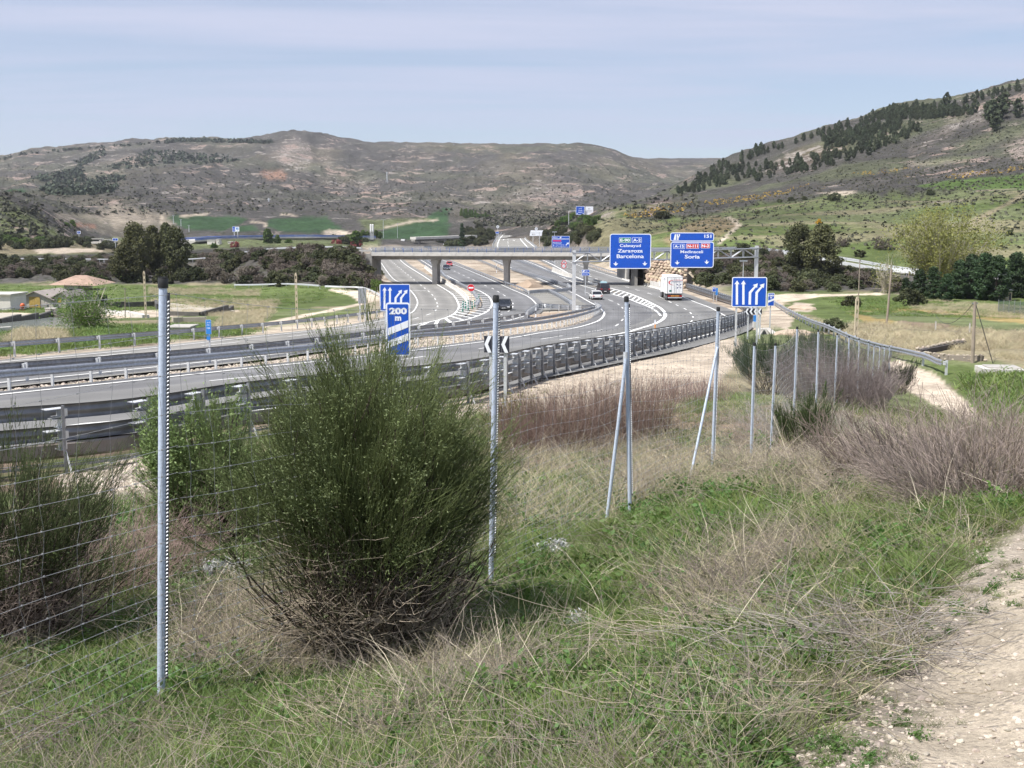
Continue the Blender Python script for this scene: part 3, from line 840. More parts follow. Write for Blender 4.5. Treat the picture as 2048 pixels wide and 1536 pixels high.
def band(mb, pts, w, lift, dash=None):
    """flat painted band along pts; dash=(on, off)"""
    def piece(q):
        if len(q) < 2: return
        o = len(mb.v)
        a, b = offset(q, -w / 2), offset(q, w / 2)
        for s, t in zip(a, b):
            mb.v.append((s.x, s.y, -float(hroad(s.y)) + lift)); mb.v.append((t.x, t.y, -float(hroad(t.y)) + lift))
        for i in range(len(q) - 1):
            mb.f.append((o + 2 * i, o + 2 * i + 1, o + 2 * i + 3, o + 2 * i + 2)); mb.m.append(0)
    if not dash: piece(pts); return
    q = resample(pts, 1.0); i = 0; per = dash[0] + dash[1]
    while i < len(q) - dash[0]:
        piece(q[i:i + dash[0] + 1]); i += per
mk = MB()
UP = .022
for ln, w in ((C1L, .2), (C1R, .28), (C2L, .28), (C2R, .22), (C3L, .25), (C3R, .3), (C4L, .42), (C4R, .22)):
    band(mk, line(ln, 1.5), w, UP)
def between(A, B, t0, t1, n=200, f=lambda t: .5):
    a = resample(line(A, 1.5), n=n); b = resample(line(B, 1.5), n=n)
    out = []
    for i in range(int(n * t0), int(n * t1)):
        q = a[i].lerp(b[i], f(i / n)); out.append(RS(q.x, q.y))
    return out
D1 = [(748, 497), (774, 516), (785, 524), (797, 534), (812, 547), (830, 561), (850, 577), (861, 586), (869, 596), (874, 606), (875, 615), (869, 623), (851, 631), (800, 645), (700, 660), (482, 684), (273, 705), (0, 734), (-260, 762)]
D2 = [(835, 505), (880, 530), (910, 543), (939, 556), (970, 571), (987, 578), (1002, 587), (1015, 595), (1024, 603), (1026, 611), (1022, 619), (1006, 628), (970, 638), (900, 650), (700, 678)]
D3 = [(960, 504), (998, 530), (1033, 543), (1098, 562), (1143, 577), (1169, 584), (1215, 599), (1234, 607), (1248, 620), (1250, 632), (1230, 653), (1185, 663), (1112, 674), (1000, 692), (700, 733), (395, 765), (312, 774)]
D4 = [(1052, 502), (1100, 520), (1194, 558), (1242, 571), (1280, 582), (1301, 588), (1322, 595), (1340, 604), (1357, 612), (1372, 619), (1383, 628), (1386, 637), (1378, 647), (1350, 658), (1290, 670), (1200, 686), (1100, 702)]
for d in (D1, D2, D3, D4):
    band(mk, line(d, 1.0), .17, UP, dash=(5, 8))
D5 = [(1300, 668), (1180, 690), (1040, 712), (900, 735)]
band(mk, line(D5, 1.0), .15, UP, dash=(4, 2))
for a, b in (((1100, 676), (1125, 672)), ((1120, 680), (1160, 675))):
    band(mk, [G(*a), G(*b)], .22, UP)
# hatched tongue between the two left carriageways
A = resample(line([(879, 572), (905, 589), (918, 609), (914, 622), (898, 633), (873, 641), (830, 650)], 1.0), n=22)
B = resample(line([(934, 572), (959, 582), (979, 593), (985, 607), (979, 619), (963, 629), (934, 639), (870, 651), (830, 657)], 1.0), n=22)
for i in range(4, 21):
    a, b = A[i], B[min(i + 1, 21)]
    if (b - a).length > 1.0: band(mk, resample([a, b], 1.0), .38, UP)
A = resample(line([(1216, 586), (1262, 600), (1290, 611), (1312, 622)], 1.0), n=14)
B = resample(line([(1212, 574), (1250, 584), (1290, 600), (1312, 611)], 1.0), n=14)
for i in range(0, 12):
    a, b = A[i], B[min(i + 2, 13)]
    band(mk, resample([a, b], 1.0), .38, UP)
A = resample(line([(1060, 525), (1115, 550), (1150, 566), (1216, 586)], 1.0), n=14)
B = resample(line([(1130, 552), (1165, 563), (1200, 571), (1214, 575)], 1.0), n=14)
for i in range(7, 14, 1):
    band(mk, resample([A[i], B[i]], 1.0), .38, UP)
# stop line and arrow by the gore
band(mk, [G(822, 581), G(852, 581.6)], .5, UP)
band(mk, [G(1062, 594), G(1139, 583)], .01, UP)
o = mk.build('road_marking', paintm); tag(o, kind='structure')

# climbing slip road beyond the bridge
def zroad(px, Ys, step=6):
    return catmull([at(x, y, Y) for (x, y), Y in zip(px, Ys)], step)
LL = zroad([(984, 498), (985, 488), (996, 473), (1016, 461), (1045, 454.5), (1080, 451), (1120, 449)], [560, 610, 720, 810, 870, 920, 980])
RR = zroad([(1078, 498), (1064, 488), (1053, 479), (1052, 470), (1066, 460.5), (1088, 456.5), (1122, 452.5)], [500, 570, 650, 720, 790, 830, 900])
n = 60; LL = resample(LL, n=n); RR = resample(RR, n=n)
V = [tuple(a.lerp(b, k / 4) + Vector((0, 0, .3))) for a, b in zip(LL, RR) for k in range(5)]
i = np.arange(n * 5).reshape(n, 5)
o = link('road', mesh_np('road', np.array(V), np.stack([i[:-1, :-1], i[:-1, 1:], i[1:, 1:], i[1:, :-1]], -1).reshape(-1, 4), asph_old, smooth=True)); tag(o, kind='structure')
mk2 = MB()
def band3(mb, pts, w, lift):
    a, b = offset(pts, -w / 2), offset(pts, w / 2); o = len(mb.v)
    for s, t in zip(a, b): mb.v.append((s.x, s.y, s.z + lift)); mb.v.append((t.x, t.y, t.z + lift))
    for i in range(len(pts) - 1): mb.f.append((o + 2 * i, o + 2 * i + 1, o + 2 * i + 3, o + 2 * i + 2)); mb.m.append(0)
for t, w, dsh in ((.14, .5, 0), (.80, .5, 0), (.40, .35, 1), (.95, .4, 0)):
    c = [a.lerp(b, t) for a, b in zip(LL, RR)]
    if dsh:
        for k in range(0, n - 2, 3): band3(mk2, c[k:k + 2], w, .33)
    else: band3(mk2, c, w, .33)
for tx in (.27, .58):      # arrows on the lanes
    for k in (14, 30):
        a = LL[k].lerp(RR[k], tx); b = LL[k + 2].lerp(RR[k + 2], tx)
        band3(mk2, [a, b], .4, .34)
        d = (b - a).normalized(); s = Vector((d.y, -d.x, 0))
        mk2.add([b + d * 2 + Vector((0, 0, .34)), b - s * 1.2 + Vector((0, 0, .34)), b + s * 1.2 + Vector((0, 0, .34))], [(0, 1, 2)])
tag(mk2.build('road_marking', paintm), kind='structure')

# far roads by the toll plaza, and side roads seen edge-on
def ribbon(name, pts, w, m, lift=.25):
    mb = MB(); o = 0
    a, b = offset(pts, -w / 2), offset(pts, w / 2)
    for s, t in zip(a, b): mb.v.append((s.x, s.y, s.z + lift)); mb.v.append((t.x, t.y, t.z + lift))
    for i in range(len(pts) - 1): mb.f.append((2 * i, 2 * i + 1, 2 * i + 3, 2 * i + 2)); mb.m.append(0)
    return tag(mb.build(name, m), kind='structure')
ribbon('road', SIDE, 7.0, asph_old, .35)
ribbon('road', SIDL, 7.0, asph_old, .35)
FARR = catmull([at(560, 486, 770), at(700, 484, 790), at(760, 483, 800), at(820, 487, 740), at(880, 488, 700)], 8)
# ---------------------------------------------------------------- bridges and large masonry
conc = mat('concrete', (.42, .40, .37), .9, noise=(.5, .28), bump=(6, .25))
conc_l = mat('concrete_pale', (.56, .54, .50), .88, noise=(.6, .22), bump=(6, .2))
conc_d = mat('concrete_weathered', (.27, .26, .24), .92, noise=(.7, .35), bump=(6, .25))
galv = mat('galvanised_steel', (.42, .44, .47), .48, .75, noise=(9, .3))
galv_d = mat('galvanised_dull', (.30, .31, .33), .6, .6, noise=(5, .35))
galv_w = mat('galvanised_bright', (.62, .64, .66), .5, .35, noise=(14, .15))
black = mat('black_plastic', (.02, .02, .02), .5)
bluep = mat('blue_painted_steel', (.10, .17, .42), .5, .2)

def overpass():
    b = empty('road_bridge', RS((BRL.x + BRR.x) / 2, 248), 0, 'pale concrete road bridge with steel parapet crossing the motorway', 'bridge')
    org = b.location.copy()
    A, B = BRL.copy(), BRR.copy()
    d = (B - A); d.z = 0; Ln = d.length; d.normalize(); nrm = Vector((d.y, -d.x, 0))     # towards the viewer
    M = Matrix((( d.x, nrm.x, 0), (d.y, nrm.y, 0), (0, 0, 1)))                            # local x along, y towards viewer
    def put(mb): 
        return mb
    def T(p): return M @ Vector(p) + A - org
    def bx(mb, c, s, m=0, taper=None): mb.box(T(c), s, m, M=M, taper=taper)
    zt = 0.0
    mb = MB(); bx(mb, (Ln / 2, 0, -.35), (Ln, 10.4, .5)); mb.build('deck', conc_l, b)
    mb = MB(); bx(mb, (Ln / 2, 0, -.98), (Ln - .4, 7.6, .76), taper=(1, 1.14)); mb.build('girder', conc_d, b)
    mb = MB(); bx(mb, (Ln / 2, 0, -.045), (Ln, 7.6, .08)); mb.build('road_surface', asph_old, b)
    for s in (-1, 1):
        k = 0; x = 0
        step = 3.05; cnt = int(Ln // step)
        me = None
        for i in range(cnt):
            if me is None:
                q = MB(); q.box((0, 0, 0), (step - .03, .32, .78), M=M); me = q.mesh('edge_beam', conc_l)
            o = link('edge_beam', me, b, T((step * (i + .5), s * 5.3, -.12)))
        # parapet: posts and rails
        q = MB(); q.box((0, 0, .45), (.09, .14, .95), M=M); q.box((0, 0, .02), (.22, .26, .05), M=M); pm = q.mesh('parapet_post', bluep)
        for i in range(int(Ln // 2)):
            link('parapet_post', pm, b, T((2 * i + 1, s * 5.3, .27)))
        mb = MB()
        for h in (.42, .72, 1.02):
            bx(mb, (Ln / 2, s * 5.3, .27 + h), (Ln, .07 if h < 1 else .12, .09))
        mb.build('parapet_rail', galv, b)
        mb = MB(); mb.sweep([T((x, s * 4.6, .02)) for x in (0, Ln)], wprof(.4, 1), 0); mb.build('guardrail_beam', galv, b)
    for px_ in (871, 1014, 1172):
        gx = at(px_, 515, 248); x = (gx - A).dot(d)
        zb = -float(hroad(248)) - .3 - A.z
        for yy in (-2.4, 2.4):
            mb = MB(); h = -1.36 - zb
            bx(mb, (x, yy, zb + h * .41), (1.0, 1.0, h * .82 + .02))
            bx(mb, (x, yy, zb + h * .82 + h * .09), (1.25, 1.15, h * .18), taper=(1.25, 1.2))
            mb.build('pier', conc, b)
    for s, x in ((0, -.6), (1, Ln + .6)):
        mb = MB(); bx(mb, (x, 0, -3.6), (1.4, 10.6, 7.0)); mb.build('abutment', conc_d, b)
    # right span continues over the ramp
    return b
def wprof(z, side, t=.003):
    """W-beam section, centre height z; side=+1: back to the right of travel"""
    w = [(.0, .155), (.035, .145), (.075, .10), (.075, .06), (.02, .02), (.02, -.02), (.075, -.06), (.075, -.10), (.035, -.145), (.0, -.155)]
    return [(side * -a, z + h) for a, h in w]
overpass()

def wall_box(mb, a, b, h0, h1, th, m=0):
    d = (b - a); d.z = 0; d.normalize(); n = Vector((d.y, -d.x, 0)) * th / 2
    vs = [a - n + Vector((0, 0, h0)), b - n + Vector((0, 0, h0)), b + n + Vector((0, 0, h0)), a + n + Vector((0, 0, h0)),
          a - n + Vector((0, 0, h1)), b - n + Vector((0, 0, h1)), b + n + Vector((0, 0, h1)), a + n + Vector((0, 0, h1))]
    mb.add(vs, [(0, 3, 2, 1), (4, 5, 6, 7), (0, 1, 5, 4), (1, 2, 6, 5), (2, 3, 7, 6), (3, 0, 4, 7)], m)

# boulder retaining wall under the side road, with the dark culvert mouth
def boulder_wall():
    root = empty('boulder_wall', at(1320, 574, 232), 0, 'stacked tan boulder wall beside the dark culvert mouth, behind the truck', 'retaining wall')
    org = root.location
    base = [at(1292, 565, 236), at(1318, 572, 233), at(1345, 578, 230), at(1372, 582, 229)]
    top = [at(1296, 521, 241), at(1320, 521, 240), at(1346, 524, 239), at(1376, 534, 238)]
    mb = MB()
    for i in range(3):
        mb.add([base[i] - org, base[i + 1] - org, top[i + 1] - org, top[i] - org], [(0, 1, 2, 3)])
        mb.add([top[i] - org, top[i + 1] - org, top[i + 1] - org + Vector((0, 6, .3)), top[i] - org + Vector((0, 6, .3))], [(0, 1, 2, 3)])
    mb.build('earth_backing', mat('dark_earth', (.09, .075, .06), .95), root)
    ms = [rock_mesh('boulder', s, mat('boulder_stone', (.47, .37, .27), .9, noise=(.8, .35), bump=(4, .4), var=.3)) for s in range(5)]
    rr = random.Random(3)
    for r in range(9):
        for c in range(11):
            t = (c + .5 * (r % 2) + rr.uniform(-.12, .12)) / 11 * 2.999; k = min(2, int(max(0, t))); f = max(0, t) - k
            v = (r + .5) / 9
            p = base[k].lerp(base[k + 1], f).lerp(top[k].lerp(top[k + 1], f), v)
            if c > 7 and v > .75 and rr.random() < .5: continue
            o = link('boulder', rr.choice(ms), root, p - org + Vector((0, -.18, 0)))
            s = rr.uniform(.40, .6); o.scale = (s * rr.uniform(.9, 1.35), s * .8, s * rr.uniform(.7, .95)); o.rotation_euler = (rr.uniform(-.3, .3), rr.uniform(-.4, .4), rr.uniform(0, 6.3))
    q = empty('culvert', at(1270, 560, 240), 0, 'square dark culvert mouth with pale concrete frame under the side road', 'culvert')
    o2 = q.location
    c0, c1 = at(1256, 559, 240) - o2, at(1286, 567, 237) - o2
    mb = MB(); wall_box(mb, c0 - Vector((.35, 0, 0)), c0, 0, 4.4, .5); mb.build('frame', conc_d, q)
    mb = MB(); wall_box(mb, c0, c1 + Vector((.3, 0, 0)), 3.5, 4.4, .5); mb.build('lintel', conc, q)
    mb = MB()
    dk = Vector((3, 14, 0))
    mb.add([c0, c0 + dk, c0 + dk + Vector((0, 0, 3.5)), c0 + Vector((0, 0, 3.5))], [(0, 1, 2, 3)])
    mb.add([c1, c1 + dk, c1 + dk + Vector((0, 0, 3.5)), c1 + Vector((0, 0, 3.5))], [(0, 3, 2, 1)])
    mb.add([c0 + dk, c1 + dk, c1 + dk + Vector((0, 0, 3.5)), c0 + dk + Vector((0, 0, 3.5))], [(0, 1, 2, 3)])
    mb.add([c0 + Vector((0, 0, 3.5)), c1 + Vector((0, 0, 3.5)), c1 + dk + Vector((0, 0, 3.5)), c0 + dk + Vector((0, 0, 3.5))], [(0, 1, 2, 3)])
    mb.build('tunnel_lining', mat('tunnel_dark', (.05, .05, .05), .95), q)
    # pale wing wall running on to the left
    w = MB(); a, b = at(1236, 553, 252) - o2, at(1256, 559, 240) - o2
    wall_box(w, a, b, 0, 2.6, .5); w.build('wing_wall', conc_l, q)
def rock_mesh(name, seed, m, flat_=1.0):
    import bmesh
    bm = bmesh.new(); bmesh.ops.create_icosphere(bm, subdivisions=2, radius=1)
    rr = random.Random(seed)
    ax = [Vector((rr.uniform(-1, 1), rr.uniform(-1, 1), rr.uniform(-1, 1))).normalized() for _ in range(9)]
    dd = [rr.uniform(.62, .92) for _ in range(9)]
    for v in bm.verts:
        for a, d in zip(ax, dd):
            k = v.co.dot(a)
            if k > d: v.co -= a * (k - d)
        v.co *= rr.uniform(.97, 1.03); v.co.z *= flat_
    me = bpy.data.meshes.new(name); bm.to_mesh(me); bm.free(); me.materials.append(m)
    return me
boulder_wall()

# far viaduct on the left and the far overpass
def viaduct():
    b = empty('viaduct', at(560, 490, 730), 0, 'long low viaduct with blue parapet far beyond the dark scrub', 'viaduct')
    o = b.location
    P = catmull([at(372, 482, 640), at(440, 477.5, 690), at(520, 475.5, 730), at(640, 474.5, 750), at(745, 476.5, 770)], 8)
    P = [p - o for p in P]
    mb = MB(); mb.sweep(P, [(-5.5, .4), (5.5, .4), (5.5, -.5), (2.5, -1.6), (-2.5, -1.6), (-5.5, -.5)], closed_prof=True, cap=True); mb.build('deck', conc_l, b)
    for s in (-5.3, 5.3):
        mb = MB(); mb.sweep(P, [(s - .08, .4), (s - .08, 1.6), (s + .08, 1.6), (s + .08, .4)], closed_prof=True, cap=True); mb.build('parapet', mat('blue_parapet', (.05, .13, .5), .5, noise=(.08, .5, (.3, .34, .45))), b)
    for i in range(5, len(P), 3):
        for s in (-2.6, 2.6):
            mb = MB(); d = (P[min(i + 1, len(P) - 1)] - P[i - 1]).normalized(); r = Vector((d.y, -d.x, 0))
            mb.tube([P[i] + r * s + Vector((0, 0, -8)), P[i] + r * s + Vector((0, 0, -1.3))], .75, 8)
            mb.build('pier', conc, b)
viaduct()
def far_overpass():
    b = empty('road_bridge', at(890, 486, 720), 0, 'far pale overpass beyond the crash barriers, above the white lorry', 'bridge')
    o = b.location
    a, c = at(826, 477, 700) - o, at(948, 473, 720) - o
    mb = MB(); wall_box(mb, a, c, -.6, .9, 9); mb.build('deck', conc_l, b)
    mb = MB(); wall_box(mb, a, c, -1.8, -.6, 6); mb.build('girder', conc_d, b)
    for t in (.1, .52, .93):
        p = a.lerp(c, t); mb = MB(); mb.box(p + Vector((0, 0, -3.7)), (1.2, 6, 4.6)); mb.build('pier', conc, b)
far_overpass()
# ---------------------------------------------------------------- crash barriers
def sigma_post(h=.75, w=.12):
    mb = MB(); mb.box((0, 0, h / 2 - .3), (.055, w, h + .6)); return mb.mesh('post', galv_w)
POST = sigma_post(); 
_sp = MB(); _sp.box((0, 0, 0), (.16, .14, .18)); SPACER = _sp.mesh('spacer', galv_w)
def barrier(px, label, name='guardrail', side=1, rails=(.6,), spacing=4.0, group=None, cat='guardrail', pts=None, spacers=True, both=False, post_h=.75, beam_mat=None, fine=1.0):
    P = pts if pts else line(px, fine)
    root = empty(name, P[len(P) // 2], 0, label, cat, group); o = root.location
    P = [p - o for p in P]
    off = .2
    sides = (1, -1) if both else (side,)
    for s in sides:
        for h in rails:
            mb = MB(); q = offset(P, off * s)
            mb.sweep(q, wprof(h, -s))
            mb.sweep(q, [(x * .96 - s * .004, z) for x, z in wprof(h, -s)][::-1])
            mb.build('beam', beam_mat or galv, root, smooth=True)
    S = resample(P, spacing); k = 0
    dirs = [(S[min(i + 1, len(S) - 1)] - S[max(i - 1, 0)]) for i in range(len(S))]
    for p, d in list(zip(S, dirs))[:300]:
        rz = math.atan2(d.y, d.x)
        c = link('post', POST, root, p); c.rotation_euler = (0, 0, rz)
        if spacers and p.length_squared >= 0:
            for s in sides:
                for h in rails:
                    e = link('spacer', SPACER, c, (0, -s * .11, h))
    return root
# the big double barrier nearest the viewer
NEAR = [(-260, 995), (-60, 955), (205, 926), (345, 902), (500, 866), (700, 834), (950, 797), (1100, 750), (1200, 727), (1300, 704), (1400, 677), (1470, 657), (1503, 641), (1494, 626), (1462, 608), (1376, 580)]
galv_n = mat('galvanised_shaded', (.20, .21, .225), .5, .6, noise=(1.6, .35))  # shade on the beam backs is put into this darker steel colour
def near_barrier():
    P = line(NEAR, .5)
    root = empty('guardrail', P[30], 0, 'tall double rail crash barrier curving along the near edge of the motorway', 'crash barrier'); o = root.location
    P = [p - o for p in P]
    back = offset(P, .34)      # rails on the road side
    # which side is the road?  travel is left -> right/away, so the road is on the left
    q = offset(P, -.33)
    for nm, h in (('upper_beam', 1.12), ('lower_beam', .66)):
        mb = MB(); pr = wprof(h, 1)
        mb.sweep(q, pr); mb.sweep(q, [(x * .96 + .004, z) for x, z in pr][::-1])
        mb.build(nm, galv_n, root, smooth=True)
    mb = MB(); mb.sweep(q, [(.05, .48), (.10, .44), (.10, .20), (.04, .14), (.03, .14), (.09, .2), (.09, .44), (.04, .48)], closed_prof=True); mb.build('motorcyclist_screen', mat('screen_steel', (.27, .26, .25), .62, .5, noise=(2.2, .3, (.20, .16, .13))), root)
    mb = MB(); mb.sweep(offset(P, .02), [(.03, .02), (.03, .07), (-.03, .07), (-.03, .02)], closed_prof=True); mb.sweep(offset(P, .02), [(.02, .10), (.02, .115), (-.02, .115), (-.02, .10)], closed_prof=True); mb.build('foot_rail', galv_d, root)
    pm = MB()
    pm.box((0, -.05, .32), (.012, .10, 1.95)); pm.box((-.03, -.1, .32), (.06, .012, 1.95)); pm.box((.03, 0, .32), (.06, .012, 1.95))
    pmesh = pm.mesh('post', galv_d)
    sm = MB()
    # C-shaped bracket: two pale flanges and a web between post and beam
    sm.box((-.13, .12, .085), (.40, .24, .012)); sm.box((-.03, .12, -.085), (.20, .24, .012)); sm.box((-.01, .12, 0), (.012, .22, .17)); sm.box((.06, .0, 0), (.10, .03, .15))
    smesh = sm.mesh('bracket', galv_w)
    fm = MB(); fm.add([(0, -.10, .35), (0, -.36, -.18), (0, -.30, -.18), (0, -.04, .35), (.012, -.10, .35), (.012, -.36, -.18), (.012, -.30, -.18), (.012, -.04, .35)], [(0, 1, 2, 3), (7, 6, 5, 4), (0, 4, 5, 1), (2, 6, 7, 3)]); fmesh = fm.mesh('foot_brace', galv_w)
    S = resample(P, 2.0)
    for i, p in enumerate(S):
        d = S[min(i + 1, len(S) - 1)] - S[max(i - 1, 0)]; rz = math.atan2(d.y, d.x)
        c = link('post', pmesh, root, p); c.rotation_euler = (0, 0, rz)
        for h in (1.14, .92, .68, .46):
            e = link('bracket', smesh, c, (0, 0.0, h)); e.scale = (1, 1, .62 if h in (.92, .46) else 1.0)
            if h in (.92, .46): e.scale = (.6, 1, 1.1)
        link('foot_brace', fmesh, c)
near_barrier()
barrier([(-260, 740), (0, 712), (250, 690), (512, 665), (603, 655), (700, 642), (768, 632), (792, 622)], 'single rail guardrail left of the far motorway lanes, beside the green field', side=-1, cat='guardrail')
barrier([(-260, 800), (0, 768), (250, 744), (512, 716), (640, 700), (822, 674), (987, 653), (1054, 640)], 'back to back guardrail with bright brackets, first in the narrow gravel median', side=-1, cat='guardrail', rails=(.62,), beam_mat=galv_d)
barrier([(-260, 812), (0, 782), (112, 771), (249, 757), (432, 738), (640, 715), (822, 690), (905, 684), (1000, 670), (1087, 657), (1143, 645), (1186, 631), (1199, 622), (1190, 615)],
        'long guardrail along the gravel median of the near lanes, curling round its far end', side=1, cat='guardrail', rails=(.62, .35) if False else (.62,), spacing=2.0, beam_mat=galv)
barrier([(790, 688), (905, 672), (1000, 660), (1087, 647), (1143, 635), (1186, 624)], 'middle rail of the triple guardrail in front of the gantry foot', side=1, cat='guardrail', spacing=4.0, beam_mat=galv_d)
barrier([(1054, 640), (1058, 631), (1078, 619), (1110, 620), (1150, 622), (1192, 622)], 'short guardrail closing the soil island at the gantry foot', side=-1, rails=(.62, .3), cat='guardrail', fine=.5, spacing=2.0)
barrier([(885, 518), (967, 551), (1000, 565), (1040, 580), (1057, 589)], 'guardrail right of the lanes with the red car', side=1, cat='guardrail')
barrier([(1057, 589), (1080, 587), (1110, 586), (1136, 583), (1139, 578), (1134, 573)], 'bright horizontal guardrail closing the brown island below the bridge', side=1, rails=(.62, .3), cat='guardrail', fine=.5, spacing=2.0)
barrier([(1134, 575), (1090, 560), (1024, 541)], 'close-set guardrail on the far side of the brown island below the bridge', side=-1, rails=(.62, .3), cat='guardrail', spacing=2.0)
barrier([(938, 515), (975, 530), (1006, 545)], 'guardrail behind the middle bridge pier, on the left slope of the median', side=-1, cat='guardrail', both=True)
barrier([(1098, 586), (1120, 597), (1139, 609), (1146, 619)], 'short diagonal guardrail left of the gantry post', side=-1, cat='guardrail', fine=.5, both=True, spacing=2.0)
barrier([(840, 513), (880, 545), (893, 558), (934, 580), (951, 596), (956, 610), (952, 617)], 'guardrail beside the no entry sign, ending at the hatched tongue', side=-1, cat='guardrail', spacing=2.0, both=True)
barrier([(1024, 519), (1085, 541), (1125, 557), (1151, 564)], 'guardrail right of the middle pier, beside the tan gravel', side=1, cat='guardrail')
barrier([(1151, 564), (1175, 570), (1202, 575), (1208, 571), (1190, 566), (1160, 556)], 'looped guardrail at the foot of the right pier', side=1, cat='guardrail', fine=.5, spacing=2.0)
barrier([(1060, 512), (1090, 521), (1110, 530)], 'guardrail on the pale gravel bank below the bridge deck', side=1, cat='guardrail')
barrier([(1150, 521), (1168, 529), (1238, 552)], 'guardrail at the far edge of the rightmost lanes, running to the culvert', side=-1, cat='guardrail')
barrier([(1494, 622), (1462, 603), (1376, 575), (1345, 570)], 'low guardrail row behind the near barrier, right of the truck', side=1, cat='guardrail', rails=(.62, .3))
barrier(None, 'guardrail along the climbing slip road, on its outer edge', pts=[p + Vector((0, 0, .3)) for p in offset(LL, .8)], side=-1, rails=(.7,), spacing=6)
barrier(None, 'guardrail on the inner edge of the climbing slip road', pts=[p + Vector((0, 0, .3)) for p in offset(RR, -.8)], side=1, rails=(.7,), spacing=6)
barrier(None, 'twin guardrail of the side road crossing the scrub below the right hill', pts=[p + Vector((0, 0, .35)) for p in offset(SIDE, 4.0)], rails=(.75, .4), side=1, spacing=4, beam_mat=galv_w)
barrier(None, 'far guardrail of the side road, at the foot of the grassy hill', pts=[p + Vector((0, 0, .35)) for p in offset(SIDE, -4.0)], rails=(.75, .4), side=-1, spacing=4, beam_mat=galv_w)
barrier(None, 'guardrail of the bridge approach, half hidden in the dark scrub', pts=[p + Vector((0, 0, .35)) for p in offset(SIDL, -4.0)], rails=(.75,), side=-1, spacing=4, beam_mat=galv_w)
# guardrails on ground that is not the motorway
def ground_line(px, step=1.0, **k):
    P = catmull([hit(x, y, **k) for x, y in px], step); z = np.array([Zs(p.x, p.y) for p in P]); w = max(3, min(len(z) // 2 * 2 - 1, int(16 / step) | 1)); zp = np.pad(z, w // 2, mode='edge'); z = np.convolve(zp, np.ones(w) / w, mode='valid')
    return [Vector((p.x, p.y, float(q))) for p, q in zip(P, z)]
barrier(None, 'pale guardrail along the dirt track, from the headwall down to the tan path', pts=ground_line([(1545, 607), (1556, 616), (1590, 636), (1640, 662), (1700, 690), (1760, 710), (1810, 722), (1858, 735), (1880, 745), (1892, 750)], 1.0, ymin=40), side=1, spacing=4, beam_mat=galv)
barrier(None, 'low pale guardrail at the edge of the green field, below the left scrub', pts=ground_line([(470, 576), (540, 574), (600, 574), (640, 578)], 2.0, ymin=120), side=1, spacing=4, beam_mat=galv_w)
barrier(None, 'low guardrail by the dirt lay-by, behind the left blue lane sign', pts=ground_line([(651, 578), (690, 580), (730, 583), (757, 594), (768, 606)], 2.0, ymin=100), side=1, spacing=4, beam_mat=galv_w)
# concrete safety barriers
def jersey(px, label, h=.85, m=None, sp=3.0):
    P = line(px, .5); root = empty('concrete_barrier', P[len(P) // 2], 0, label, 'concrete barrier'); o = root.location
    S = resample(P, sp)
    for a, b in zip(S[:-1], S[1:]):
        mb = MB(); a_, b_ = a - o, b - o; g = (b_ - a_).normalized() * .02
        mb.sweep([a_ + g, b_ - g], [(-.3, -.1), (-.3, .1), (-.14, .32), (-.09, h), (.09, h), (.14, .32), (.3, .1), (.3, -.1)], closed_prof=True, cap=True)
        mb.build('barrier_segment', m or conc_l, root)
jersey([(850, 536), (870, 552), (887, 565), (914, 582), (934, 601), (938, 612)], 'pale curved concrete barrier right of the leftmost lanes')
jersey([(1246, 559), (1262, 563), (1290, 571), (1326, 580)], 'white concrete barrier between the culvert and the truck', h=1.3)
jersey([(1105, 543), (1120, 550), (1145, 559)], 'short white concrete barrier below the warning triangle', h=1.25)
jersey([(1205, 572), (1216, 579)], 'stubby white concrete block at the foot of the right pier')
# ---------------------------------------------------------------- signs
S_BLUE = mat('sign_blue', (.008, .085, .50), .35, noise=(3, .12)); S_WHITE = mat('sign_white', (.80, .83, .88), .35); S_GREEN = mat('sign_green', (.01, .22, .13), .4)
S_RED = mat('sign_red', (.60, .02, .03), .4); S_BLACK = mat('sign_black', (.02, .022, .035), .5); S_LB = mat('sign_light_blue', (.03, .22, .62), .4)
S_PINK = mat('sign_crimson', (.62, .04, .16), .4); S_BACK = mat('sign_back', (.45, .47, .5), .5, .5)
def mpp(Y, z=-9): return (Y * CP - z * SP) / FPX
def rr_poly(w, h, r, cx=0, cz=0, n=5):
    out = []
    for sx, sz, a0 in ((1, 1, 0), (-1, 1, 90), (-1, -1, 180), (1, -1, 270)):
        for k in range(n + 1):
            a = R(a0 + 90 * k / n); out.append((cx + sx * (w / 2 - r) + r * math.cos(a), cz + sz * (h / 2 - r) + r * math.sin(a)))
    return out
def plate(root, name, poly, m, y=0.0, th=.012):
    mb = MB(); mb.prism(poly, y - th, y); return mb.build(name, m, root)
def text(root, s, cx, cz, h, m, y, w=None, bold=.012, name='lettering'):
    cu = bpy.data.curves.new('txt', 'FONT'); cu.body = s; cu.align_x = 'CENTER'; cu.align_y = 'CENTER'; cu.size = 1.0; cu.offset = bold; cu.extrude = .004; cu.resolution_u = 3
    ob = bpy.data.objects.new('txt', cu)
    me = bpy.data.meshes.new_from_object(ob); bpy.data.objects.remove(ob)
    n = len(me.vertices); co = np.empty(n * 3, np.float32); me.vertices.foreach_get('co', co); co = co.reshape(-1, 3)
    lo, hi_ = co.min(0), co.max(0); wd, ht = hi_[0] - lo[0], hi_[1] - lo[1]
    sz = h / ht; sx = (w / wd) if w else sz
    V = np.stack([(co[:, 0] - (lo[0] + hi_[0]) / 2) * sx + cx, y - co[:, 2], (co[:, 1] - (lo[1] + hi_[1]) / 2) * sz + cz], -1)
    me.vertices.foreach_set('co', V.astype(np.float32).ravel()); me.materials.clear(); me.materials.append(m); me.update()
    return link(name, me, root)
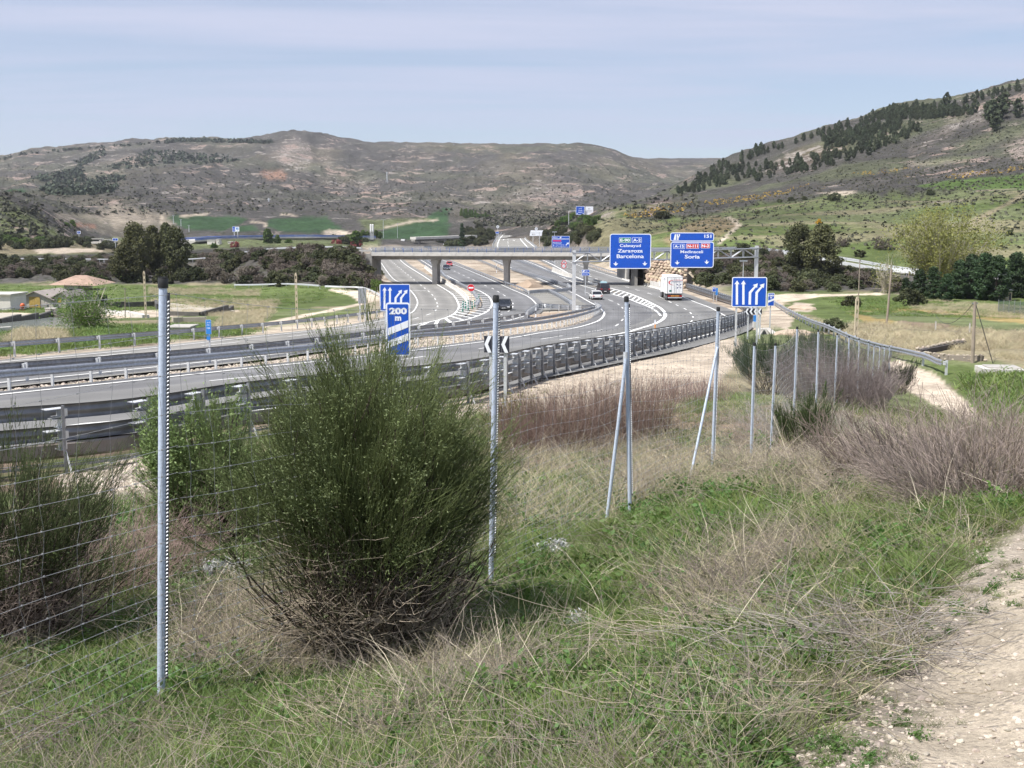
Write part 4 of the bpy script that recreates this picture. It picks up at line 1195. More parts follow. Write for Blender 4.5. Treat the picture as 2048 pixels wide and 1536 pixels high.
class Sign:
    """works in the photograph's pixels on the sign's own plane at distance Y, then in metres"""
    def __init__(s, name, label, cat, cx, Y, base, group=None, yaw=0.0):
        s.Y = Y; g = at(cx, 600, Y); s.root = empty(name, Vector((g.x, Y, base)), yaw, label, cat, group); s.cx = cx; s.k = mpp(Y, base)
        s.f = 0.0
    def P(s, x, y):
        p = at(x, y, s.Y) - s.root.location; return (p.x, p.z)
    def rect(s, x0, y0, x1, y1, m, r=0, y=0.0, name='panel', th=.012):
        a, b = s.P(x0, y1), s.P(x1, y0); w, h = b[0] - a[0], b[1] - a[1]
        return plate(s.root, name, rr_poly(w, h, max(.002, r * s.k), (a[0] + b[0]) / 2, (a[1] + b[1]) / 2, 4 if r else 1), m, y, th)
    def poly(s, pts, m, y=0.0, name='marking', th=.006):
        q = [s.P(x, yy) for x, yy in pts]
        area = sum(q[i][0] * q[(i + 1) % len(q)][1] - q[(i + 1) % len(q)][0] * q[i][1] for i in range(len(q)))
        if area < 0: q = q[::-1]
        return plate(s.root, name, q, m, y, th)
    def text(s, t, cx, cy, hpx, m, y, wpx=None, bold=.012):
        c = s.P(cx, cy); return text(s.root, t, c[0], c[1], hpx * s.k, m, y, wpx * s.k if wpx else None, bold)
    def bordered(s, x0, y0, x1, y1, m, b=1.0, r=2.0, y=0.0):
        s.rect(x0, y0, x1, y1, S_WHITE, r, y, 'panel', .03); s.rect(x0 + b, y0 + b, x1 - b, y1 - b, m, max(r - b, .2), y - .03, 'face', .006)
    def post(s, x, ytop, base=None, w=.09, y=.07):
        a = s.P(x, ytop); mb = MB(); mb.box((a[0], y, (a[1] + (base if base is not None else 0) - .4) / 2), (w, w, a[1] + .4 - (base or 0)))
        return mb.build('post', galv_w, s.root)
def arrow_up(x, w, y0, y1, hw, hh):
    return [(x - w, y1), (x - w, y0 + hh), (x - hw, y0 + hh * 1.15), (x, y0), (x + hw, y0 + hh * 1.15), (x + w, y0 + hh), (x + w, y1)]
# large lane sign on the right
def lane_sign(x0, y0, x1, y1, label, cx, Y, base, yaw, posts, u, v):
    s = Sign('lane_sign', label, 'road sign', cx, Y, base, 'lane change signs', yaw)
    W, H = x1 - x0, y1 - y0
    s.bordered(x0, y0, x1, y1, S_BLUE, W * .025, W * .05)
    q = lambda a, b: (x0 + W * a, y0 + H * b)
    for ax in (.155, .335):
        s.poly([q(ax - .035, .92), q(ax - .033, .235), q(ax - .075, .245), q(ax + .005, .11), q(ax + .07, .245), q(ax + .03, .235), q(ax + .03, .92)], S_WHITE, -.036)
    for dx in (0, .185):
        s.poly([q(.475 + dx, .92), q(.485 + dx, .50), q(.64 + dx, .30), q(.60 + dx, .265), q(.735 + dx, .21), q(.715 + dx, .37), q(.685 + dx, .335), q(.555 + dx, .53), q(.545 + dx, .92)], S_WHITE, -.036)
    for px_ in posts: s.post(px_, y0 + 2, 0, .11)
    return s
lane_sign(1463, 554, 1534, 614, 'big blue four arrow lane sign on two tall posts beside the gravel verge', 1498, 71, -7.55, R(-3), (1475, 1517), 0, 0)
lane_sign(760, 568, 820, 622, 'blue four arrow lane sign partly hidden by the 200 m board', 790, 66, -7.35, R(2), (770, 812), 0, 0)
def countdown(x0, y0, x1, y1, Y, base, txt, label, stripes, full_h):
    s = Sign('countdown_sign', label, 'road sign', (x0 + x1) / 2, Y, base, 'countdown boards')
    W = x1 - x0; s.bordered(x0, y0, x1, y1, S_BLUE, W * .07, W * .12)
    s.text(txt, (x0 + x1) / 2, y0 + W * .36, W * .28, S_WHITE, -.037, W * .74, .05)
    s.text('m', (x0 + x1) / 2, y0 + W * .68, W * .19, S_WHITE, -.037, W * .26, .05)
    for a in stripes:
        s.poly([(x0 + W * .07, y0 + W * (a + .34)), (x1 - W * .07, y0 + W * a), (x1 - W * .07, y0 + W * (a + .30)), (x0 + W * .07, y0 + W * (a + .64))], S_WHITE, -.036)
    s.post(x1 - W * .5, y0 + 3, 0, .09)
    return s
countdown(773, 605, 820, 712, 31, -5.35, '200', 'blue and white striped 200 m countdown board rising behind the big broom', (.75, 1.30), 0)
countdown(1535, 586, 1549, 612, 98, -8.85, '100', 'small striped 100 m countdown board beside the dirt track', (.75,), 0)
# chevron boards
def chevrons(x0, y0, x1, y1, Y, base, label, n, posts, left=True, yaw=0):
    s = Sign('chevron_sign', label, 'road sign', (x0 + x1) / 2, Y, base, 'chevron boards', yaw)
    s.rect(x0, y0, x1, y1, S_BLACK, .6, 0, 'panel', .03)
    H = y1 - y0; p = (x1 - x0) / n; sl = 0
    for i in range(n):
        x = x0 + p * i + p * .05; w = p * .42; t = p * .42
        s.poly([(x, y0 + H / 2), (x + t, y0 + 1e-3), (x + t + w, y0 + 1e-3), (x + w, y0 + H / 2), (x + t + w, y1), (x + t, y1)], S_WHITE, -.032)
    for q in posts: s.post(q, y0 + H * .4, 0, .09)
    return s
chevrons(968, 672, 1019, 705, 33.5, -5.45, 'black and white chevron board behind the second tall fence post', 3, (981, 1010), yaw=R(-8))
chevrons(1490, 617, 1524, 629, 78, -7.9, 'small chevron board below the big lane sign, facing left', 4, (1497, 1521))
# panel behind, blue box and concrete stub at the bend
s = Sign('kilometre_box', 'plain blue box on a tan concrete stub at the bend of the near barrier', 'roadside box', 1511, 95, -8.9)
s.rect(1506.5, 630, 1515.5, 643, S_LB, .6, 0, 'panel', .25); s.rect(1505, 643, 1517, 655, conc_l, .3, .05, 'stub', .5)
# overhead gantry
def gantry():
    gl = G(1148, 628); gr = RS(at(1512, 600, 147).x, 147)
    root = empty('sign_gantry', (gl + gr) / 2, 0, 'grey steel gantry spanning the near lanes and carrying the blue direction signs', 'sign gantry'); o = root.location
    tl, tr = at(1148, 503, gl.y), at(1512, 494, gr.y)
    for p, t in ((gl, tl), (gr, tr)):
        mb = MB(); mb.box((p + t) / 2 - o, (.42, .42, (t - p).length + .3)); mb.build('column', galv_w, root)
        mb = MB(); mb.box(p - o + Vector((0, 0, .08)), (.8, .8, .2)); mb.build('base_plate', conc, root)
        for dz in (-.15, -1.35):
            mb = MB(); mb.box(t - o + Vector((.1, 0, dz)), (.62, .56, .10)); mb.build('collar', galv_d, root)
    a, b = tl - o + Vector((0, 0, -.2)), tr - o + Vector((0, 0, -.2))
    n = 14
    for dy in (-.35, .35):
        for dz, nm in ((0, 'top_chord'), (-1.1, 'bottom_chord')):
            mb = MB(); mb.tube([a + Vector((0, dy, dz)), b + Vector((0, dy, dz))], .085, 6); mb.build(nm, galv, root)
        for i in range(n):
            p = a.lerp(b, i / n) + Vector((0, dy, 0)); q = a.lerp(b, (i + 1) / n) + Vector((0, dy, 0)); dn = Vector((0, 0, -1.1))
            mb = MB(); mb.tube([p + dn, q] if i % 2 == 0 else [p, q + dn], .05, 4); mb.build('diagonal_strut', galv, root)
            mb = MB(); mb.tube([q, q + dn], .045, 4); mb.build('upright_strut', galv, root)
    return gl, gr
GL, GR = gantry()
def badge(s, x0, y0, x1, y1, m, t):
    s.rect(x0, y0, x1, y1, S_WHITE, .8, -.036, 'badge_border', .006); s.rect(x0 + .7, y0 + .7, x1 - .7, y1 - .7, m, .4, -.042, 'badge', .006)
    s.text(t, (x0 + x1) / 2, (y0 + y1) / 2, (y1 - y0) * .58, S_WHITE, -.05, (x1 - x0) * .80, .035)
def down_arrow(s, x, y):
    s.poly([(x - 1.0, y - 4), (x + 1.0, y - 4), (x + 1.0, y - .6), (x + 5, y - .8), (x, y + 4.2), (x - 5, y - .8), (x - 1.0, y - .6)], S_WHITE, -.036)
s = Sign('direction_sign', 'big blue gantry sign for Calatayud, Zaragoza and Barcelona', 'road sign', 1260, 140, at(1260, 538, 140).z, 'gantry direction signs', R(-2))
s.bordered(1219, 467.5, 1302.5, 537.5, S_BLUE, 1.6, 5)
badge(s, 1238, 475.2, 1262, 485.6, S_GREEN, 'E-90'); badge(s, 1264, 475, 1283.5, 485.3, S_BLUE, 'A-2')
s.text('Calatayud', 1260.5, 492, 7.6, S_WHITE, -.037, 42, .015); s.text('Zaragoza', 1260.5, 502.6, 9, S_WHITE, -.037, 50, .018); s.text('Barcelona', 1260.5, 512.5, 7.6, S_WHITE, -.037, 54, .018)
down_arrow(s, 1231.5, 527.6); down_arrow(s, 1289.5, 527.2)
s = Sign('direction_sign', 'blue gantry sign for Medinaceli and Soria with the exit 151 panel above it', 'road sign', 1384, 143, at(1384, 535, 143).z, 'gantry direction signs', R(-2))
s.bordered(1340.5, 465, 1428, 482.5, S_BLUE, 1.5, 4.5); s.bordered(1340.5, 483.6, 1428, 535.5, S_BLUE, 1.6, 5)
s.rect(1344, 481, 1424, 485, S_BLUE, 0, .0, 'joining_plate', .02)
s.text('151', 1415.5, 472.5, 6.6, S_WHITE, -.037, 14, .03)
s.poly([(1347, 480), (1350, 468.5), (1353, 468.5), (1352, 480)], S_WHITE, -.036); s.poly([(1353.5, 480), (1354, 468.5), (1356, 468.5), (1356.5, 472), (1357, 480)], S_WHITE, -.036)
s.poly([(1354.2, 475.5), (1358.5, 470.5), (1356.5, 469), (1360, 468.2), (1360, 473), (1359.2, 471.8), (1357.4, 477), (1357.2, 480)], S_WHITE, -.036)
badge(s, 1346.5, 487.8, 1370, 497.6, S_BLUE, 'A-15'); badge(s, 1372.5, 487.2, 1398, 497.2, S_RED, 'N-111'); badge(s, 1401.5, 486.8, 1420, 496.6, S_RED, 'N-2')
s.text('Medinaceli', 1383.5, 503.5, 5.8, S_WHITE, -.037, 45, .015); s.text('Soria', 1384.5, 513.3, 7.6, S_WHITE, -.037, 30, .02)
down_arrow(s, 1354.5, 525.3); down_arrow(s, 1413.2, 524)
# no entry sign
def disc(s, cx, cy, r, m, y, name='disc', th=.01, n=20):
    return s.poly([(cx + r * math.cos(t), cy + r * math.sin(t)) for t in np.linspace(0, 2 * math.pi, n, endpoint=False)], m, y, name, th)
g = G(942, 605)
s = Sign('no_entry_sign', 'round red no entry sign between the two left carriageways', 'road sign', 942, g.y, g.z)
disc(s, 942, 575.6, 7.4, S_WHITE, 0, 'rim', .02); disc(s, 942, 575.6, 7.0, S_RED, -.02); s.rect(937, 574.2, 947, 577, S_WHITE, .3, -.034, 'bar', .006); s.post(942, 571, 0, .10)
# warning triangle over a speed roundel
g = G(1128, 549)
s = Sign('warning_sign', 'red edged warning triangle above a round speed limit sign, under the bridge deck', 'road sign', 1128, g.y - 12, g.z)
s.poly([(1121.6, 527.6), (1128, 517.4), (1134.4, 527.6)], S_RED, 0, 'triangle', .02); s.poly([(1123.8, 526.6), (1128, 520), (1132.2, 526.6)], S_WHITE, -.02); s.poly([(1126.3, 525.8), (1127.6, 522.6), (1129.6, 522.6), (1128.6, 524.3), (1130, 525.8)], S_BLACK, -.028)
disc(s, 1127.6, 532, 4.8, S_RED, 0, 'roundel', .02); disc(s, 1127.6, 532, 3.4, S_WHITE, -.02); s.text('100', 1127.6, 532, 2.4, S_BLACK, -.03, 4.6); s.post(1128, 520, 0, .09)
# exit arrow blades
s = Sign('exit_sign', 'two blue arrow shaped exit 151 blades in front of the right bridge pier', 'road sign', 1172, 205, -float(hroad(205)), yaw=0)
for yy, nm in ((542.3, '151'), (548.4, 'A-15 N-2')):
    s.poly([(1163.5, yy - 3), (1177, yy - 3), (1180.6, yy), (1177, yy + 3), (1163.5, yy + 3)], S_WHITE, 0, 'blade', .02); s.poly([(1164.2, yy - 2.5), (1176.8, yy - 2.5), (1179.8, yy), (1176.8, yy + 2.5), (1164.2, yy + 2.5)], S_BLUE, -.02, 'face')
    s.text(nm, 1173 if nm == '151' else 1170.5, yy, 2.4, S_WHITE, -.03, 5.5 if nm == '151' else 10)
s.poly([(1165, 544), (1166.4, 540.4), (1170, 540.4), (1168.4, 544)], S_WHITE, -.028); s.post(1171, 540, 0, .12)
# service sign beyond the bridge
s = Sign('service_sign', 'blue exit and services sign standing up behind the bridge parapet', 'road sign', 1121, 330, -10.5)
s.bordered(1103.8, 472, 1139.4, 477.8, S_BLUE, .6, 1.4); s.bordered(1103.5, 478, 1139.4, 496.8, S_BLUE, .6, 1.4)
s.rect(1105.8, 480, 1122.5, 483, S_PINK, .4, -.04, 'badge', .006); s.text('Medinaceli', 1114.3, 485.7, 2.6, S_WHITE, -.037, 17); s.text('Aparcamiento', 1120, 490, 2.3, S_WHITE, -.037, 17.5); s.text('de emergencia', 1120.5, 493.5, 2.3, S_WHITE, -.037, 18.5)
s.text('P', 1107.5, 491, 3.4, S_WHITE, -.037); s.text('500 m', 1110.5, 475, 2.2, S_WHITE, -.037, 9); s.poly([(1130.8, 490.2), (1132.4, 491.2), (1135.4, 487.8), (1137.4, 489), (1137.4, 484.8), (1132.6, 486), (1134.2, 487)], S_WHITE, -.037)
s.poly([(1119, 476.6), (1120.3, 473.6), (1123.6, 473.6), (1121.5, 476.6)], S_WHITE, -.037); s.post(1110, 478, 0, .2); s.post(1133, 478, 0, .2)
# far overhead sign pair on the hill shoulder
s = Sign('overhead_sign', 'far blue sign on a cantilever post above the hill shoulder', 'road sign', 1148, 640, -1.5, yaw=0)
s.bordered(1151.6, 412.5, 1169.4, 429.5, S_BLUE, .7, 1.2); s.text('A-15', 1160.5, 417, 2.6, S_WHITE, -.037, 6); s.text('Soria', 1160.5, 421, 2.4, S_WHITE, -.037, 7); s.text('Madrid', 1160.5, 424.6, 2.4, S_WHITE, -.037, 7.5)
s.poly([(1153, 426), (1156, 426), (1154.5, 428.3)], S_WHITE, -.037); s.poly([(1165, 426), (1168, 426), (1166.5, 428.3)], S_WHITE, -.037)
a, b = s.P(1137.6, 422), s.P(1137.6, 446); mb = MB(); mb.tube([(b[0], .1, b[1] - 3), (a[0], .1, a[1]), s.P(1169, 422)[:1] + (.1,) + s.P(1169, 422)[1:]], .22, 5); mb.build('cantilever_arm', galv_w, s.root)
s = Sign('information_board', 'white board with dark writing beside the far blue overhead sign', 'road sign', 1179, 641, -1.5)
s.bordered(1170.8, 413, 1186.4, 429.8, S_WHITE, .5, 1); s.text('A-2', 1178, 417.3, 2.4, S_BLACK, -.037, 4); s.rect(1173, 420, 1184, 421, S_BACK, .1, -.04, 'line', .004); s.rect(1173, 423.4, 1184, 424.4, S_BACK, .1, -.04, 'line', .004)
a, b = s.P(1171, 422), s.P(1186, 422); mb = MB(); mb.tube([(a[0], .1, a[1]), (b[0], .1, b[1])], .2, 5); mb.build('arm', galv_w, s.root)
s = Sign('direction_board', 'leaning white direction board inside the bend of the climbing slip road', 'road sign', 1072, 560, -8.5)
s.poly([(1059.5, 468.5), (1061.5, 460.6), (1086.5, 460.6), (1084, 465.5), (1083.4, 471.8), (1059.5, 471.8)], S_WHITE, 0, 'panel', .05); s.rect(1060.5, 465.6, 1083, 466.2, S_BACK, 0, -.06, 'line', .004); s.text('A-15', 1067, 468.7, 2.2, S_BLACK, -.06, 7); s.post(1066, 464, 0, .25); s.post(1079, 464, 0, .25)
for x, y, Y, zb, lb in ((995.5, 453.5, 700, -7, 'small round white sign left of the climbing slip road'), (1072.5, 457.5, 640, -6, 'tiny round sign above the white direction board')):
    s = Sign('round_sign', lb, 'road sign', x, Y, zb); disc(s, x, y, 2.9, S_WHITE, 0, 'disc', .04); disc(s, x, y, 1.6, S_BACK, -.045, 'symbol', .01); s.post(x, y, 0, .2)
s = Sign('small_blue_sign', 'small blue sign at the outer edge of the climbing slip road', 'road sign', 994.5, 620, -10); s.bordered(991, 463.5, 998, 467.2, S_BLUE, .4, .5); s.post(992.5, 465, 0, .2); s.post(996.5, 465, 0, .2)
s = Sign('blue_sign', 'small blue sign with light blue board beyond the truck', 'road sign', 1430, 185, -float(hroad(185))); s.bordered(1424.5, 574.5, 1432, 583.5, S_BLUE, .5, .8); s.rect(1431, 576, 1435.8, 590, S_LB, .4, .03, 'side_panel', .03); s.text('300', 1428.2, 577.5, 2, S_WHITE, -.036, 5); s.post(1428, 576, 0, .1); s.post(1433.5, 580, 0, .1)
s = Sign('totem_sign', 'narrow blue upright totem sign behind the left guardrail', 'road sign', 417, 69, -7.3)
s.bordered(412.3, 639.5, 422, 668.5, S_LB, .3, .8); s.rect(413.6, 671, 420.6, 680, S_LB, .3, 0, 'lower_panel', .03); s.text('A-15', 417.2, 645, 2.6, S_WHITE, -.036, 6.5); s.text('P.K.', 417.2, 650, 2.4, S_WHITE, -.036, 6); s.text('150', 417.2, 656, 3, S_WHITE, -.036, 6); s.post(417, 642, 0, .08)
s = Sign('reversed_sign', 'grey back of a sign on twin posts beside the dirt lay-by', 'road sign', 724, 118, -9.7)
for i in range(3): s.rect(716.5 + i * 5.3, 576, 721.5 + i * 5.3, 607, galv, .2, 0, 'panel_rib', .05)
s.post(719, 578, 0, .12); s.post(729, 578, 0, .12)
for i, (x0, y0, x1, y1, Y, zb, lb) in enumerate(((154, 462, 161, 468, 600, -10, 'tiny blue and white sign on a pole by the toll canopies'), (225, 476, 236, 482, 620, -10.5, 'tiny blue sign beside the white toll booths'))):
    s = Sign('small_blue_sign', lb, 'road sign', (x0 + x1) / 2, Y, zb); s.bordered(x0, y0, x1, y1, S_BLUE, .9, .8); s.post((x0 + x1) / 2, y0 + 1, 0, .22)
s = Sign('double_sign', 'blue panel and pale panel side by side above the viaduct', 'road sign', 472, 700, -9); s.bordered(465, 453, 470.5, 463.5, S_BLUE, .4, .4); s.bordered(470.8, 453.5, 478.3, 463.2, S_WHITE, .4, .4); s.rect(472.5, 455, 476.8, 459.5, S_LB, .2, -.04, 'symbol', .01); s.post(468, 456, 0, .3); s.post(475, 456, 0, .3)

# marker posts
def marker(x, y0, y1, label, Y=None, amber=False, lean=0):
    g = G(x, y1); h = (y1 - y0) * mpp(g.y, g.z) + (.0)
    root = empty('marker_post', g, 0, label, 'marker post', 'roadside marker posts'); root.rotation_euler[1] = lean
    mb = MB(); mb.box((0, 0, h / 2 - .1), (.14, .10, h + .2), taper=(.92, .8)); mb.build('post', S_WHITE, root)
    mb = MB(); mb.box((0, -.003, h * .50), (.115, .105, h * .34)); mb.build('reflector_band', mat('amber', (.75, .28, .02), .35) if amber else S_BLACK, root)
marker(1309.5, 640, 666, 'white marker post with an amber reflector at the tip of the thick white line', amber=True)
marker(1071.5, 615, 634, 'plain white marker post at the edge of the curve left of the gantry')
marker(942.5, 640, 655, 'white marker post at the near edge of the hatched tongue')
marker(341, 681, 706, 'leaning white marker post in the median, just right of the tallest fence post', lean=R(-12))
marker(1109, 560, 568, 'small white marker post on the gravel left of the looped guardrail')
marker(1165, 540, 549, 'white marker post beside the right pier')
marker(993, 527, 545, 'white marker post on the stony bank left of the middle pier')
# green flexible bollards at the tip of the tongue
gm = mat('bollard_green', (.01, .17, .12), .5)
def bollard(x, y, lab):
    g = G(x, y); root = empty('bollard', g, 0, lab, 'bollard', 'green bollards at the tongue')
    mb = MB(); mb.tube([(0, 0, 0), (0, 0, .04), (0, 0, .06), (0, 0, .95), (0, 0, 1.0)], [.16, .16, .10, .09, .05], 8); mb.build('tube', gm, root)
    for z in (.42, .7):
        mb = MB(); mb.tube([(0, 0, z), (0, 0, z + .11)], .103, 8); mb.build('white_band', S_WHITE, root)
BL = ['leftmost of the green white-banded bollards, standing closest to the road', 'green bollard right behind the leftmost one of the cluster', 'green bollard in the middle of the left cluster', 'green bollard in front of the concrete barrier tip',
      'green bollard touching the end of the concrete barrier', 'green bollard alone between the two rows, in front of the sandy tip', 'green bollard first in the right row, nearest the sandy tip', 'green bollard second in the right row beside the guardrail end',
      'green bollard third in the right row beside the guardrail', 'green bollard last and farthest in the right row beside the guardrail']
for (x, y), l in zip(((925.5, 623), (926.5, 616), (931, 618), (936.5, 621), (936, 613), (944.5, 617), (949.5, 613.5), (954, 609), (957.5, 605.5), (958, 600)), BL): bollard(x, y, l)
# ---------------------------------------------------------------- vehicles
glass_d = mat('car_glass', (.012, .015, .02), .08, spec=.8); tyre_m = mat('tyre_rubber', (.02, .02, .02), .85); rim_m = mat('wheel_rim', (.35, .36, .38), .35, .7)
tail_m = mat('tail_light', (.45, .01, .01), .3); head_m = mat('head_light', (.7, .72, .75), .15); plate_m = mat('number_plate', (.7, .7, .68), .5)
def heading(px_line, x, y, away=True):
    P = line(px_line, 2.0); g = G(x, y); i = min(range(1, len(P) - 1), key=lambda k: (P[k] - g).length)
    d = P[i - 1] - P[i + 1] if away else P[i + 1] - P[i - 1]
    return math.atan2(d.y, d.x) - math.pi / 2          # local +y is the front
def wheel(root, x, y, r, w=.22):
    mb = MB(); mb.tube([(x - w / 2, y, r), (x - w / 2 + .03, y, r), (x + w / 2 - .03, y, r), (x + w / 2, y, r)], [r * .93, r, r, r * .93], 14)
    t = mb.build('wheel', tyre_m, root); mb = MB(); s = 1 if x > 0 else -1
    mb.tube([(x + s * (w / 2 - .02), y, r), (x + s * (w / 2 + .012), y, r)], r * .62, 10); mb.build('rim', rim_m, t)
def car(name, label, pos, rz, paint, L=4.3, W=1.8, H=1.46, hood=1.15, tail=.45, cat='car', roofload=None):
    root = empty(name, pos, rz, label, cat)
    m = mat('paint_' + paint[0], paint[1], .28, .0, coat=.6, spec=.5)
    hb = H * .58
    # body shell lofted along its length: station, half width, bottom, sill top, belt
    st = [(-L / 2, .80, .42, .62, hb * .86), (-L / 2 + .10, .93, .30, .60, hb * .98), (-L / 2 + .6, 1.0, .22, .58, hb), (0, 1.0, .2, .56, hb), (L / 2 - hood, 1.0, .2, .56, hb * .99), (L / 2 - .35, .96, .22, .55, hb * .84), (L / 2 - .06, .84, .28, .5, hb * .74), (L / 2, .70, .36, .48, hb * .62)]
    V = []; F = []
    for y, k, z0, z1, z2 in st:
        w = W / 2 * k
        ring = [(-w * .9, z0), (-w, z1), (-w * .985, (z1 + z2) / 2), (-w * .93, z2), (-w * .6, z2 + .035), (w * .6, z2 + .035), (w * .93, z2), (w * .985, (z1 + z2) / 2), (w, z1), (w * .9, z0)]
        V += [(a, y, b) for a, b in ring]
    n = 10
    for i in range(len(st) - 1):
        for j in range(n): j2 = (j + 1) % n; F.append((i * n + j, (i + 1) * n + j, (i + 1) * n + j2, i * n + j2))
    F.append(tuple(range(n))); F.append(tuple((len(st) - 1) * n + j for j in reversed(range(n))))
    mb = MB(); mb.add(V, F); mb.build('body', m, root, smooth=False)
    y0, y1, yf, yb = -L / 2 + tail * .35, L / 2 - hood, L / 2 - hood - .75, -L / 2 + tail + .35
    wb, wt = W / 2 * .92, W / 2 * .74
    vs = [(-wb, y0, hb), (wb, y0, hb), (wb, y1, hb), (-wb, y1, hb), (-wt, yb, H - .06), (wt, yb, H - .06), (wt, yf, H - .06), (-wt, yf, H - .06)]
    mb = MB(); mb.add(vs, [(0, 3, 2, 1), (4, 5, 6, 7), (0, 1, 5, 4), (1, 2, 6, 5), (2, 3, 7, 6), (3, 0, 4, 7)]); mb.build('windows', glass_d, root)
    ym = (yf + yb) / 2
    mb = MB(); mb.box((0, ym, H - .045), (wt * 2.03, abs(yf - yb) + .12, .07), taper=(.9, .92))
    for s in (-1, 1):
        for (ya, za, yc, zc) in ((y1, hb, yf, H - .05), (y0, hb, yb, H - .05), (ym - .05, hb, ym - .05, H - .05)):
            mb.tube([(s * wb * 1.003, ya, za), (s * wt * 1.006, yc, zc)], .035, 4)
    mb.build('roof', m, root)
    for y in (L / 2 - .85, -L / 2 + .8):
        for s in (-1, 1): wheel(root, s * (W / 2 - .1), y, .32)
    for s in (-1, 1):
        mb = MB(); mb.box((s * W * .37, -L / 2 - .0, hb * .80), (.3, .09, .16)); mb.build('tail_light', tail_m, root)
        mb = MB(); mb.box((s * W * .35, L / 2 - .06, hb * .66), (.36, .12, .13)); mb.build('head_light', head_m, root)
        mb = MB(); mb.box((s * W * .55, y1 - .25, hb + .08), (.16, .1, .12)); mb.build('wing_mirror', m, root)
    mb = MB(); mb.box((0, -L / 2 - .01, .48), (.5, .03, .11)); mb.build('number_plate', plate_m, root)
    mb = MB(); mb.box((0, L / 2 + .0, .42), (.5, .03, .11)); mb.build('number_plate', plate_m, root)
    mb = MB(); mb.box((0, L / 2 - .02, hb * .55), (.8, .05, .12)); mb.build('grille', black, root)
    mb = MB(); mb.box((0, -L / 2 + .02, .33), (W * .86, .1, .14)); mb.build('bumper', black, root)
    if roofload:
        mb = MB(); mb.box((0, ym, H + .14), (1.1, 1.6, .26), taper=(.85, .8)); mb.build('roof_box', mat('roof_load', roofload, .6), root)
    return root
WH, DK, RD, BK, SV = ('white', (.78, .78, .77)), ('navy', (.015, .022, .05)), ('red', (.52, .015, .02)), ('black', (.012, .013, .016)), ('silver', (.42, .44, .46))
car('car', 'white car driving away near the bright curve line, second lane of the middle carriageway', G(1191, 598.5), heading(D3, 1191, 598), WH, 4.35, 1.85, 1.5)
car('van', 'dark people carrier with pale roof load driving away beside the hatched tongue', G(1206, 586.5), heading(D3, 1206, 586), ('maroon', (.03, .014, .024)), 4.8, 1.95, 1.95, hood=.9, tail=.1, cat='van', roofload=(.25, .38, .42))
car('car', 'black car coming round the bend just right of the second fence post', G(1009, 620), heading(D2, 1009, 620, False), BK, 4.5, 1.85, 1.5)
car('car', 'red car on the far side of the left bridge pier', G(899, 532), heading(C2R, 905, 527, False), RD, 4.2, 1.8, 1.45)
car('car', 'dark blue car just in front of the red car', G(893, 539.5), heading(D2, 893, 538, False), DK, 4.4, 1.8, 1.42)
car('car', 'white car half hidden under the bridge deck left of the pier', G(858, 522.5), heading(C2L, 850, 525, False), WH, 4.4, 1.85, 1.5)
car('car', 'dark car under the bridge deck in the rightmost carriageway', G(1104, 521), heading(D4, 1104, 521), BK, 4.4, 1.9, 1.5)
FL = [(740, 487), (800, 488), (900, 489)]
for x, y, p, lb in ((771, 482, SV, 'far silver blue car on the roads beyond the bridge'), (781, 480, BK, 'far dark car beside the silver blue one beyond the bridge'), (852, 497, BK, 'far black car on the lanes above the bridge parapet'), (858.5, 497, DK, 'far dark car beside the black one above the bridge parapet'), (850, 484.5, SV, 'far grey car under the far overpass')):
    car('car', lb, G(x, y), R(170), p, 4.6, 2.0, 1.6)

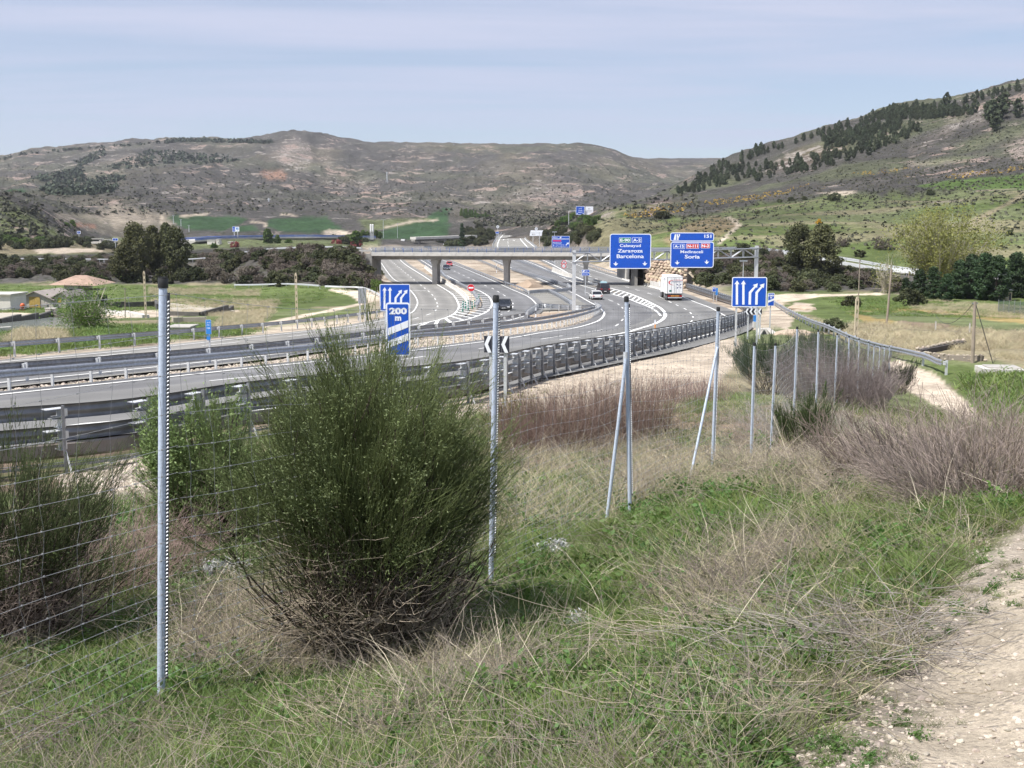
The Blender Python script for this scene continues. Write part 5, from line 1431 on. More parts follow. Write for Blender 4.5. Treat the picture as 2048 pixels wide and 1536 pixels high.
def lorry(name, label, pos, rz, L=9.6, boxw=2.55, full=True, front=False):
    root = empty(name, pos, rz, label, 'lorry')
    wm = mat('trailer_white', (.80, .80, .79), .45, noise=(.8, .06)); fr = mat('trailer_frame', (.16, .15, .15), .5, .4)
    y0 = -L / 2; y1 = L / 2 - 2.6
    z0, z1 = 1.15, 4.0; W = boxw
    mb = MB(); mb.box((0, (y0 + y1) / 2, (z0 + z1) / 2), (W, y1 - y0, z1 - z0)); mb.build('trailer_box', wm, root)
    for s in (-1, 1):
        mb = MB(); mb.box((s * (W / 4 - .0), y0 - .03, (z0 + z1) / 2), (W / 2 - .09, .05, z1 - z0 - .2)); mb.build('rear_door', wm, root)
        mb = MB(); mb.box((s * (W / 2 - .03), y0 - .03, (z0 + z1) / 2), (.07, .07, z1 - z0)); mb.build('door_post', fr, root)
        for q in (.18, .62):
            mb = MB(); mb.tube([(s * q, y0 - .09, z0 + .1), (s * q, y0 - .09, z1 - .15)], .02, 5); mb.build('locking_bar', galv_w, root)
        mb = MB(); mb.box((s * .95, y0 - .05, .82), (.42, .06, .16)); mb.build('tail_light', tail_m, root)
        for y in ((y0 + 1.2, y0 + 2.4, y0 + 3.6, y1 + .3, y1 + 1.7) if full else (y0 + 1.4, y1 + 1.2)):
            wheel(root, s * (W / 2 - .2), y, .5, .36)
        mb = MB(); mb.box((s * (W / 2 - .35), y0 + .55, .62), (.5, .04, .6)); mb.build('mud_flap', black, root)
    mb = MB(); mb.box((0, y0 - .03, z1 - .05), (W, .07, .09)); mb.build('door_lintel', fr, root)
    mb = MB(); mb.box((0, y0 - .03, z0 + .02), (W, .09, .14)); mb.build('door_sill', fr, root)
    mb = MB(); mb.box((0, (y0 + y1) / 2, .95), (1.3, y1 - y0 - .3, .34)); mb.build('chassis', black, root)
    mb = MB(); mb.box((0, y0 - .02, .55), (2.3, .1, .14)); mb.build('bumper_bar', galv_w, root)
    mb = MB(); mb.box((0, y0 + .1, .80), (2.2, .08, .22)); mb.build('rear_crossbeam', black, root)
    for s in (-.36, .36):
        mb = MB(); mb.box((s, y0 - .07, .83), (.66, .03, .15)); mb.build('hazard_plate', mat('hazard_amber', (.75, .30, .05), .4), root)
    # tractor
    mb = MB(); mb.box((0, y1 + 1.55, 2.1), (2.45, 2.1, 2.6), taper=(.96, .9)); mb.build('cab', wm, root)
    mb = MB(); mb.box((0, y1 + 2.53, 2.35), (2.1, .2, .95)); mb.build('windscreen', glass_d, root)
    for s in (-1, 1):
        mb = MB(); mb.box((s * 1.45, y1 + 2.3, 2.3), (.22, .16, .8)); mb.build('wing_mirror', wm, root)
        mb = MB(); mb.box((s * .9, y1 + 2.62, .9), (.4, .08, .2)); mb.build('head_light', head_m, root)
    return root, y0, z0, z1, W
tr, y0, z0, z1, W = lorry('truck', 'white box truck driving away below the Medinaceli and Soria sign', G(1351, 601.5) + Vector((0, 5.4, 0)), heading(D4, 1345, 600), 11.5)
tr.location.z = -float(hroad(tr.location.y)) + .02
rd = mat('livery_red', (.55, .02, .03), .45); nv = mat('livery_navy', (.03, .03, .16), .45)
def arc_band(t0, t1, rx, rz, cx, cz, w0, w1, n=18):
    o, i = [], []
    for k in range(n + 1):
        t = t0 + (t1 - t0) * k / n; w = w0 + (w1 - w0) * abs(math.sin(math.pi * k / n)) ** 2
        o.append((cx + (rx + w / 2) * math.cos(t), cz + (rz + w / 2) * math.sin(t))); i.append((cx + (rx - w / 2) * math.cos(t), cz + (rz - w / 2) * math.sin(t)))
    return o, i
o_, i_ = arc_band(R(88), R(258), 1.0, .42, .0, z0 + 1.86, .04, .20)
mb = MB(); n = len(o_)
vs = [(p[0], y0 - .062, p[1]) for p in o_] + [(p[0], y0 - .062, p[1]) for p in i_]
mb.add(vs, [(k, k + 1, n + k + 1, n + k) for k in range(n - 1)]); mb.add([(0, y0 - .062, z0 + 2.24), (1.2, y0 - .062, z0 + 2.22), (1.2, y0 - .062, z0 + 2.31), (0, y0 - .062, z0 + 2.32)], [(0, 1, 2, 3)]); mb.build('livery_swoosh', rd, tr)
text(tr, 'TRANSPORTS', .25, z0 + 2.0, .17, nv, y0 - .062, 1.6, .03)
mb = MB()
for a in (45, 135, 225, 315):
    c, s_ = math.cos(R(a)), math.sin(R(a)); pc = (.64, z0 + 1.28)
    pts = [(pc[0] + c * .14 - s_ * .02, pc[1] + s_ * .14 + c * .02), (pc[0] + c * .46 - s_ * .11, pc[1] + s_ * .46 + c * .11), (pc[0] + c * .50 + s_ * .06, pc[1] + s_ * .50 - c * .06), (pc[0] + c * .16 + s_ * .03, pc[1] + s_ * .16 - c * .03)]
    mb.add([(p[0], y0 - .065, p[1]) for p in pts], [(0, 1, 2, 3)])
mb.build('livery_star', nv, tr)
mb = MB(); mb.box((-.74, y0 - .06, z0 + .50), (.42, .012, .30)); mb.build('placard', mat('placard_green', (.0, .13, .09), .5), tr)
# big letter mark on the visible side
o_, i_ = arc_band(R(0), R(180), 1.6, .85, 0, 0, .06, .2); n = len(o_)
mb = MB(); xs = -W / 2 - .006
mb.add([(xs, y0 + 4.2 + p[0], z0 + 1.45 + p[1]) for p in o_] + [(xs, y0 + 4.2 + p[0], z0 + 1.45 + p[1]) for p in i_], [(k, k + 1, n + k + 1, n + k) for k in range(n - 1)])
mb.box((xs, y0 + 5.9, z0 + 1.1), (.01, .2, .9)); mb.build('livery_side_arc', mat('livery_grey', (.30, .30, .36), .5), tr)
lr, *_ = lorry('lorry', 'far white lorry driving off under the far overpass', G(870, 490), R(0), 10.5, boxw=3.2)
car('van', 'far white van to the right of the far white lorry', G(892, 493), R(175), WH, 5.5, 2.9, 2.7, hood=.8, tail=.1, cat='van')
lorry('lorry', 'far grey lorry seen head on beyond the bridge, left of the soil mound', G(806, 490), R(180), 8, full=False)
# ---------------------------------------------------------------- ponds, buildings, walls
def hits(px, py, ymin=3, ymax=3400, n=260):
    px = np.asarray(px, float); py = np.asarray(py, float)
    Ys = np.exp(np.linspace(math.log(ymin), math.log(ymax), n))
    a, b = ray(px, py)
    z = Z(a[:, None] * Ys, np.broadcast_to(Ys, (len(px), n)))
    f = b[:, None] * Ys - z
    below = f < 0
    ok = below.any(1); i = np.clip(np.argmax(below, 1), 1, n - 1); r = np.arange(len(px))
    f0, f1 = f[r, i - 1], f[r, i]
    Yh = Ys[i - 1] + (Ys[i] - Ys[i - 1]) * f0 / (f0 - f1 + 1e-9)
    X = a * Yh
    return X, Yh, Z(X, Yh), ok & (i > 1)
def sheet(name, px, m, lift, kind='structure', z=None):
    P = [G(x, y) for x, y in px]; zz_ = z if z is not None else sum(p.z for p in P) / len(P)
    mb = MB(); mb.add([(p.x, p.y, (p.z if z is None else zz_) + lift) for p in P], [tuple(range(len(P)))]); return tag(mb.build(name, m), kind=kind)
water = mat('pond_water', (.23, .25, .22), .12, spec=.6, bump=(3, .05))
wall_dark = mat('pond_wall', (.10, .095, .085), .9, noise=(2, .4))
sheet('water', [(-260, 655), (0, 650), (75, 641.5), (105, 637), (137, 641), (160, 646), (183, 652), (150, 660), (100, 664), (23, 663), (-260, 668)], water, .18)
pf = mat('pond_floor', (.42, .38, .31), .9, noise=(.4, .25))
sheet('pond_floor', [(330, 611), (345, 608), (455, 620), (470, 624), (400, 631), (330, 630)], pf, .16)
sheet('pond_floor', [(-260, 633), (0, 628), (108, 634), (60, 640), (0, 644), (-260, 652)], pf, .15)
def low_wall(name, px, h, th, m, label, cat, base=0.0):
    P = [G(x, y) for x, y in px]; root = empty(name, P[0], 0, label, cat); o = root.location
    for i in range(len(P) - 1):
        a, b = P[i] - o, P[i + 1] - o; z0 = min(a.z, b.z); mb = MB(); wall_box(mb, Vector((a.x, a.y, 0)), Vector((b.x, b.y, 0)), z0 - .3, max(a.z, b.z) + h, th); mb.build('wall_segment', m, root)
low_wall('pond_wall', [(-260, 653), (0, 649), (40, 644), (75, 640), (105, 635.5), (137, 639), (152, 643)], .55, .4, wall_dark, 'dark mossy wall along the far edge of the pond at the left edge', 'wall')
low_wall('pond_wall', [(197, 617), (250, 614.5), (312, 613), (315, 618)], .7, .4, wall_dark, 'dark basin wall left of the tall fence post', 'wall')
low_wall('pond_wall', [(330, 631), (400, 632), (455, 624), (465, 620)], .45, .4, wall_dark, 'low dark wall at the near edge of the pale basin floor', 'wall')
low_wall('kerb_wall', [(-260, 668), (-60, 666), (22, 664)], .35, .5, conc_l, 'white concrete kerb at the near edge of the pond, far left', 'kerb')
low_wall('kerb_wall', [(200, 627), (250, 632), (292, 636)], .35, .8, conc_l, 'crumbling white concrete kerb by the slotted concrete pole', 'kerb')
low_wall('channel_wall', [(345, 645), (365, 644.5), (413, 644)], .5, .5, pf, 'thin pale concrete channel running to the blue totem', 'wall')
g = G(365, 665); root = empty('concrete_slab', g, 0, 'pale flat concrete slab beside the guardrail, left of the blue totem', 'slab'); mb = MB(); mb.box((0, 0, .25), (1.6, 2.2, .5)); mb.build('block', conc_l, root); mb = MB(); mb.box((0, 0, .54), (2.0, 2.6, .10)); mb.build('cover', conc, root)

def P0(x, y, Y): return at(x, y, Y)
wht = mat('whitewash', (.66, .63, .58), .9, noise=(.7, .14), bump=(3, .15)); stucco = mat('stucco_grey', (.46, .43, .39), .9, noise=(.6, .2)); roofm = mat('fibre_roof', (.33, .29, .26), .9, noise=(.5, .28))
tile_r = mat('clay_roof', (.36, .25, .19), .9, noise=(.9, .3)); yel = mat('ochre_door', (.45, .31, .09), .7, noise=(1.5, .25)); dark = mat('dark_opening', (.03, .03, .03), .6)
def gable(root, x0, x1, base, eave, ridge, y0, y1, m, rm, xr=None):
    xr = (x0 + x1) / 2 if xr is None else xr
    mb = MB()
    mb.add([(x0, y0, base), (x1, y0, base), (x1, y0, eave), (xr, y0, ridge), (x0, y0, eave), (x0, y1, base), (x1, y1, base), (x1, y1, eave), (xr, y1, ridge), (x0, y1, eave)],
           [(0, 1, 2, 3, 4), (9, 8, 7, 6, 5), (0, 4, 9, 5), (1, 6, 7, 2)])
    mb.build('wall', m, root)
    mb = MB(); t = .12; ov = .35
    for (xa, za, xb, zb) in ((x0 - .3, eave - .08, xr, ridge + .02), (x1 + .3, eave - .08, xr, ridge + .02)):
        mb.add([(xa, y0 - ov, za), (xb, y0 - ov, zb), (xb, y1 + ov, zb), (xa, y1 + ov, za), (xa, y0 - ov, za + t), (xb, y0 - ov, zb + t), (xb, y1 + ov, zb + t), (xa, y1 + ov, za + t)],
               [(0, 3, 2, 1), (4, 5, 6, 7), (0, 1, 5, 4), (1, 2, 6, 5), (2, 3, 7, 6), (3, 0, 4, 7)])
    mb.build('roof', rm, root)
YB = G(80, 616).y; kB = mpp(YB, -10); XB = lambda x: (x - 80) * kB
hz = lambda y: (616 - y) * kB
root = empty('farm_shed', G(80, 616), 0, 'grey walled shed with two low gables and an ochre double door', 'shed')
gable(root, XB(35), XB(107), -.3, hz(600), hz(584), 0, 9, stucco, roofm)
gable(root, XB(107.5), XB(132), -.3, hz(595), hz(585), 0.15, 7, stucco, roofm, XB(126))
mb = MB(); mb.box((XB(65), -.04, hz(604.5)), (XB(70) - XB(59), .08, hz(593.5) - hz(616))); mb.build('door', yel, root)
mb = MB(); mb.box((XB(76), -.04, hz(604.5)), (XB(81) - XB(70.6), .08, hz(593.5) - hz(616))); mb.build('door', yel, root)
mb = MB(); mb.box((XB(119.5), .1, hz(600)), (.45, .08, .7)); mb.build('window', yel, root)
mb = MB(); mb.box((XB(93), -.5, .25), (.85, .6, .6)); mb.build('trough', conc_d, root)
root = empty('low_building', G(5, 621), 0, 'low whitewashed building with flat pale roof at the left edge', 'building')
mb = MB(); mb.box((-6.2, 3, .95), (14.2, 5, 2.2)); mb.build('wall', wht, root); mb = MB(); mb.box((-6.2, 3, 2.12), (14.7, 5.6, .16)); mb.build('roof', conc_l, root)
mb = MB(); mb.box((-1.4, .47, 1.25), (.5, .08, .5)); mb.build('window', dark, root); mb = MB(); mb.box((-3.9, .47, .75), (.8, .08, 1.6)); mb.build('door', mat('door_green', (.1, .16, .12), .6), root)
YH = YB + 12; g = RS(at(143, 600, YH).x, YH); kH = mpp(YH, -10)
root = empty('farmhouse', g, 0, 'white farmhouse with brown hipped roof and a pole porch', 'house')
hx = lambda x: (x - 143) * kH
mb = MB(); mb.box((0, 3.0, 1.45), (hx(157) - hx(129), 6, 3.1)); mb.build('wall', wht, root)
ze = 3.05; zr = 4.35; a, b = hx(103), hx(199)
mb = MB(); mb.add([(a, -1.0, ze), (b, -1.2, ze - .1), (b, 7.5, ze), (a, 7.5, ze), (hx(138), 3.2, zr), (hx(160), 3.2, zr)], [(0, 1, 5, 4), (1, 2, 5), (2, 3, 4, 5), (3, 0, 4), (3, 2, 1, 0)]); mb.build('roof', tile_r, root)
for x in (135.5, 143.5):
    mb = MB(); mb.box((hx(x), -.03, 1.3), (.5, .08, 2.1)); mb.build('window', dark, root)
mb = MB(); mb.box((hx(154), -.03, 1.6), (.5, .08, 1.0)); mb.build('window', dark, root)
mb = MB(); mb.box(((hx(158) + hx(199)) / 2, 1.5, 2.25), (hx(199) - hx(158), 3.6, .10)); mb.build('porch_roof', roofm, root)
for x in (163, 172, 183, 197):
    mb = MB(); mb.tube([(hx(x), -.2, -.2), (hx(x), -.2, 2.2)], .07, 6); mb.build('porch_pole', conc_l, root)
mb = MB(); mb.box((hx(190), 2.6, .8), (1.5, 1.2, 1.0)); mb.build('stored_tank', dark, root)
g = G(103, 629); root = empty('water_tank', g, 0, 'pale concrete box tank with a dark hatch in front of the shed', 'tank'); mb = MB(); mb.box((0, 0, .35), (1.15, .9, .8)); mb.build('body', conc, root); mb = MB(); mb.box((.32, -.47, .4), (.36, .03, .45)); mb.build('hatch', dark, root); mb = MB(); mb.box((0, 0, .78), (1.25, 1, .06)); mb.build('lid', conc_l, root)
g = G(44, 622); root = empty('cement_mixer', g, 0, 'small orange cement mixer in front of the shed wall', 'cement mixer'); om = mat('orange_paint', (.55, .11, .03), .5)
mb = MB(); mb.tube([(0, 0, .45), (.06, 0, .6), (.16, 0, .85), (.22, 0, 1.0)], [.18, .3, .3, .16], 10); mb.build('drum', om, root); mb = MB()
for s in (-1, 1): mb.tube([(s * .35, 0, 0), (0, 0, .6), (s * .1, .3, 0)], .03, 5)
mb.build('stand', om, root)
# small far house and toll plaza
Y = 640; k = mpp(Y, -10); g = at(30, 491, Y); root = empty('stone_house', g, R(20), 'small tan stone house with reddish roof far left', 'house')
gable(root, -6, 4.5, -1, 18 * k * .62, 25 * k * .78, 0, 8, mat('stone_tan', (.38, .30, .2), .9, noise=(.5, .3)), tile_r)
mb = MB(); mb.box((-1.5, -.05, 1.2), (1.6, .1, 2.4)); mb.build('door', dark, root); mb = MB(); mb.box((7.5, 3, 2.6), (5, 4, 2.0)); mb.build('annex', dark, root)
Yt = 700; kt = mpp(Yt, -10)
cano = mat('canopy_orange', (.72, .30, .03), .5)
root = empty('toll_canopy', at(205, 480, Yt), 0, 'row of orange toll plaza canopies on thin posts, far left', 'toll canopy'); o = root.location
for i in range(9):
    x = 165 + i * 9.8; c = at(x, 465.5 + i * .55, Yt + i * 3) - o
    mb = MB(); mb.box(c, (2.9, 7, 1.0), taper=(.85, .9)); mb.build('canopy', cano, root)
    mb = MB(); mb.tube([(c.x, c.y, c.z), (c.x, c.y, c.z - 6)], .2, 5); mb.build('post', galv_w, root)
mb = MB(); a, b = at(160, 462, Yt + 6) - o, at(250, 467, Yt + 30) - o; wall_box(mb, a, b, -.5, .4, 6); mb.build('roof_beam', conc_l, root)
for i, (x0, x1, yb) in enumerate(((176, 205, 486), (208, 218, 488), (221, 232, 489))):
    root = empty('toll_booth', at((x0 + x1) / 2, yb, 640), 0, ('long white toll office under the orange canopies', 'white toll booth in the middle of the plaza', 'white toll booth nearest the dark pines')[i], 'toll booth')
    w = (x1 - x0) * mpp(640); mb = MB(); mb.box((0, 0, 1.0), (w, 4, 2.6)); mb.build('wall', wht, root); mb = MB(); mb.box((0, 0, 2.45), (w + .5, 4.6, .3)); mb.build('roof', conc_l, root); mb = MB(); mb.box((0, -2.03, 1.4), (w * .7, .06, .7)); mb.build('window', glass_d, root)
# retaining strip of orange earth above the plaza
mb = MB(); a, b, c, d = at(149, 456, 760), at(194, 459, 780), at(196, 449.5, 800), at(147, 444, 790); mb.add([a, b, c, d], [(0, 1, 2, 3)]); mb.add([a, d, d + Vector((0, 9, -9)), a + Vector((0, 9, -9))], [(0, 1, 2, 3)]); mb.add([b, c, c + Vector((0, 9, -9)), b + Vector((0, 9, -9))], [(3, 2, 1, 0)])
tag(mb.build('earth_bank', mat('orange_earth', (.50, .25, .13), .95, noise=(.2, .35), bump=(.6, .6))), kind='structure')
# buildings under the viaduct
for i, (x0, x1, y0, y1) in enumerate(((417, 432, 481, 492), (435, 441, 479, 491), (458, 468, 484, 490))):
    w = (x1 - x0) * mpp(640); h = (y1 - y0) * mpp(640); root = empty('service_building', at((x0 + x1) / 2, y1, 640), 0, ('cream service building beneath the left end of the viaduct', 'narrow cream tower block beneath the viaduct', 'small white domed hut beneath the viaduct')[i], 'building')
    mb = MB(); mb.box((0, 0, h / 2 - .5), (w, 5, h + 1)); mb.build('wall', wht, root); mb = MB(); mb.box((0, 0, h + .1), (w + .4, 5.4, .3)); mb.build('roof', conc_l, root); mb = MB(); mb.box((w * .2, -2.53, h * .5), (w * .16, .06, h * .25)); mb.build('window', dark, root)
# silo, lamps, pylons
root = empty('silo', at(744, 474, 760), 0, 'twin white silo on thin legs above the far road', 'silo'); k = mpp(760)
for s in (-1, 1):
    mb = MB(); x = s * 2.1 * k; mb.tube([(x, 0, 8 * k), (x, 0, 11 * k), (x, 0, 24 * k), (x, 0, 25.5 * k)], [.3 * k, 1.9 * k, 1.9 * k, 1.0 * k], 10); mb.build('tank', mat('silo_white', (.75, .75, .74), .5), root)
    mb = MB(); mb.tube([(x - .5, 0, -2), (x - .3, 0, 11 * k)], .18, 4); mb.build('leg', galv_w, root); mb = MB(); mb.tube([(x + .5, 0, -2), (x + .3, 0, 11 * k)], .18, 4); mb.build('leg', galv_w, root)
def lamp(x, y0, y1, Y, label, twin=True, r=.16):
    root = empty('street_lamp', at(x, y1, Y), 0, label, 'street lamp'); h = (y1 - y0) * mpp(Y)
    mb = MB(); mb.tube([(0, 0, -1), (0, 0, h)], [r, r * .7], 6); mb.build('pole', galv_w, root)
    mb = MB(); mb.box((0, 0, h), (3.4 if twin else 1.4, .4, .3)); mb.build('lamp_head', galv, root)
lamp(767, 440, 473, 760, 'tall twin headed lamp right of the white silo'); lamp(795, 447, 473, 760, 'single lamp pole in front of the big green field', False)
lamp(1109, 464, 473, 340, 'thin pole sticking up above the blue services sign', False, .08); lamp(1486, 522, 556, 215, 'thin lamp pole in the scrub left of the right gantry column', False, .09)
for x, y0, y1, lb in ((110, 470, 490, 'pale lamp pole far left by the dark hillside'), (135, 478, 494, 'short lamp pole left of the toll office'), (148, 475, 492, 'lamp pole just left of the toll office'), (347, 431, 444, 'thin mast at the left end of the green far field'), (362, 439, 449, 'shorter thin mast in the green far field'), (378, 451, 461, 'thin mast beside the right-hand dark pine')):
    lamp(x, y0, y1, 690, lb, False, .22)
def pylon(x, y0, y1, Y, label):
    root = empty('pylon', at(x, y1, Y), 0, label, 'pylon'); h = (y1 - y0) * mpp(Y, 30); w = h * .09
    for sx, sy in ((1, 1), (-1, 1), (1, -1), (-1, -1)):
        mb = MB(); mb.tube([(sx * w, sy * w, -2), (sx * w * .2, sy * w * .2, h)], .28, 4); mb.build('leg', galv_w, root)
    for z in (.3, .55, .8):
        q = w * (1 - .8 * z); mb = MB(); mb.tube([(-q, -q, h * z), (q, -q, h * (z + .1))], .18, 4); mb.build('brace', galv_w, root)
    mb = MB(); mb.tube([(-w * 1.6, 0, h * .88), (w * 1.6, 0, h * .88)], .25, 4); mb.build('crossarm', galv_w, root)
def gy(x, y, Y): p = at(x, y, Y); return y
pylon(538, 396, 420, 1150, 'thin lattice pylon on the far slope below the rocky peak'); pylon(774, 344, 362, 1700, 'faint lattice pylon high on the far slope')
root = empty('mast', at(908, 298, 2440), 0, 'tiny radio mast on the skyline of the far plateau', 'mast'); mb = MB(); mb.tube([(0, 0, -6), (0, 0, 16)], [1.0, .5], 5); mb.build('shaft', galv_d, root); mb = MB(); mb.tube([(-1.5, 0, 9), (1.5, 0, 9)], .4, 4); mb.build('crossbar', galv_d, root)

# poles beside the road
polec = mat('pole_concrete', (.55, .47, .34), .9, noise=(1, .2)); wood = mat('pole_wood', (.30, .25, .20), .9, noise=(2, .3))
def ground_at(x, y, ymin=20): return hit(x, y, ymin=ymin)
def slotted_pole(x, y0, y1, label, g=None):
    g = g or G(x, y1); h = (y1 - y0) * mpp(g.y, g.z); root = empty('concrete_pole', g, R(4), label, 'pole', 'slotted concrete poles')
    n = int(h / .55)
    mb = MB()
    for s in (-1, 1): mb.box((s * .085, 0, h / 2 - .2), (.05, .16, h + .4))
    for i in range(n + 1): mb.box((0, 0, h * i / n - .0), (.13, .14, h / n * .5))
    mb.build('shaft', polec, root)
slotted_pole(292, 545, 637, 'tan slotted concrete pole by the white kerb, left of the tallest fence post')
slotted_pole(594, 549, 647, 'tan slotted concrete pole standing on the sandy track behind the big broom')
slotted_pole(1711, 597, 681, 'tan slotted concrete pole behind the row of fence posts, by the dry field', ground_at(1711, 682, 50))
def pole(x0, y0, x1, y1, label, r=.09, g=None, m=None, name='wooden_pole'):
    g = g or ground_at(x1, y1, 50); root = empty(name, g, 0, label, 'pole'); t = at(x0, y0, g.y) - g
    mb = MB(); mb.tube([(0, 0, -.4), tuple(t)], [r, r * .75], 8); mb.build('shaft', m or wood, root); mb = MB(); mb.box(tuple(t * .97), (.3, .06, .06)); mb.build('insulator_bar', galv_d, root)
    return root, g + t
_, wa = pole(250, 576, 250, 637, 'thin dark pole beside the dark basin wall', .06, G(250, 637)); _, wb = pole(1720, 519, 1717, 594, 'slim wooden pole at the edge of the scrub right of the countdown board', .1)
_, wc = pole(1783, 538, 1773, 647, 'leaning wooden pole in front of the leafy poplar', .12); _, wd = pole(1818, 542, 1814, 583, 'short wooden pole against the dark conifers', .11)
_, we = pole(1950, 603, 1945, 726, 'grey wooden pole with a guy wire beside the stone basin', .11)
for a, b, sag, lb in ((wc, wd, .6, 'wire between the leaning pole and the short pole'), (wb, wc, .8, 'wire from the slim pole to the leaning pole'), (we, ground_at(1872, 643, 50) + Vector((0, 0, .6)), 1.0, 'drooping wire from the guyed pole to the white stake'), (we, ground_at(1986, 727, 50), 0, 'straight guy wire of the grey wooden pole')):
    pts = [a.lerp(b, t) - Vector((0, 0, sag * 4 * t * (1 - t))) for t in np.linspace(0, 1, 13)]
    root = empty('cable', a, 0, lb, 'cable'); mb = MB(); mb.tube([p - a for p in pts], .022, 4); mb.build('strand', black, root)
for x, y0, y1, lb in ((1871, 643, 659, 'white stake in the ochre field'), (1939, 646, 664, 'white stake beside the guyed pole in the ochre field')):
    g = ground_at(x, y1, 50); root = empty('stake', g, 0, lb, 'stake'); h = (y1 - y0) * mpp(g.y, g.z); mb = MB(); mb.box((0, 0, h / 2 - .1), (.09, .09, h + .2)); mb.build('shaft', conc_l, root); mb = MB(); mb.box((0, 0, h), (.11, .11, .05)); mb.build('cap', conc, root)
# kiosk by the conifers
g = ground_at(2017, 601, 80); k = mpp(g.y, g.z); root = empty('kiosk', g, R(-18), 'small tan kiosk with a pale pitched roof in front of the dark conifers', 'kiosk')
mb = MB(); mb.box((0, 0, 11 * k * .9 - .3), (11 * k, 11 * k, 22 * k * .9)); mb.build('wall', polec, root); mb = MB(); mb.box((0, 0, 21.5 * k), (16 * k, 15 * k, 2.0 * k), taper=(.5, .8)); mb.build('roof', conc_l, root); mb = MB(); mb.box((2 * k, -5.6 * k, 8 * k), (3.4 * k, .05, 14 * k)); mb.build('door', dark, root)
for i in range(3): mb = MB(); mb.box((-3.2 * k, -5.7 * k, (6 + i * 5) * k), (3 * k, .08, 2.4 * k)); mb.build('shelf', conc_l, root)
# garden fence with green net
def net_fence():
    a, b = ground_at(1996, 626, 80), ground_at(2100, 634, 80); root = empty('garden_fence', a, 0, 'low garden fence of dark green net at the right edge, below the kiosk', 'fence')
    net = mat('green_net', (.05, .09, .08), .8)
    n = 9
    for i in range(n + 1):
        p = a.lerp(b, i / n) - a; mb = MB(); mb.tube([p + Vector((0, 0, -.3)), p + Vector((0, 0, 1.75))], .04, 5); mb.build('post', galv_d, root)
    mb = MB(); d = b - a
    for i in range(64): p = d * (i / 63); mb.box(p + Vector((0, 0, .8)), (.035, .02, 1.55))
    for j in range(16): mb.tube([Vector((0, 0, .08 + j * .1)), d + Vector((0, 0, .08 + j * .1))], .016, 3)
    o = mb.build('net', net, root); o['kind'] = 'stuff'
net_fence()
# stone basin, slabs and headwall on the right
def stone_wall(px0, px1, h, label, ymin=40, n=26, rows=3):
    pts = [ground_at(x, y, ymin) for x, y in px0]; root = empty('stone_wall', pts[0], 0, label, 'wall'); o = root.location
    pts = resample(pts, n=n); rr = random.Random(len(label)); sm = mat('field_stone', (.42, .36, .28), .92, noise=(2, .4), bump=(6, .5), var=.25)
    ms = [rock_mesh('stone', 20 + s, sm) for s in range(4)]
    mb = MB()
    for a, b in zip(pts[:-1], pts[1:]): wall_box(mb, a - o, b - o, -.4, h * .8, .3)
    mb.build('core', mat('mortar', (.22, .19, .16), .95), root)
    for i, p in enumerate(pts):
        for r in range(rows):
            c = link('stone', rr.choice(ms), root, p - o + Vector((rr.uniform(-.15, .15), rr.uniform(-.1, .1), h * (r + .5) / rows))); s = h / rows * .62
            c.scale = (s * rr.uniform(1.2, 1.9), s * 1.1, s * rr.uniform(.8, 1.1)); c.rotation_euler = (rr.uniform(-.2, .2), rr.uniform(-.2, .2), rr.uniform(0, 6))
stone_wall([(1836, 709), (1858, 704), (1890, 697), (1925, 690)], None, .42, 'low stone wall along the far rim of the sunken basin', n=22)
stone_wall([(1830, 713), (1860, 716), (1900, 721), (1965, 723)], None, .35, 'broken stone wall along the near rim of the sunken basin', n=30)
g = ground_at(1890, 712, 50)
root = empty('stone_basin', g, 0, 'dark opening of the sunken stone basin below the guardrail', 'basin')
a, b = ground_at(1838, 710, 50) - g, ground_at(1926, 692, 50) - g
mb = MB(); wall_box(mb, a + Vector((0, -.25, 0)), b + Vector((0, -.25, 0)), -.7, .33, .2); mb.build('basin_wall', mat('basin_dark_stone', (.07, .06, .055), .85, noise=(2, .5)), root)  # wall and floor of the basin are much darker than the rim stones
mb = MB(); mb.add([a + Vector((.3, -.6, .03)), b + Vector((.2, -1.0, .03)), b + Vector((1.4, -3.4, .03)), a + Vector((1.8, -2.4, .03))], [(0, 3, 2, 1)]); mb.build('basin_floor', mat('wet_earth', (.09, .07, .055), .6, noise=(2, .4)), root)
g = ground_at(1998, 748, 30); root = empty('concrete_slab', g, R(-8), 'pale concrete slab lying in the grass at the right edge', 'slab'); mb = MB(); mb.box((0, 0, .16), (1.9, 1.6, .34)); mb.build('block', conc_l, root); mb = MB(); mb.box((.1, .05, .36), (1.5, 1.2, .06)); mb.build('cover', conc, root)
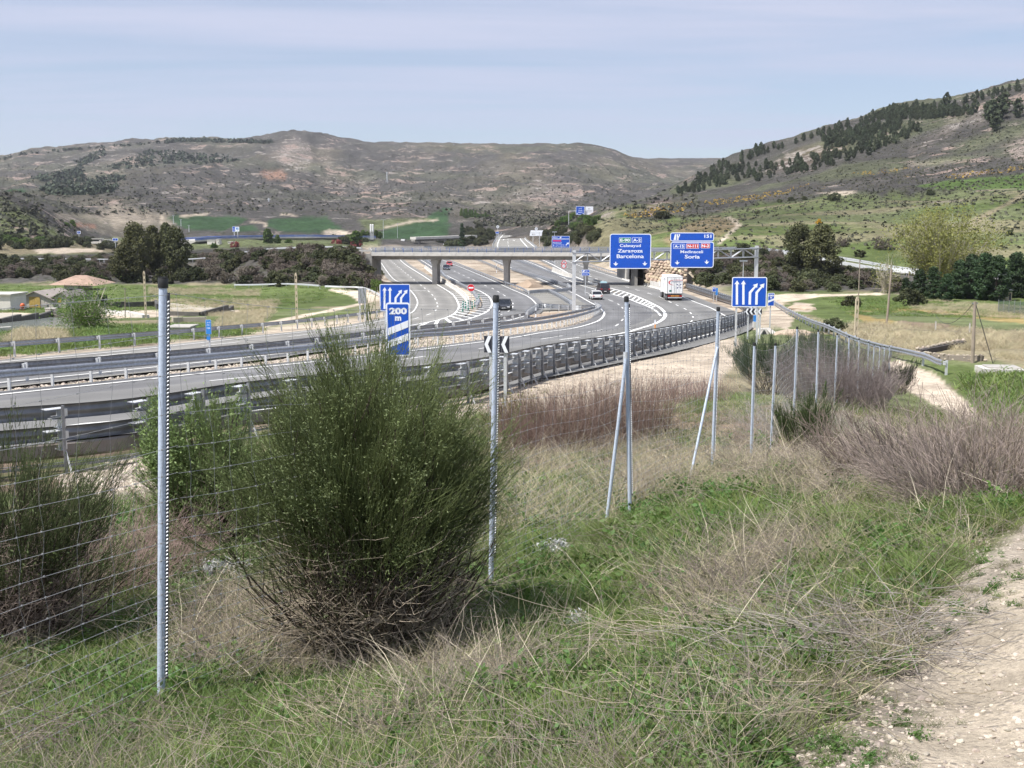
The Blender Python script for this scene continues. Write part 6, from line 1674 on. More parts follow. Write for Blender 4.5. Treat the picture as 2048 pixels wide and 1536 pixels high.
def headwall():
    g = ground_at(1545, 668, 60); k = mpp(g.y, g.z); root = empty('drain_headwall', g, 0, 'pale concrete drain headwall with triangular mouth below the lane sign', 'drain headwall')
    P = lambda x, y, d: Vector(((x - 1545) * k, d, (668 - y) * k))
    mb = MB(); f = [P(1514, 671, 0), P(1520, 658, .1), P(1541, 657, .1), P(1545, 671, 0)]; bk = [v + Vector((0, .5, 0)) for v in f]
    mb.add(f + bk, [(0, 3, 2, 1), (4, 5, 6, 7), (0, 1, 5, 4), (1, 2, 6, 5), (2, 3, 7, 6), (3, 0, 4, 7)]); mb.build('wall', conc_l, root)
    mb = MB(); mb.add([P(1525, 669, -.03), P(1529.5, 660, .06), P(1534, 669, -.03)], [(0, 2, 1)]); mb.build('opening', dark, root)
    mb = MB(); a = [P(1533, 659, .05), P(1541, 657.5, .1), P(1570, 680, -2.6), P(1566, 692, -3.2), P(1550, 686, -2.4), P(1538, 670, -.6)]; b = [v + Vector((.25, .25, -.25)) for v in a]
    mb.add(a + b, [tuple(reversed(range(6))), tuple(range(6, 12))] + [(i, (i + 1) % 6, (i + 1) % 6 + 6, i + 6) for i in range(6)]); mb.build('wing_wall', conc, root)
    mb = MB(); a = [P(1514, 671, 0), P(1520, 659, .1), P(1528, 659, .05), P(1516, 673, -.5)]; b = [v + Vector((.05, .3, -.15)) for v in a]
    mb.add(a + b, [(0, 1, 2, 3), (7, 6, 5, 4)] + [(i, (i + 1) % 4, (i + 1) % 4 + 4, i + 4) for i in range(4)]); mb.build('wing_wall', conc, root)
headwall()
for x, y, sx, lb in ((1600, 613, 2.3, 'tan block of masonry in the green slope beside the track'), (1588, 664, 1.6, 'tan earth heap below the pale guardrail'), (1062, 884, 1.15, 'smooth tan earth mound behind the second fence post, in the dry weeds')):
    g = ground_at(x, y + 6, 60 if x > 1100 else 12); root = tag(link('earth_mound', rock_mesh('earth_mound', x, mat('tan_earth', (.45, .36, .27), .95, noise=(1.2, .3), bump=(3, .5)), .6), None, g), lb, 'mound'); root.scale = (sx, sx * .8, sx * .45)
# soil mounds
for x, y, s, h, lb in ((1056, 573, 3.6, 1.5, 'brown soil mound beside the middle bridge pier'), (845, 489, 14, 2.2, 'far soil mound between the lanes beyond the bridge'), (1104, 633, 3.2, .5, 'low brown soil mound at the gantry foot')):
    g = G(x, y); o = tag(link('soil_mound', rock_mesh('soil_mound', x, mat('brown_soil', (.34, .26, .19), .95, noise=(.7, .35), bump=(2, .6)), 1.0), None, g), lb, 'mound'); o.scale = (s, s * 1.3, h)
# ---------------------------------------------------------------- foliage builders
def cover(name, meshes, P, scale, label, seed, tilt=.12):
    """one object: meshes instanced on a cloud of points"""
    src = bpy.data.collections.new(name + '_kinds')
    for me in meshes: src.objects.link(bpy.data.objects.new(me.name, me))
    n = len(P); me = bpy.data.meshes.new(name); me.vertices.add(n); me.vertices.foreach_set('co', np.asarray(P, np.float32).ravel())
    rng = np.random.default_rng(seed)
    a = me.attributes.new('sc', 'FLOAT', 'POINT'); a.data.foreach_set('value', np.asarray(scale, np.float32))
    rot = np.stack([rng.normal(0, tilt, n), rng.normal(0, tilt, n), rng.uniform(0, 6.283, n)], -1)
    a = me.attributes.new('rt', 'FLOAT_VECTOR', 'POINT'); a.data.foreach_set('vector', rot.astype(np.float32).ravel())
    a = me.attributes.new('ix', 'INT', 'POINT'); a.data.foreach_set('value', rng.integers(0, len(meshes), n).astype(np.int32))
    o = link(name, me); tag(o, label, 'ground cover', kind='stuff')
    ng = bpy.data.node_groups.new(name, 'GeometryNodeTree'); ng.interface.new_socket('Geometry', in_out='INPUT', socket_type='NodeSocketGeometry'); ng.interface.new_socket('Geometry', in_out='OUTPUT', socket_type='NodeSocketGeometry')
    N, L = ng.nodes, ng.links; gi, go = N.new('NodeGroupInput'), N.new('NodeGroupOutput'); ip = N.new('GeometryNodeInstanceOnPoints'); ci = N.new('GeometryNodeCollectionInfo')
    ci.inputs['Collection'].default_value = src; ci.inputs['Separate Children'].default_value = True; ci.inputs['Reset Children'].default_value = True
    def na(t, nm):
        q = N.new('GeometryNodeInputNamedAttribute'); q.data_type = t; q.inputs['Name'].default_value = nm; return q.outputs['Attribute']
    L.new(gi.outputs[0], ip.inputs['Points']); L.new(ci.outputs[0], ip.inputs['Instance']); ip.inputs['Pick Instance'].default_value = True
    L.new(na('INT', 'ix'), ip.inputs['Instance Index']); L.new(na('FLOAT_VECTOR', 'rt'), ip.inputs['Rotation']); L.new(na('FLOAT', 'sc'), ip.inputs['Scale']); L.new(ip.outputs[0], go.inputs[0])
    o.modifiers.new('cover', 'NODES').node_group = ng
    return o
def unit(n, rng=RNG):
    v = rng.normal(size=(n, 3)); return v / np.linalg.norm(v, axis=1)[:, None]
def leaf_quads(P, size, rng=RNG, up=.3, aspect=.6, out=None):
    """small leaf faces at points P, random orientation with a bias"""
    n = len(P); N = unit(n, rng); N[:, 2] += up
    if out is not None: N += out * .7
    N /= np.linalg.norm(N, axis=1)[:, None]
    T = np.cross(N, unit(n, rng)); T /= np.linalg.norm(T, axis=1)[:, None] + 1e-9; B = np.cross(N, T)
    s = (size * rng.uniform(.6, 1.4, n))[:, None]
    V = np.stack([P - T * s, P + B * s * aspect, P + T * s, P - B * s * aspect], 1).reshape(-1, 3)
    return V, np.arange(4 * n).reshape(n, 4)
def clump_cloud(clumps, per, size, rng=RNG, shell=.35, **k):
    Ps, Os = [], []
    for c, r in clumps:
        u = unit(per, rng); rad = rng.uniform(shell, 1, per) ** .6
        Ps.append(np.array(c) + u * rad[:, None] * np.array(r)); Os.append(u)
    return leaf_quads(np.concatenate(Ps), size, rng, out=np.concatenate(Os), **k)
def hair(P0, D, Ln, bend, r0, r1, seg=4, sides=3, rng=RNG, wob=0.0):
    """curved tapering stems: start P0, direction D, length Ln, bend vector added with t^2"""
    n = len(P0); D = D / (np.linalg.norm(D, axis=1)[:, None] + 1e-9)
    t = np.linspace(0, 1, seg + 1)[None, :, None]
    Ln = np.broadcast_to(np.asarray(Ln, float).reshape(-1, 1, 1), (n, 1, 1))
    C = P0[:, None, :] + D[:, None, :] * t * Ln + bend[:, None, :] * (t ** 2) * Ln
    if wob: C = C + rng.normal(size=C.shape) * wob * Ln * t
    Tn = np.gradient(C, axis=1); Tn /= np.linalg.norm(Tn, axis=2)[..., None] + 1e-9
    ref = unit(n, rng)[:, None, :] * np.ones_like(C)
    A = np.cross(Tn, ref); A /= np.linalg.norm(A, axis=2)[..., None] + 1e-9; B = np.cross(Tn, A)
    r0 = np.broadcast_to(np.asarray(r0, float), (n,)); r1 = np.broadcast_to(np.asarray(r1, float), (n,))
    Rr = (r0[:, None] * (1 - t[:, :, 0]) + r1[:, None] * t[:, :, 0])[..., None]
    if sides == 2:
        V = np.stack([C - A * Rr, C + A * Rr], 2)
    else:
        V = np.stack([C + (A * math.cos(2 * math.pi * j / sides) + B * math.sin(2 * math.pi * j / sides)) * Rr for j in range(sides)], 2)
    m = sides; base = np.arange(n)[:, None, None] * (seg + 1) * m + np.arange(seg)[None, :, None] * m
    if sides == 2:
        F = np.stack([base[..., 0], base[..., 0] + 1, base[..., 0] + 3, base[..., 0] + 2], -1).reshape(-1, 4)
    else:
        j = np.arange(m)[None, None, :]; j2 = (j + 1) % m
        F = np.stack([base + j, base + j2, base + m + j2, base + m + j], -1).reshape(-1, 4)
    return V.reshape(-1, 3), F, C
def merge(parts):
    Vs, Fs, o = [], [], 0
    for V, F in parts: Vs.append(V); Fs.append(F + o); o += len(V)
    return np.concatenate(Vs), np.concatenate(Fs)
pine_m = mat('pine_needles', (.105, .112, .052), .8, noise=(.5, .45), var=.22, trans=.15, spec=.2)
pine2_m = mat('pine_needles_blue', (.072, .090, .052), .8, noise=(.1, .35), var=.3, spec=.15)
bark_m = mat('bark', (.11, .085, .065), .9, noise=(3, .4)); pbark_m = mat('pale_bark', (.46, .42, .34), .9, noise=(4, .3))
cyp_m = mat('cypress_green', (.040, .068, .030), .8, noise=(.6, .4), var=.2, spec=.2); pop_m = mat('poplar_leaves', (.25, .265, .075), .7, noise=(.5, .35), trans=.35, var=.15)
lime_m = mat('fresh_leaves', (.10, .17, .03), .7, noise=(.4, .4), trans=.3, var=.2); scr_m = mat('scrub_leaves', (.085, .095, .048), .85, noise=(.45, .5), var=.35, spec=.15)
scr2_m = mat('scrub_twigs', (.165, .14, .118), .9, noise=(.5, .35), var=.3, spec=.1); redb_m = mat('red_shrub', (.26, .06, .06), .85, noise=(.5, .4)); gorse_m = mat('gorse_bloom', (.46, .27, .02), .8)
def tree_pine(seed, h=11, w=4.2, m=pine_m, per=150, nc=46, size=.26, base=.12, top=.55):
    rng = np.random.default_rng(seed); cl = []
    for i in range(nc):
        z = base + (1 - base) * ((i + rng.uniform(0, .8)) / nc)
        prof = math.sin(min(1, (z - base) / (1 - base) / top if (z - base) / (1 - base) < top else 1) * math.pi / 2) * (1 - max(0, (z - top) / (1 - top)) ** 1.7) + .08
        a = i * 2.4 + rng.uniform(-.5, .5); rr_ = w * .5 * prof * rng.uniform(.35, 1.0)
        s = w * .17 * rng.uniform(.7, 1.35)
        cl.append(((rr_ * math.cos(a), rr_ * math.sin(a), h * z * .97), (s * 1.15, s * 1.15, s * .75)))
    V, F = clump_cloud(cl, per, size, rng, up=.35)
    mb = MB(); mb.tube([(0, 0, -.5), (0, 0, h * .4), (.1, 0, h * .85)], [h * .022, h * .015, .04], 7)
    for c, r in cl[::3]: mb.tube([(0, 0, c[2] * .85), tuple(c)], [h * .006, .02], 4)
    return mesh_np('crown', V, F, m), mb.mesh('trunk', bark_m)
def put_tree(name, meshes, loc, label, cat='tree', group=None, s=1.0, rz=0.0, sz=None):
    root = empty(name, loc, rz, label, cat, group); root.scale = (s, s, sz or s)
    for me in meshes: link(me.name.split('.')[0], me, root)
    return root
def gpt(x, y, ymin=20): return hit(x, y, ymin=ymin)
def at_ground(x, Y):
    X = (x - 1024) / FPX * (Y * CP + 10 * SP); return Vector((X, Y, Zs(X, Y)))
PA, PB, PC_ = tree_pine(1, 11, 7.4), tree_pine(2, 11.5, 5.6), tree_pine(3, 10, 7.5, base=.05, top=.4)
# dark pines on the left; heights set by where their tops show
def pine_top(x, ytop, Y, ms, base_h, label, sxy=1.0, name='pine_tree', group=None, cat='tree'):
    g = at_ground(x, Y); h = at(x, ytop, Y).z - g.z; k = h / base_h
    return put_tree(name, ms, g, label, cat, group, k * sxy, random.uniform(0, 6), k)
pine_top(272, 448, 268, PA, 11, 'broad dark pine at the left of the clump above the scrub', .85)
pine_top(252, 490, 255, PC_, 10, 'low bushy pine at the foot of the clump, on its left', 1.15)
pine_top(308, 452, 275, PB, 11.5, 'narrow pine in the middle of the clump, paler green', .8)
pine_top(334, 446, 285, PB, 11.5, 'thin dark pine with the pointed top in the clump', .7)
pine_top(352, 456, 270, PA, 11, 'rounded dark pine at the right end of the clump', .82)
pine_top(1597, 450, 243, PA, 11, 'left of the two round pines at the side road below the grassy hill', 1.05)
pine_top(1641, 453, 238, PC_, 10, 'right of the two round pines at the side road below the grassy hill', 1.0)
# poplar with fanning pale limbs
def tree_poplar(seed=5, h=17, w=21, n=84, leaves=21000, size=.19, m=pop_m):
    rng = np.random.default_rng(seed); mb = MB(); tips = []
    for i in range(n):
        a = rng.uniform(0, 6.28); sp = rng.uniform(.05, 1) ** .55
        L = h * rng.uniform(.6, 1.02) * (1 - .22 * sp); d = np.array([math.cos(a) * sp * w * .5, math.sin(a) * sp * w * .5, 0])
        pts = [np.array([0, 0, -.3]) + d * .03]
        for t in (.2, .4, .6, .8, 1.0): pts.append(d * t ** .9 + np.array([0, 0, L * t ** 1.05]) + rng.normal(size=3) * .25 * t)
        r = rng.uniform(.12, .24) if i < 22 else rng.uniform(.05, .10)
        mb.tube([tuple(p) for p in pts], [r, r * .8, r * .6, r * .4, r * .25, .015], 5, cap=False)
        for k in range(2, 6):
            for _ in range(3): 
                q = pts[k] + rng.normal(size=3) * np.array([.9, .9, .8]); mb.tube([tuple(pts[k - 1]), tuple(q)], [r * .2 + .01, .008], 3, cap=False); tips.append(q)
            tips.append(pts[k])
    tips = np.array(tips); P = tips[rng.integers(0, len(tips), leaves)] + rng.normal(size=(leaves, 3)) * np.array([.8, .8, .8])
    V, F = leaf_quads(P, size, rng)
    return mesh_np('crown', V, F, m), mb.mesh('limbs', pbark_m)
g = at_ground(1886, 212); k = (at(1880, 400, 212).z - g.z) / 17.5
put_tree('poplar_tree', tree_poplar(), g, 'large sparse yellow-green poplar with pale fanning limbs', s=k)
sp = tree_poplar(9, 6, 3.2, 16, 700, .12)
put_tree('young_tree', sp, at_ground(1771, 205), 'thin young tree with few leaves left of the poplar', s=1.1)
# dark conifers below the poplar
CY = [tree_pine(s, 9, 4.6, cyp_m, 160, 40, .2, .0, .25) for s in (11, 12, 13)]
for x, yt, Y, lb in ((1812, 556, 196, 'leftmost and lowest dark conifer, behind the short pole'), (1838, 540, 192, 'second dark conifer from the left, below the poplar'), (1866, 534, 190, 'third dark conifer from the left, under the poplar branches'), (1893, 548, 186, 'low dark conifer in the middle of the row'),
                     (1918, 520, 192, 'dark conifer right of the poplar trunk'), (1942, 509, 194, 'tall dark conifer with twin points right of the poplar'), (1968, 507, 190, 'tall dark conifer in the right half of the row'), (1992, 512, 188, 'dark conifer left of the kiosk'),
                     (2030, 506, 196, 'dark conifer rising behind the kiosk'), (2058, 512, 194, 'dark conifer at the right edge beyond the kiosk'), (2090, 512, 192, 'dark conifer just past the right edge')):
    pine_top(x, yt, Y, CY[x % 3], 9, lb, 1.15, 'conifer_tree', 'dark conifers in a row')
o = tree_pine(21, 8, 3.0, lime_m, 110, 30, .3, .05, .4)
# small tree by the pond
sm_tree = tree_poplar(31, 2.6, 2.2, 26, 9000, .075, mat('young_leaves', (.11, .19, .03), .7, noise=(1.2, .35), trans=.3))
g = G(172, 656); put_tree('small_tree', (sm_tree[0], sm_tree[1]), g, 'small bushy fresh green tree at the end of the pond', s=(656 - 604) * mpp(g.y, g.z) / 2.5)
# distant trees
CYP = tree_pine(41, 10, 2.6, cyp_m, 60, 26, .4, .0, .2); LIM = tree_pine(42, 10, 5, lime_m, 70, 30, .5, .1, .5)
def far_tree(x, yt, yb, Y, ms, lb, wpx, group=None, name='tree', hh=10, ww=5.0):
    k = mpp(Y, -8); g = at(x, yb, Y); g.z = min(g.z, Zs(g.x, g.y) + 1.0); h = at(x, yt, Y).z - g.z
    return put_tree(name, ms, g, lb, 'tree', group, wpx * k / ww, random.uniform(0, 6), h / hh)
far_tree(924, 447, 484, 640, CYP, 'pointed dark cypress above the olive bushes left of the slip road', 12, name='cypress_tree', ww=2.6)
far_tree(712, 462, 494, 560, LIM, 'bright green tree above the left end of the bridge', 26); far_tree(578, 478, 498, 560, LIM, 'small bright green tree in front of the viaduct', 18)
far_tree(536, 458, 500, 600, LIM, 'slender pale green tree in front of the viaduct middle', 22); far_tree(556, 470, 498, 605, LIM, 'second slender pale green tree in front of the viaduct', 14); far_tree(428, 487, 500, 520, LIM, 'bright yellow green bush at the left end of the viaduct', 16)
for i, x in enumerate((726, 735, 752, 760)): far_tree(x, 460 + i % 2 * 3, 476, 780, LIM, ('leafy tree far left of the silo', 'leafy tree touching the silo on its left', 'leafy tree touching the silo on its right', 'leafy tree right of the silo, near the lamp')[i], 12)
for i in range(13):
    x = 924 + i * 5.2 + random.uniform(-1.5, 1.5); far_tree(x, 417 + i * 1.2 + random.uniform(-3, 3), 444 + i * .4, 1100 - i * 4, LIM, 'pale green poplar in the far grove beside the green field', 7.5, 'poplars of the far grove', 'poplar_tree')
for x, yt, yb, Y, w in ((118, 436, 470, 640, 22), (133, 445, 476, 630, 20), (146, 440, 470, 650, 16), (100, 452, 480, 600, 18), (60, 455, 478, 600, 22)):
    far_tree(x, yt, yb, Y, LIM, 'yellow green tree at the foot of the left hillside, near the toll plaza', w, 'trees below the left hillside')

# ---------------------------------------------------------------- shrubs
def shrub_mesh(seed, m, n=34, per=70, size=.2, flat_=.62):
    rng = np.random.default_rng(seed); cl = []
    for i in range(n):
        a, z = rng.uniform(0, 6.28), rng.uniform(.08, .92); r = math.sqrt(max(0, 1 - (z - .25) ** 2 * 1.6)) * rng.uniform(.3, .85)
        s = rng.uniform(.18, .32); cl.append(((r * math.cos(a), r * math.sin(a), z * flat_ * 2 * .9), (s, s, s * .8)))
    V, F = clump_cloud(cl, per, size * .35, rng, up=.3)
    return mesh_np('foliage', V, F, m)
SH = [shrub_mesh(50 + i, scr_m) for i in range(4)] + [shrub_mesh(60 + i, scr2_m, size=.13, per=90) for i in range(2)]
SHL = [shrub_mesh(70 + i, lime_m) for i in range(2)]; SHR = shrub_mesh(75, redb_m); SHG = shrub_mesh(76, gorse_m)
def shrub(name, me, loc, s, label, group=None, sz=1.0):
    o = link(name, me, None, loc); o.scale = (s, s, s * sz); o.rotation_euler = (0, 0, random.uniform(0, 6.3)); return tag(o, label, 'shrub', group)
def shrub_belt(polys, n, smin, smax, label, group, meshes, ymin, ymax, name='shrub', massed=False, sz=1.0):
    rr = random.Random(n); xs, ys = [], []
    for poly, q in polys:
        x0, x1 = min(p[0] for p in poly), max(p[0] for p in poly); y0, y1 = min(p[1] for p in poly), max(p[1] for p in poly); c = 0
        while c < q:
            x, y = rr.uniform(x0, x1), rr.uniform(y0, y1)
            if inpoly(np.array([x]), np.array([y]), poly)[0]: xs.append(x); ys.append(y); c += 1
    X, Yh, Zh, ok = hits(xs, ys, ymin, ymax)
    if massed:
        P = np.stack([X, Yh, Zh - .3], -1)[ok]; cover('scrub', meshes, P, np.array([rr.uniform(smin, smax) for _ in P]), label, n, .05); return
    for x, y, z, k in zip(X, Yh, Zh, ok):
        if k:
            s = rr.uniform(smin, smax); shrub(name, rr.choice(meshes), Vector((x, y, z - .15 * s)), s, label, group, sz * rr.uniform(.8, 1.25))
shrub_belt([([(-120, 550), (430, 548), (740, 548), (768, 564), (740, 582), (600, 574), (430, 568), (-120, 562)], 96)], 300, 1.5, 2.7, 'dark rounded shrub in the front row of the scrub belt left of the bridge', 'front shrubs of the left scrub belt', SH, 190, 420)
shrub_belt([([(-120, 528), (760, 512), (760, 552), (-120, 552)], 150), ([(380, 508), (756, 507), (756, 525), (380, 525)], 90), ([(-120, 512), (230, 516), (370, 515), (370, 530), (-120, 532)], 60)], 301, 1.4, 2.6, 'thick dark scrub behind the front row, left of the bridge', None, SH, 190, 430, massed=True)
shrub_belt([([(1385, 560), (1540, 562), (1800, 572), (1800, 584), (1560, 584), (1400, 574)], 48)], 90, 1.3, 2.4, 'dark rounded shrub in the front row above the dirt track on the right', 'front shrubs of the right bank', SH, 170, 330)
shrub_belt([([(1385, 520), (1530, 520), (1640, 540), (1790, 556), (1800, 576), (1560, 570), (1400, 566)], 105), ([(1430, 503), (1560, 508), (1560, 525), (1430, 520)], 14), ([(1372, 530), (1425, 536), (1425, 572), (1385, 571)], 16)], 91, 1.3, 2.4, 'thick dark scrub on the bank below the side road', None, SH, 170, 330, massed=True)
shrub_belt([([(925, 460), (985, 455), (985, 490), (925, 492)], 40), ([(880, 484), (925, 470), (925, 494), (900, 497)], 14)], 30, 2.6, 4.4, 'olive dark bushes left of the climbing slip road', None, SH[:4], 380, 900, massed=True)
shrub_belt([([(1085, 465), (1190, 455), (1200, 480), (1150, 494), (1090, 494)], 44)], 31, 2.0, 3.4, 'dark bushes on the slope behind the blue services sign', None, SH[:4], 380, 800, massed=True)
shrub_belt([([(1108, 450), (1130, 438), (1195, 435), (1198, 450), (1150, 462), (1110, 468)], 20)], 32, 2.4, 3.6, 'bright fresh green bush on the shoulder above the slip road', 'fresh green bushes above the slip road', SHL, 380, 900)
shrub_belt([([(640, 472), (720, 474), (740, 488), (680, 488)], 12), ([(-60, 478), (230, 480), (240, 500), (-60, 500)], 50)], 33, 2.2, 4.4, 'dark bushes on the flats before the toll plaza and the viaduct', None, SH[:4] + SHL[:1], 380, 900, massed=True)
for x, y, s, lb in ((673, 492, 3.0, 'round crimson shrub left of the bridge'), (713, 494, 3.4, 'larger crimson shrub under the bright green tree'), (470, 496, 2.4, 'small crimson shrub below the viaduct')):
    g = at_ground(x, 560 if x > 600 else 520); shrub('shrub', SHR, g, s, lb)
shrub('shrub', SHL[0], gpt(752, 584, 60), 1.5, 'bright green bush at the foot of the scrub beside the lane sign', sz=1.4)
for x, y, s, lb, m in ((1325, 437, 4.6, 'wide dark bush on the slope left of the red earth bank', SH[0]), (1668, 402, 3.2, 'dark bush on the open green slope with yellow bloom', SH[1]), (1862, 390, 2.4, 'lone dark bush below the bright green field', SH[2]), (1560, 405, 1.6, 'small dark bush on the open slope, far left one', SH[1]), (1582, 402, 1.8, 'small dark bush beside the far left one', SH[3]), (1608, 400, 1.8, 'small dark bush in the middle of the open slope', SH[0]),
                       (1685, 492, 2.2, 'bare grey bush right of the twin pines', SH[4]), (1720, 514, 1.7, 'little dark bush on the bank above the side road', SH[1]), (1765, 498, 3.0, 'grey bush left of the poplar', SH[4]), (1702, 614, 1.6, 'dark round bush behind the slotted pole', SH[2]), (1818, 612, 2.6, 'dense bush below the conifers at the field edge', SH[0]),
                       (1668, 664, 1.1, 'small dark green bush below the pale guardrail', SH[1]), (2020, 470, 1.4, 'small bush on the right-hand slope', SH[3]), (1515, 428, 1.2, 'tiny dark bush above the red earth bank', SH[0])):
    shrub('shrub', m, gpt(x, y, 50), s, lb, sz=.9 if s < 4 else .6)
shrub('shrub', SHG, gpt(1638, 448, 240), 1.3, 'orange yellow gorse blossom behind the twin pines')
# pines of the right-hand hill
HP = [tree_pine(80 + i, 9, 5.2, pine2_m, 22, 22, .62, .08, .35) for i in range(3)]
HPM = [mesh_np('pine_tree', *merge([(np.array([v.co[:] for v in c.vertices]), np.array([p.vertices[:] for p in c.polygons]))]), pine2_m) for c, t in HP]
def hill_pines(polys, label, group, ymin, ymax, smin, smax, seed=5):
    rr = random.Random(seed); xs, ys = [], []
    for poly, q in polys:
        x0, x1 = min(p[0] for p in poly), max(p[0] for p in poly); y0, y1 = min(p[1] for p in poly), max(p[1] for p in poly); c = 0
        while c < q:
            x, y = rr.uniform(x0, x1), rr.uniform(y0, y1)
            if inpoly(np.array([x]), np.array([y]), poly)[0]: xs.append(x); ys.append(y); c += 1
    X, Yh, Zh, ok = hits(xs, ys, ymin, ymax, 400)
    for x, y, z, k in zip(X, Yh, Zh, ok):
        if k:
            o = link('pine_tree', rr.choice(HPM), None, (x, y, z - .3)); s = rr.uniform(smin, smax) * .62; o.scale = (s, s, s * rr.uniform(.85, 1.2)); o.rotation_euler = (0, 0, rr.uniform(0, 6.3)); tag(o, label, 'tree', group)
hill_pines([([(1355, 386), (1400, 358), (1450, 338), (1500, 332), (1500, 355), (1420, 378), (1370, 394)], 62), ([(1500, 345), (1600, 325), (1700, 300), (1760, 280), (1850, 250), (1850, 262), (1760, 305), (1620, 345), (1500, 366)], 88)],
           'dark pine in the slanting band of wood down the rocky hillside', 'pines in the slanting hillside wood', 500, 1100, .65, 1.15, 5)
hill_pines([([(1400, 352), (1450, 326), (1550, 292), (1650, 262), (1700, 248), (1700, 254), (1550, 302), (1420, 350)], 46), ([(1640, 262), (1750, 240), (1830, 232), (1830, 250), (1700, 280), (1650, 290)], 34), ([(1745, 230), (1800, 214), (1870, 214), (1940, 222), (1940, 232), (1850, 240), (1745, 240)], 44)],
           'dark pine along the skyline of the rocky hill', 'pines along the hill skyline', 600, 1200, .7, 1.2, 6)
def pine_mass(polys, n, seed):
    rng = np.random.default_rng(seed); xs, ys = [], []
    for poly in polys:
        x0, x1 = min(p[0] for p in poly), max(p[0] for p in poly); y0, y1 = min(p[1] for p in poly), max(p[1] for p in poly); a, b = rng.uniform(x0, x1, n), rng.uniform(y0, y1, n); s = inpoly(a, b, poly); xs.append(a[s]); ys.append(b[s])
    X, Yh, Zh, ok = hits(np.concatenate(xs), np.concatenate(ys), 500, 1200, 400); P = np.stack([X, Yh, Zh - .3], -1)[ok]
    cover('pine_wood', HPM, P, rng.uniform(.34, .62, len(P)), 'dense dark pines filling the wood on the rocky hillside', seed, .03)
pine_mass([[(1355, 388), (1400, 360), (1450, 340), (1500, 334), (1600, 318), (1760, 278), (1850, 246), (1850, 264), (1760, 306), (1620, 346), (1420, 380), (1370, 394)], [(1745, 232), (1800, 216), (1940, 222), (1950, 230), (1850, 240), (1745, 240)], [(1640, 264), (1700, 262), (1800, 240), (1800, 262), (1700, 292), (1650, 300)]], 420, 17)
hill_pines([([(1905, 208), (1960, 192), (2060, 170), (2060, 178), (1920, 215)], 22)], 'dark pine on the highest skyline at the right', 'pines on the highest skyline', 600, 1200, .7, 1.1, 7)
for x, y, s in ((1893, 215, 1.2), (1985, 250, 1.7), (1998, 240, 1.6), (2008, 228, 1.5), (1975, 240, 1.3), (1950, 226, 1.0), (2035, 235, 1.3), (1990, 262, 1.3)):
    g = hit(x, y, ymin=350); o = link('pine_tree', HPM[x % 3], None, g); o.scale = (s, s, s); tag(o, 'dark pine in the small cluster on the bare upper slope, right', 'tree', 'pines on the bare upper slope')
# far woods and hillside scrub read as masses
def mass(name, polys, n, smin, smax, ymin, ymax, m, seed, per=7, label=None, zs=.8):
    rng = np.random.default_rng(seed); Vs = []; xs, ys = [], []
    tot = sum(q for _, q in polys)
    for poly, q in polys:
        k = int(n * q / tot); x0, x1 = min(p[0] for p in poly), max(p[0] for p in poly); y0, y1 = min(p[1] for p in poly), max(p[1] for p in poly)
        a = rng.uniform(x0, x1, k * 8); b = rng.uniform(y0, y1, k * 8); s = inpoly(a, b, poly); xs.append(a[s][:k]); ys.append(b[s][:k])
    X, Yh, Zh, ok = hits(np.concatenate(xs), np.concatenate(ys), ymin, ymax, 300)
    C = np.stack([X, Yh, Zh], -1)[ok]; s = rng.uniform(smin, smax, len(C))
    u = unit(len(C) * per, rng); u[:, 2] = np.abs(u[:, 2])
    ss = np.repeat(s, per)[:, None]; P = np.repeat(C, per, 0) + u * ss * np.array([1, 1, zs]) * rng.uniform(.3, 1, (len(ss), 1))
    V, F = leaf_quads(P, 1.0, rng, out=u, aspect=.8)
    V = (V.reshape(-1, 4, 3) - P[:, None]) * ss[:, None] * .55 + P[:, None]
    o = link(name, mesh_np(name, V.reshape(-1, 3), F, m)); tag(o, label, 'woodland' if 'wood' in name else 'scrub', kind='stuff'); return o
mass('pine_wood', [([(75, 380), (110, 360), (160, 345), (170, 360), (240, 372), (230, 385), (160, 392), (110, 392)], 300), ([(60, 358), (120, 345), (165, 336), (165, 350), (90, 362)], 130), ([(150, 325), (205, 300), (210, 312), (160, 335)], 90), ([(215, 335), (300, 300), (370, 305), (400, 322), (300, 332), (240, 340)], 220), ([(345, 306), (450, 310), (480, 322), (400, 330), (340, 322)], 110), ([(190, 355), (250, 350), (250, 362), (200, 368)], 60)],
     900, 2.6, 4.2, 900, 2700, mat('far_pines', (.042, .058, .034), .9), 3, 9, 'dark pine woods scattered on the far mesa slope', 1.5)
mass('pine_wood', [([(330, 283), (375, 279), (545, 284), (545, 288), (375, 284), (330, 288)], 1), ([(0, 318), (60, 305), (200, 294), (330, 284), (330, 288), (200, 297), (60, 309), (0, 322)], .25)], 420, 2.4, 4.6, 1800, 2700, MATS['far_pines'], 4, 9, 'thin dark line of pines on the crest of the far mesa', 1.6)
hs_m = mat('hill_scrub', (.078, .080, .052), .9, noise=(.05, .4))
mass('hill_scrub', [([(1200, 440), (1400, 405), (1640, 372), (2100, 300), (2300, 300), (2300, 400), (1640, 420), (1300, 470)], 3.0), ([(1500, 360), (1850, 240), (2200, 160), (2200, 320), (1640, 372)], 2), ([(1340, 460), (1640, 420), (2200, 400), (2200, 500), (1700, 500), (1340, 500)], .8)], 5200, .35, .95, 270, 1100, hs_m, 5, 5, 'low dark scrub dotted over the right-hand hill')
mass('hill_scrub', [([(0, 330), (1400, 330), (1400, 420), (900, 430), (0, 430)], 2), ([(0, 400), (160, 455), (160, 475), (0, 475)], .1), ([(930, 420), (1150, 420), (1180, 450), (950, 455)], .6)], 3600, .9, 2.4, 450, 2400, hs_m, 6, 5, 'low dark scrub dotted over the far slopes')
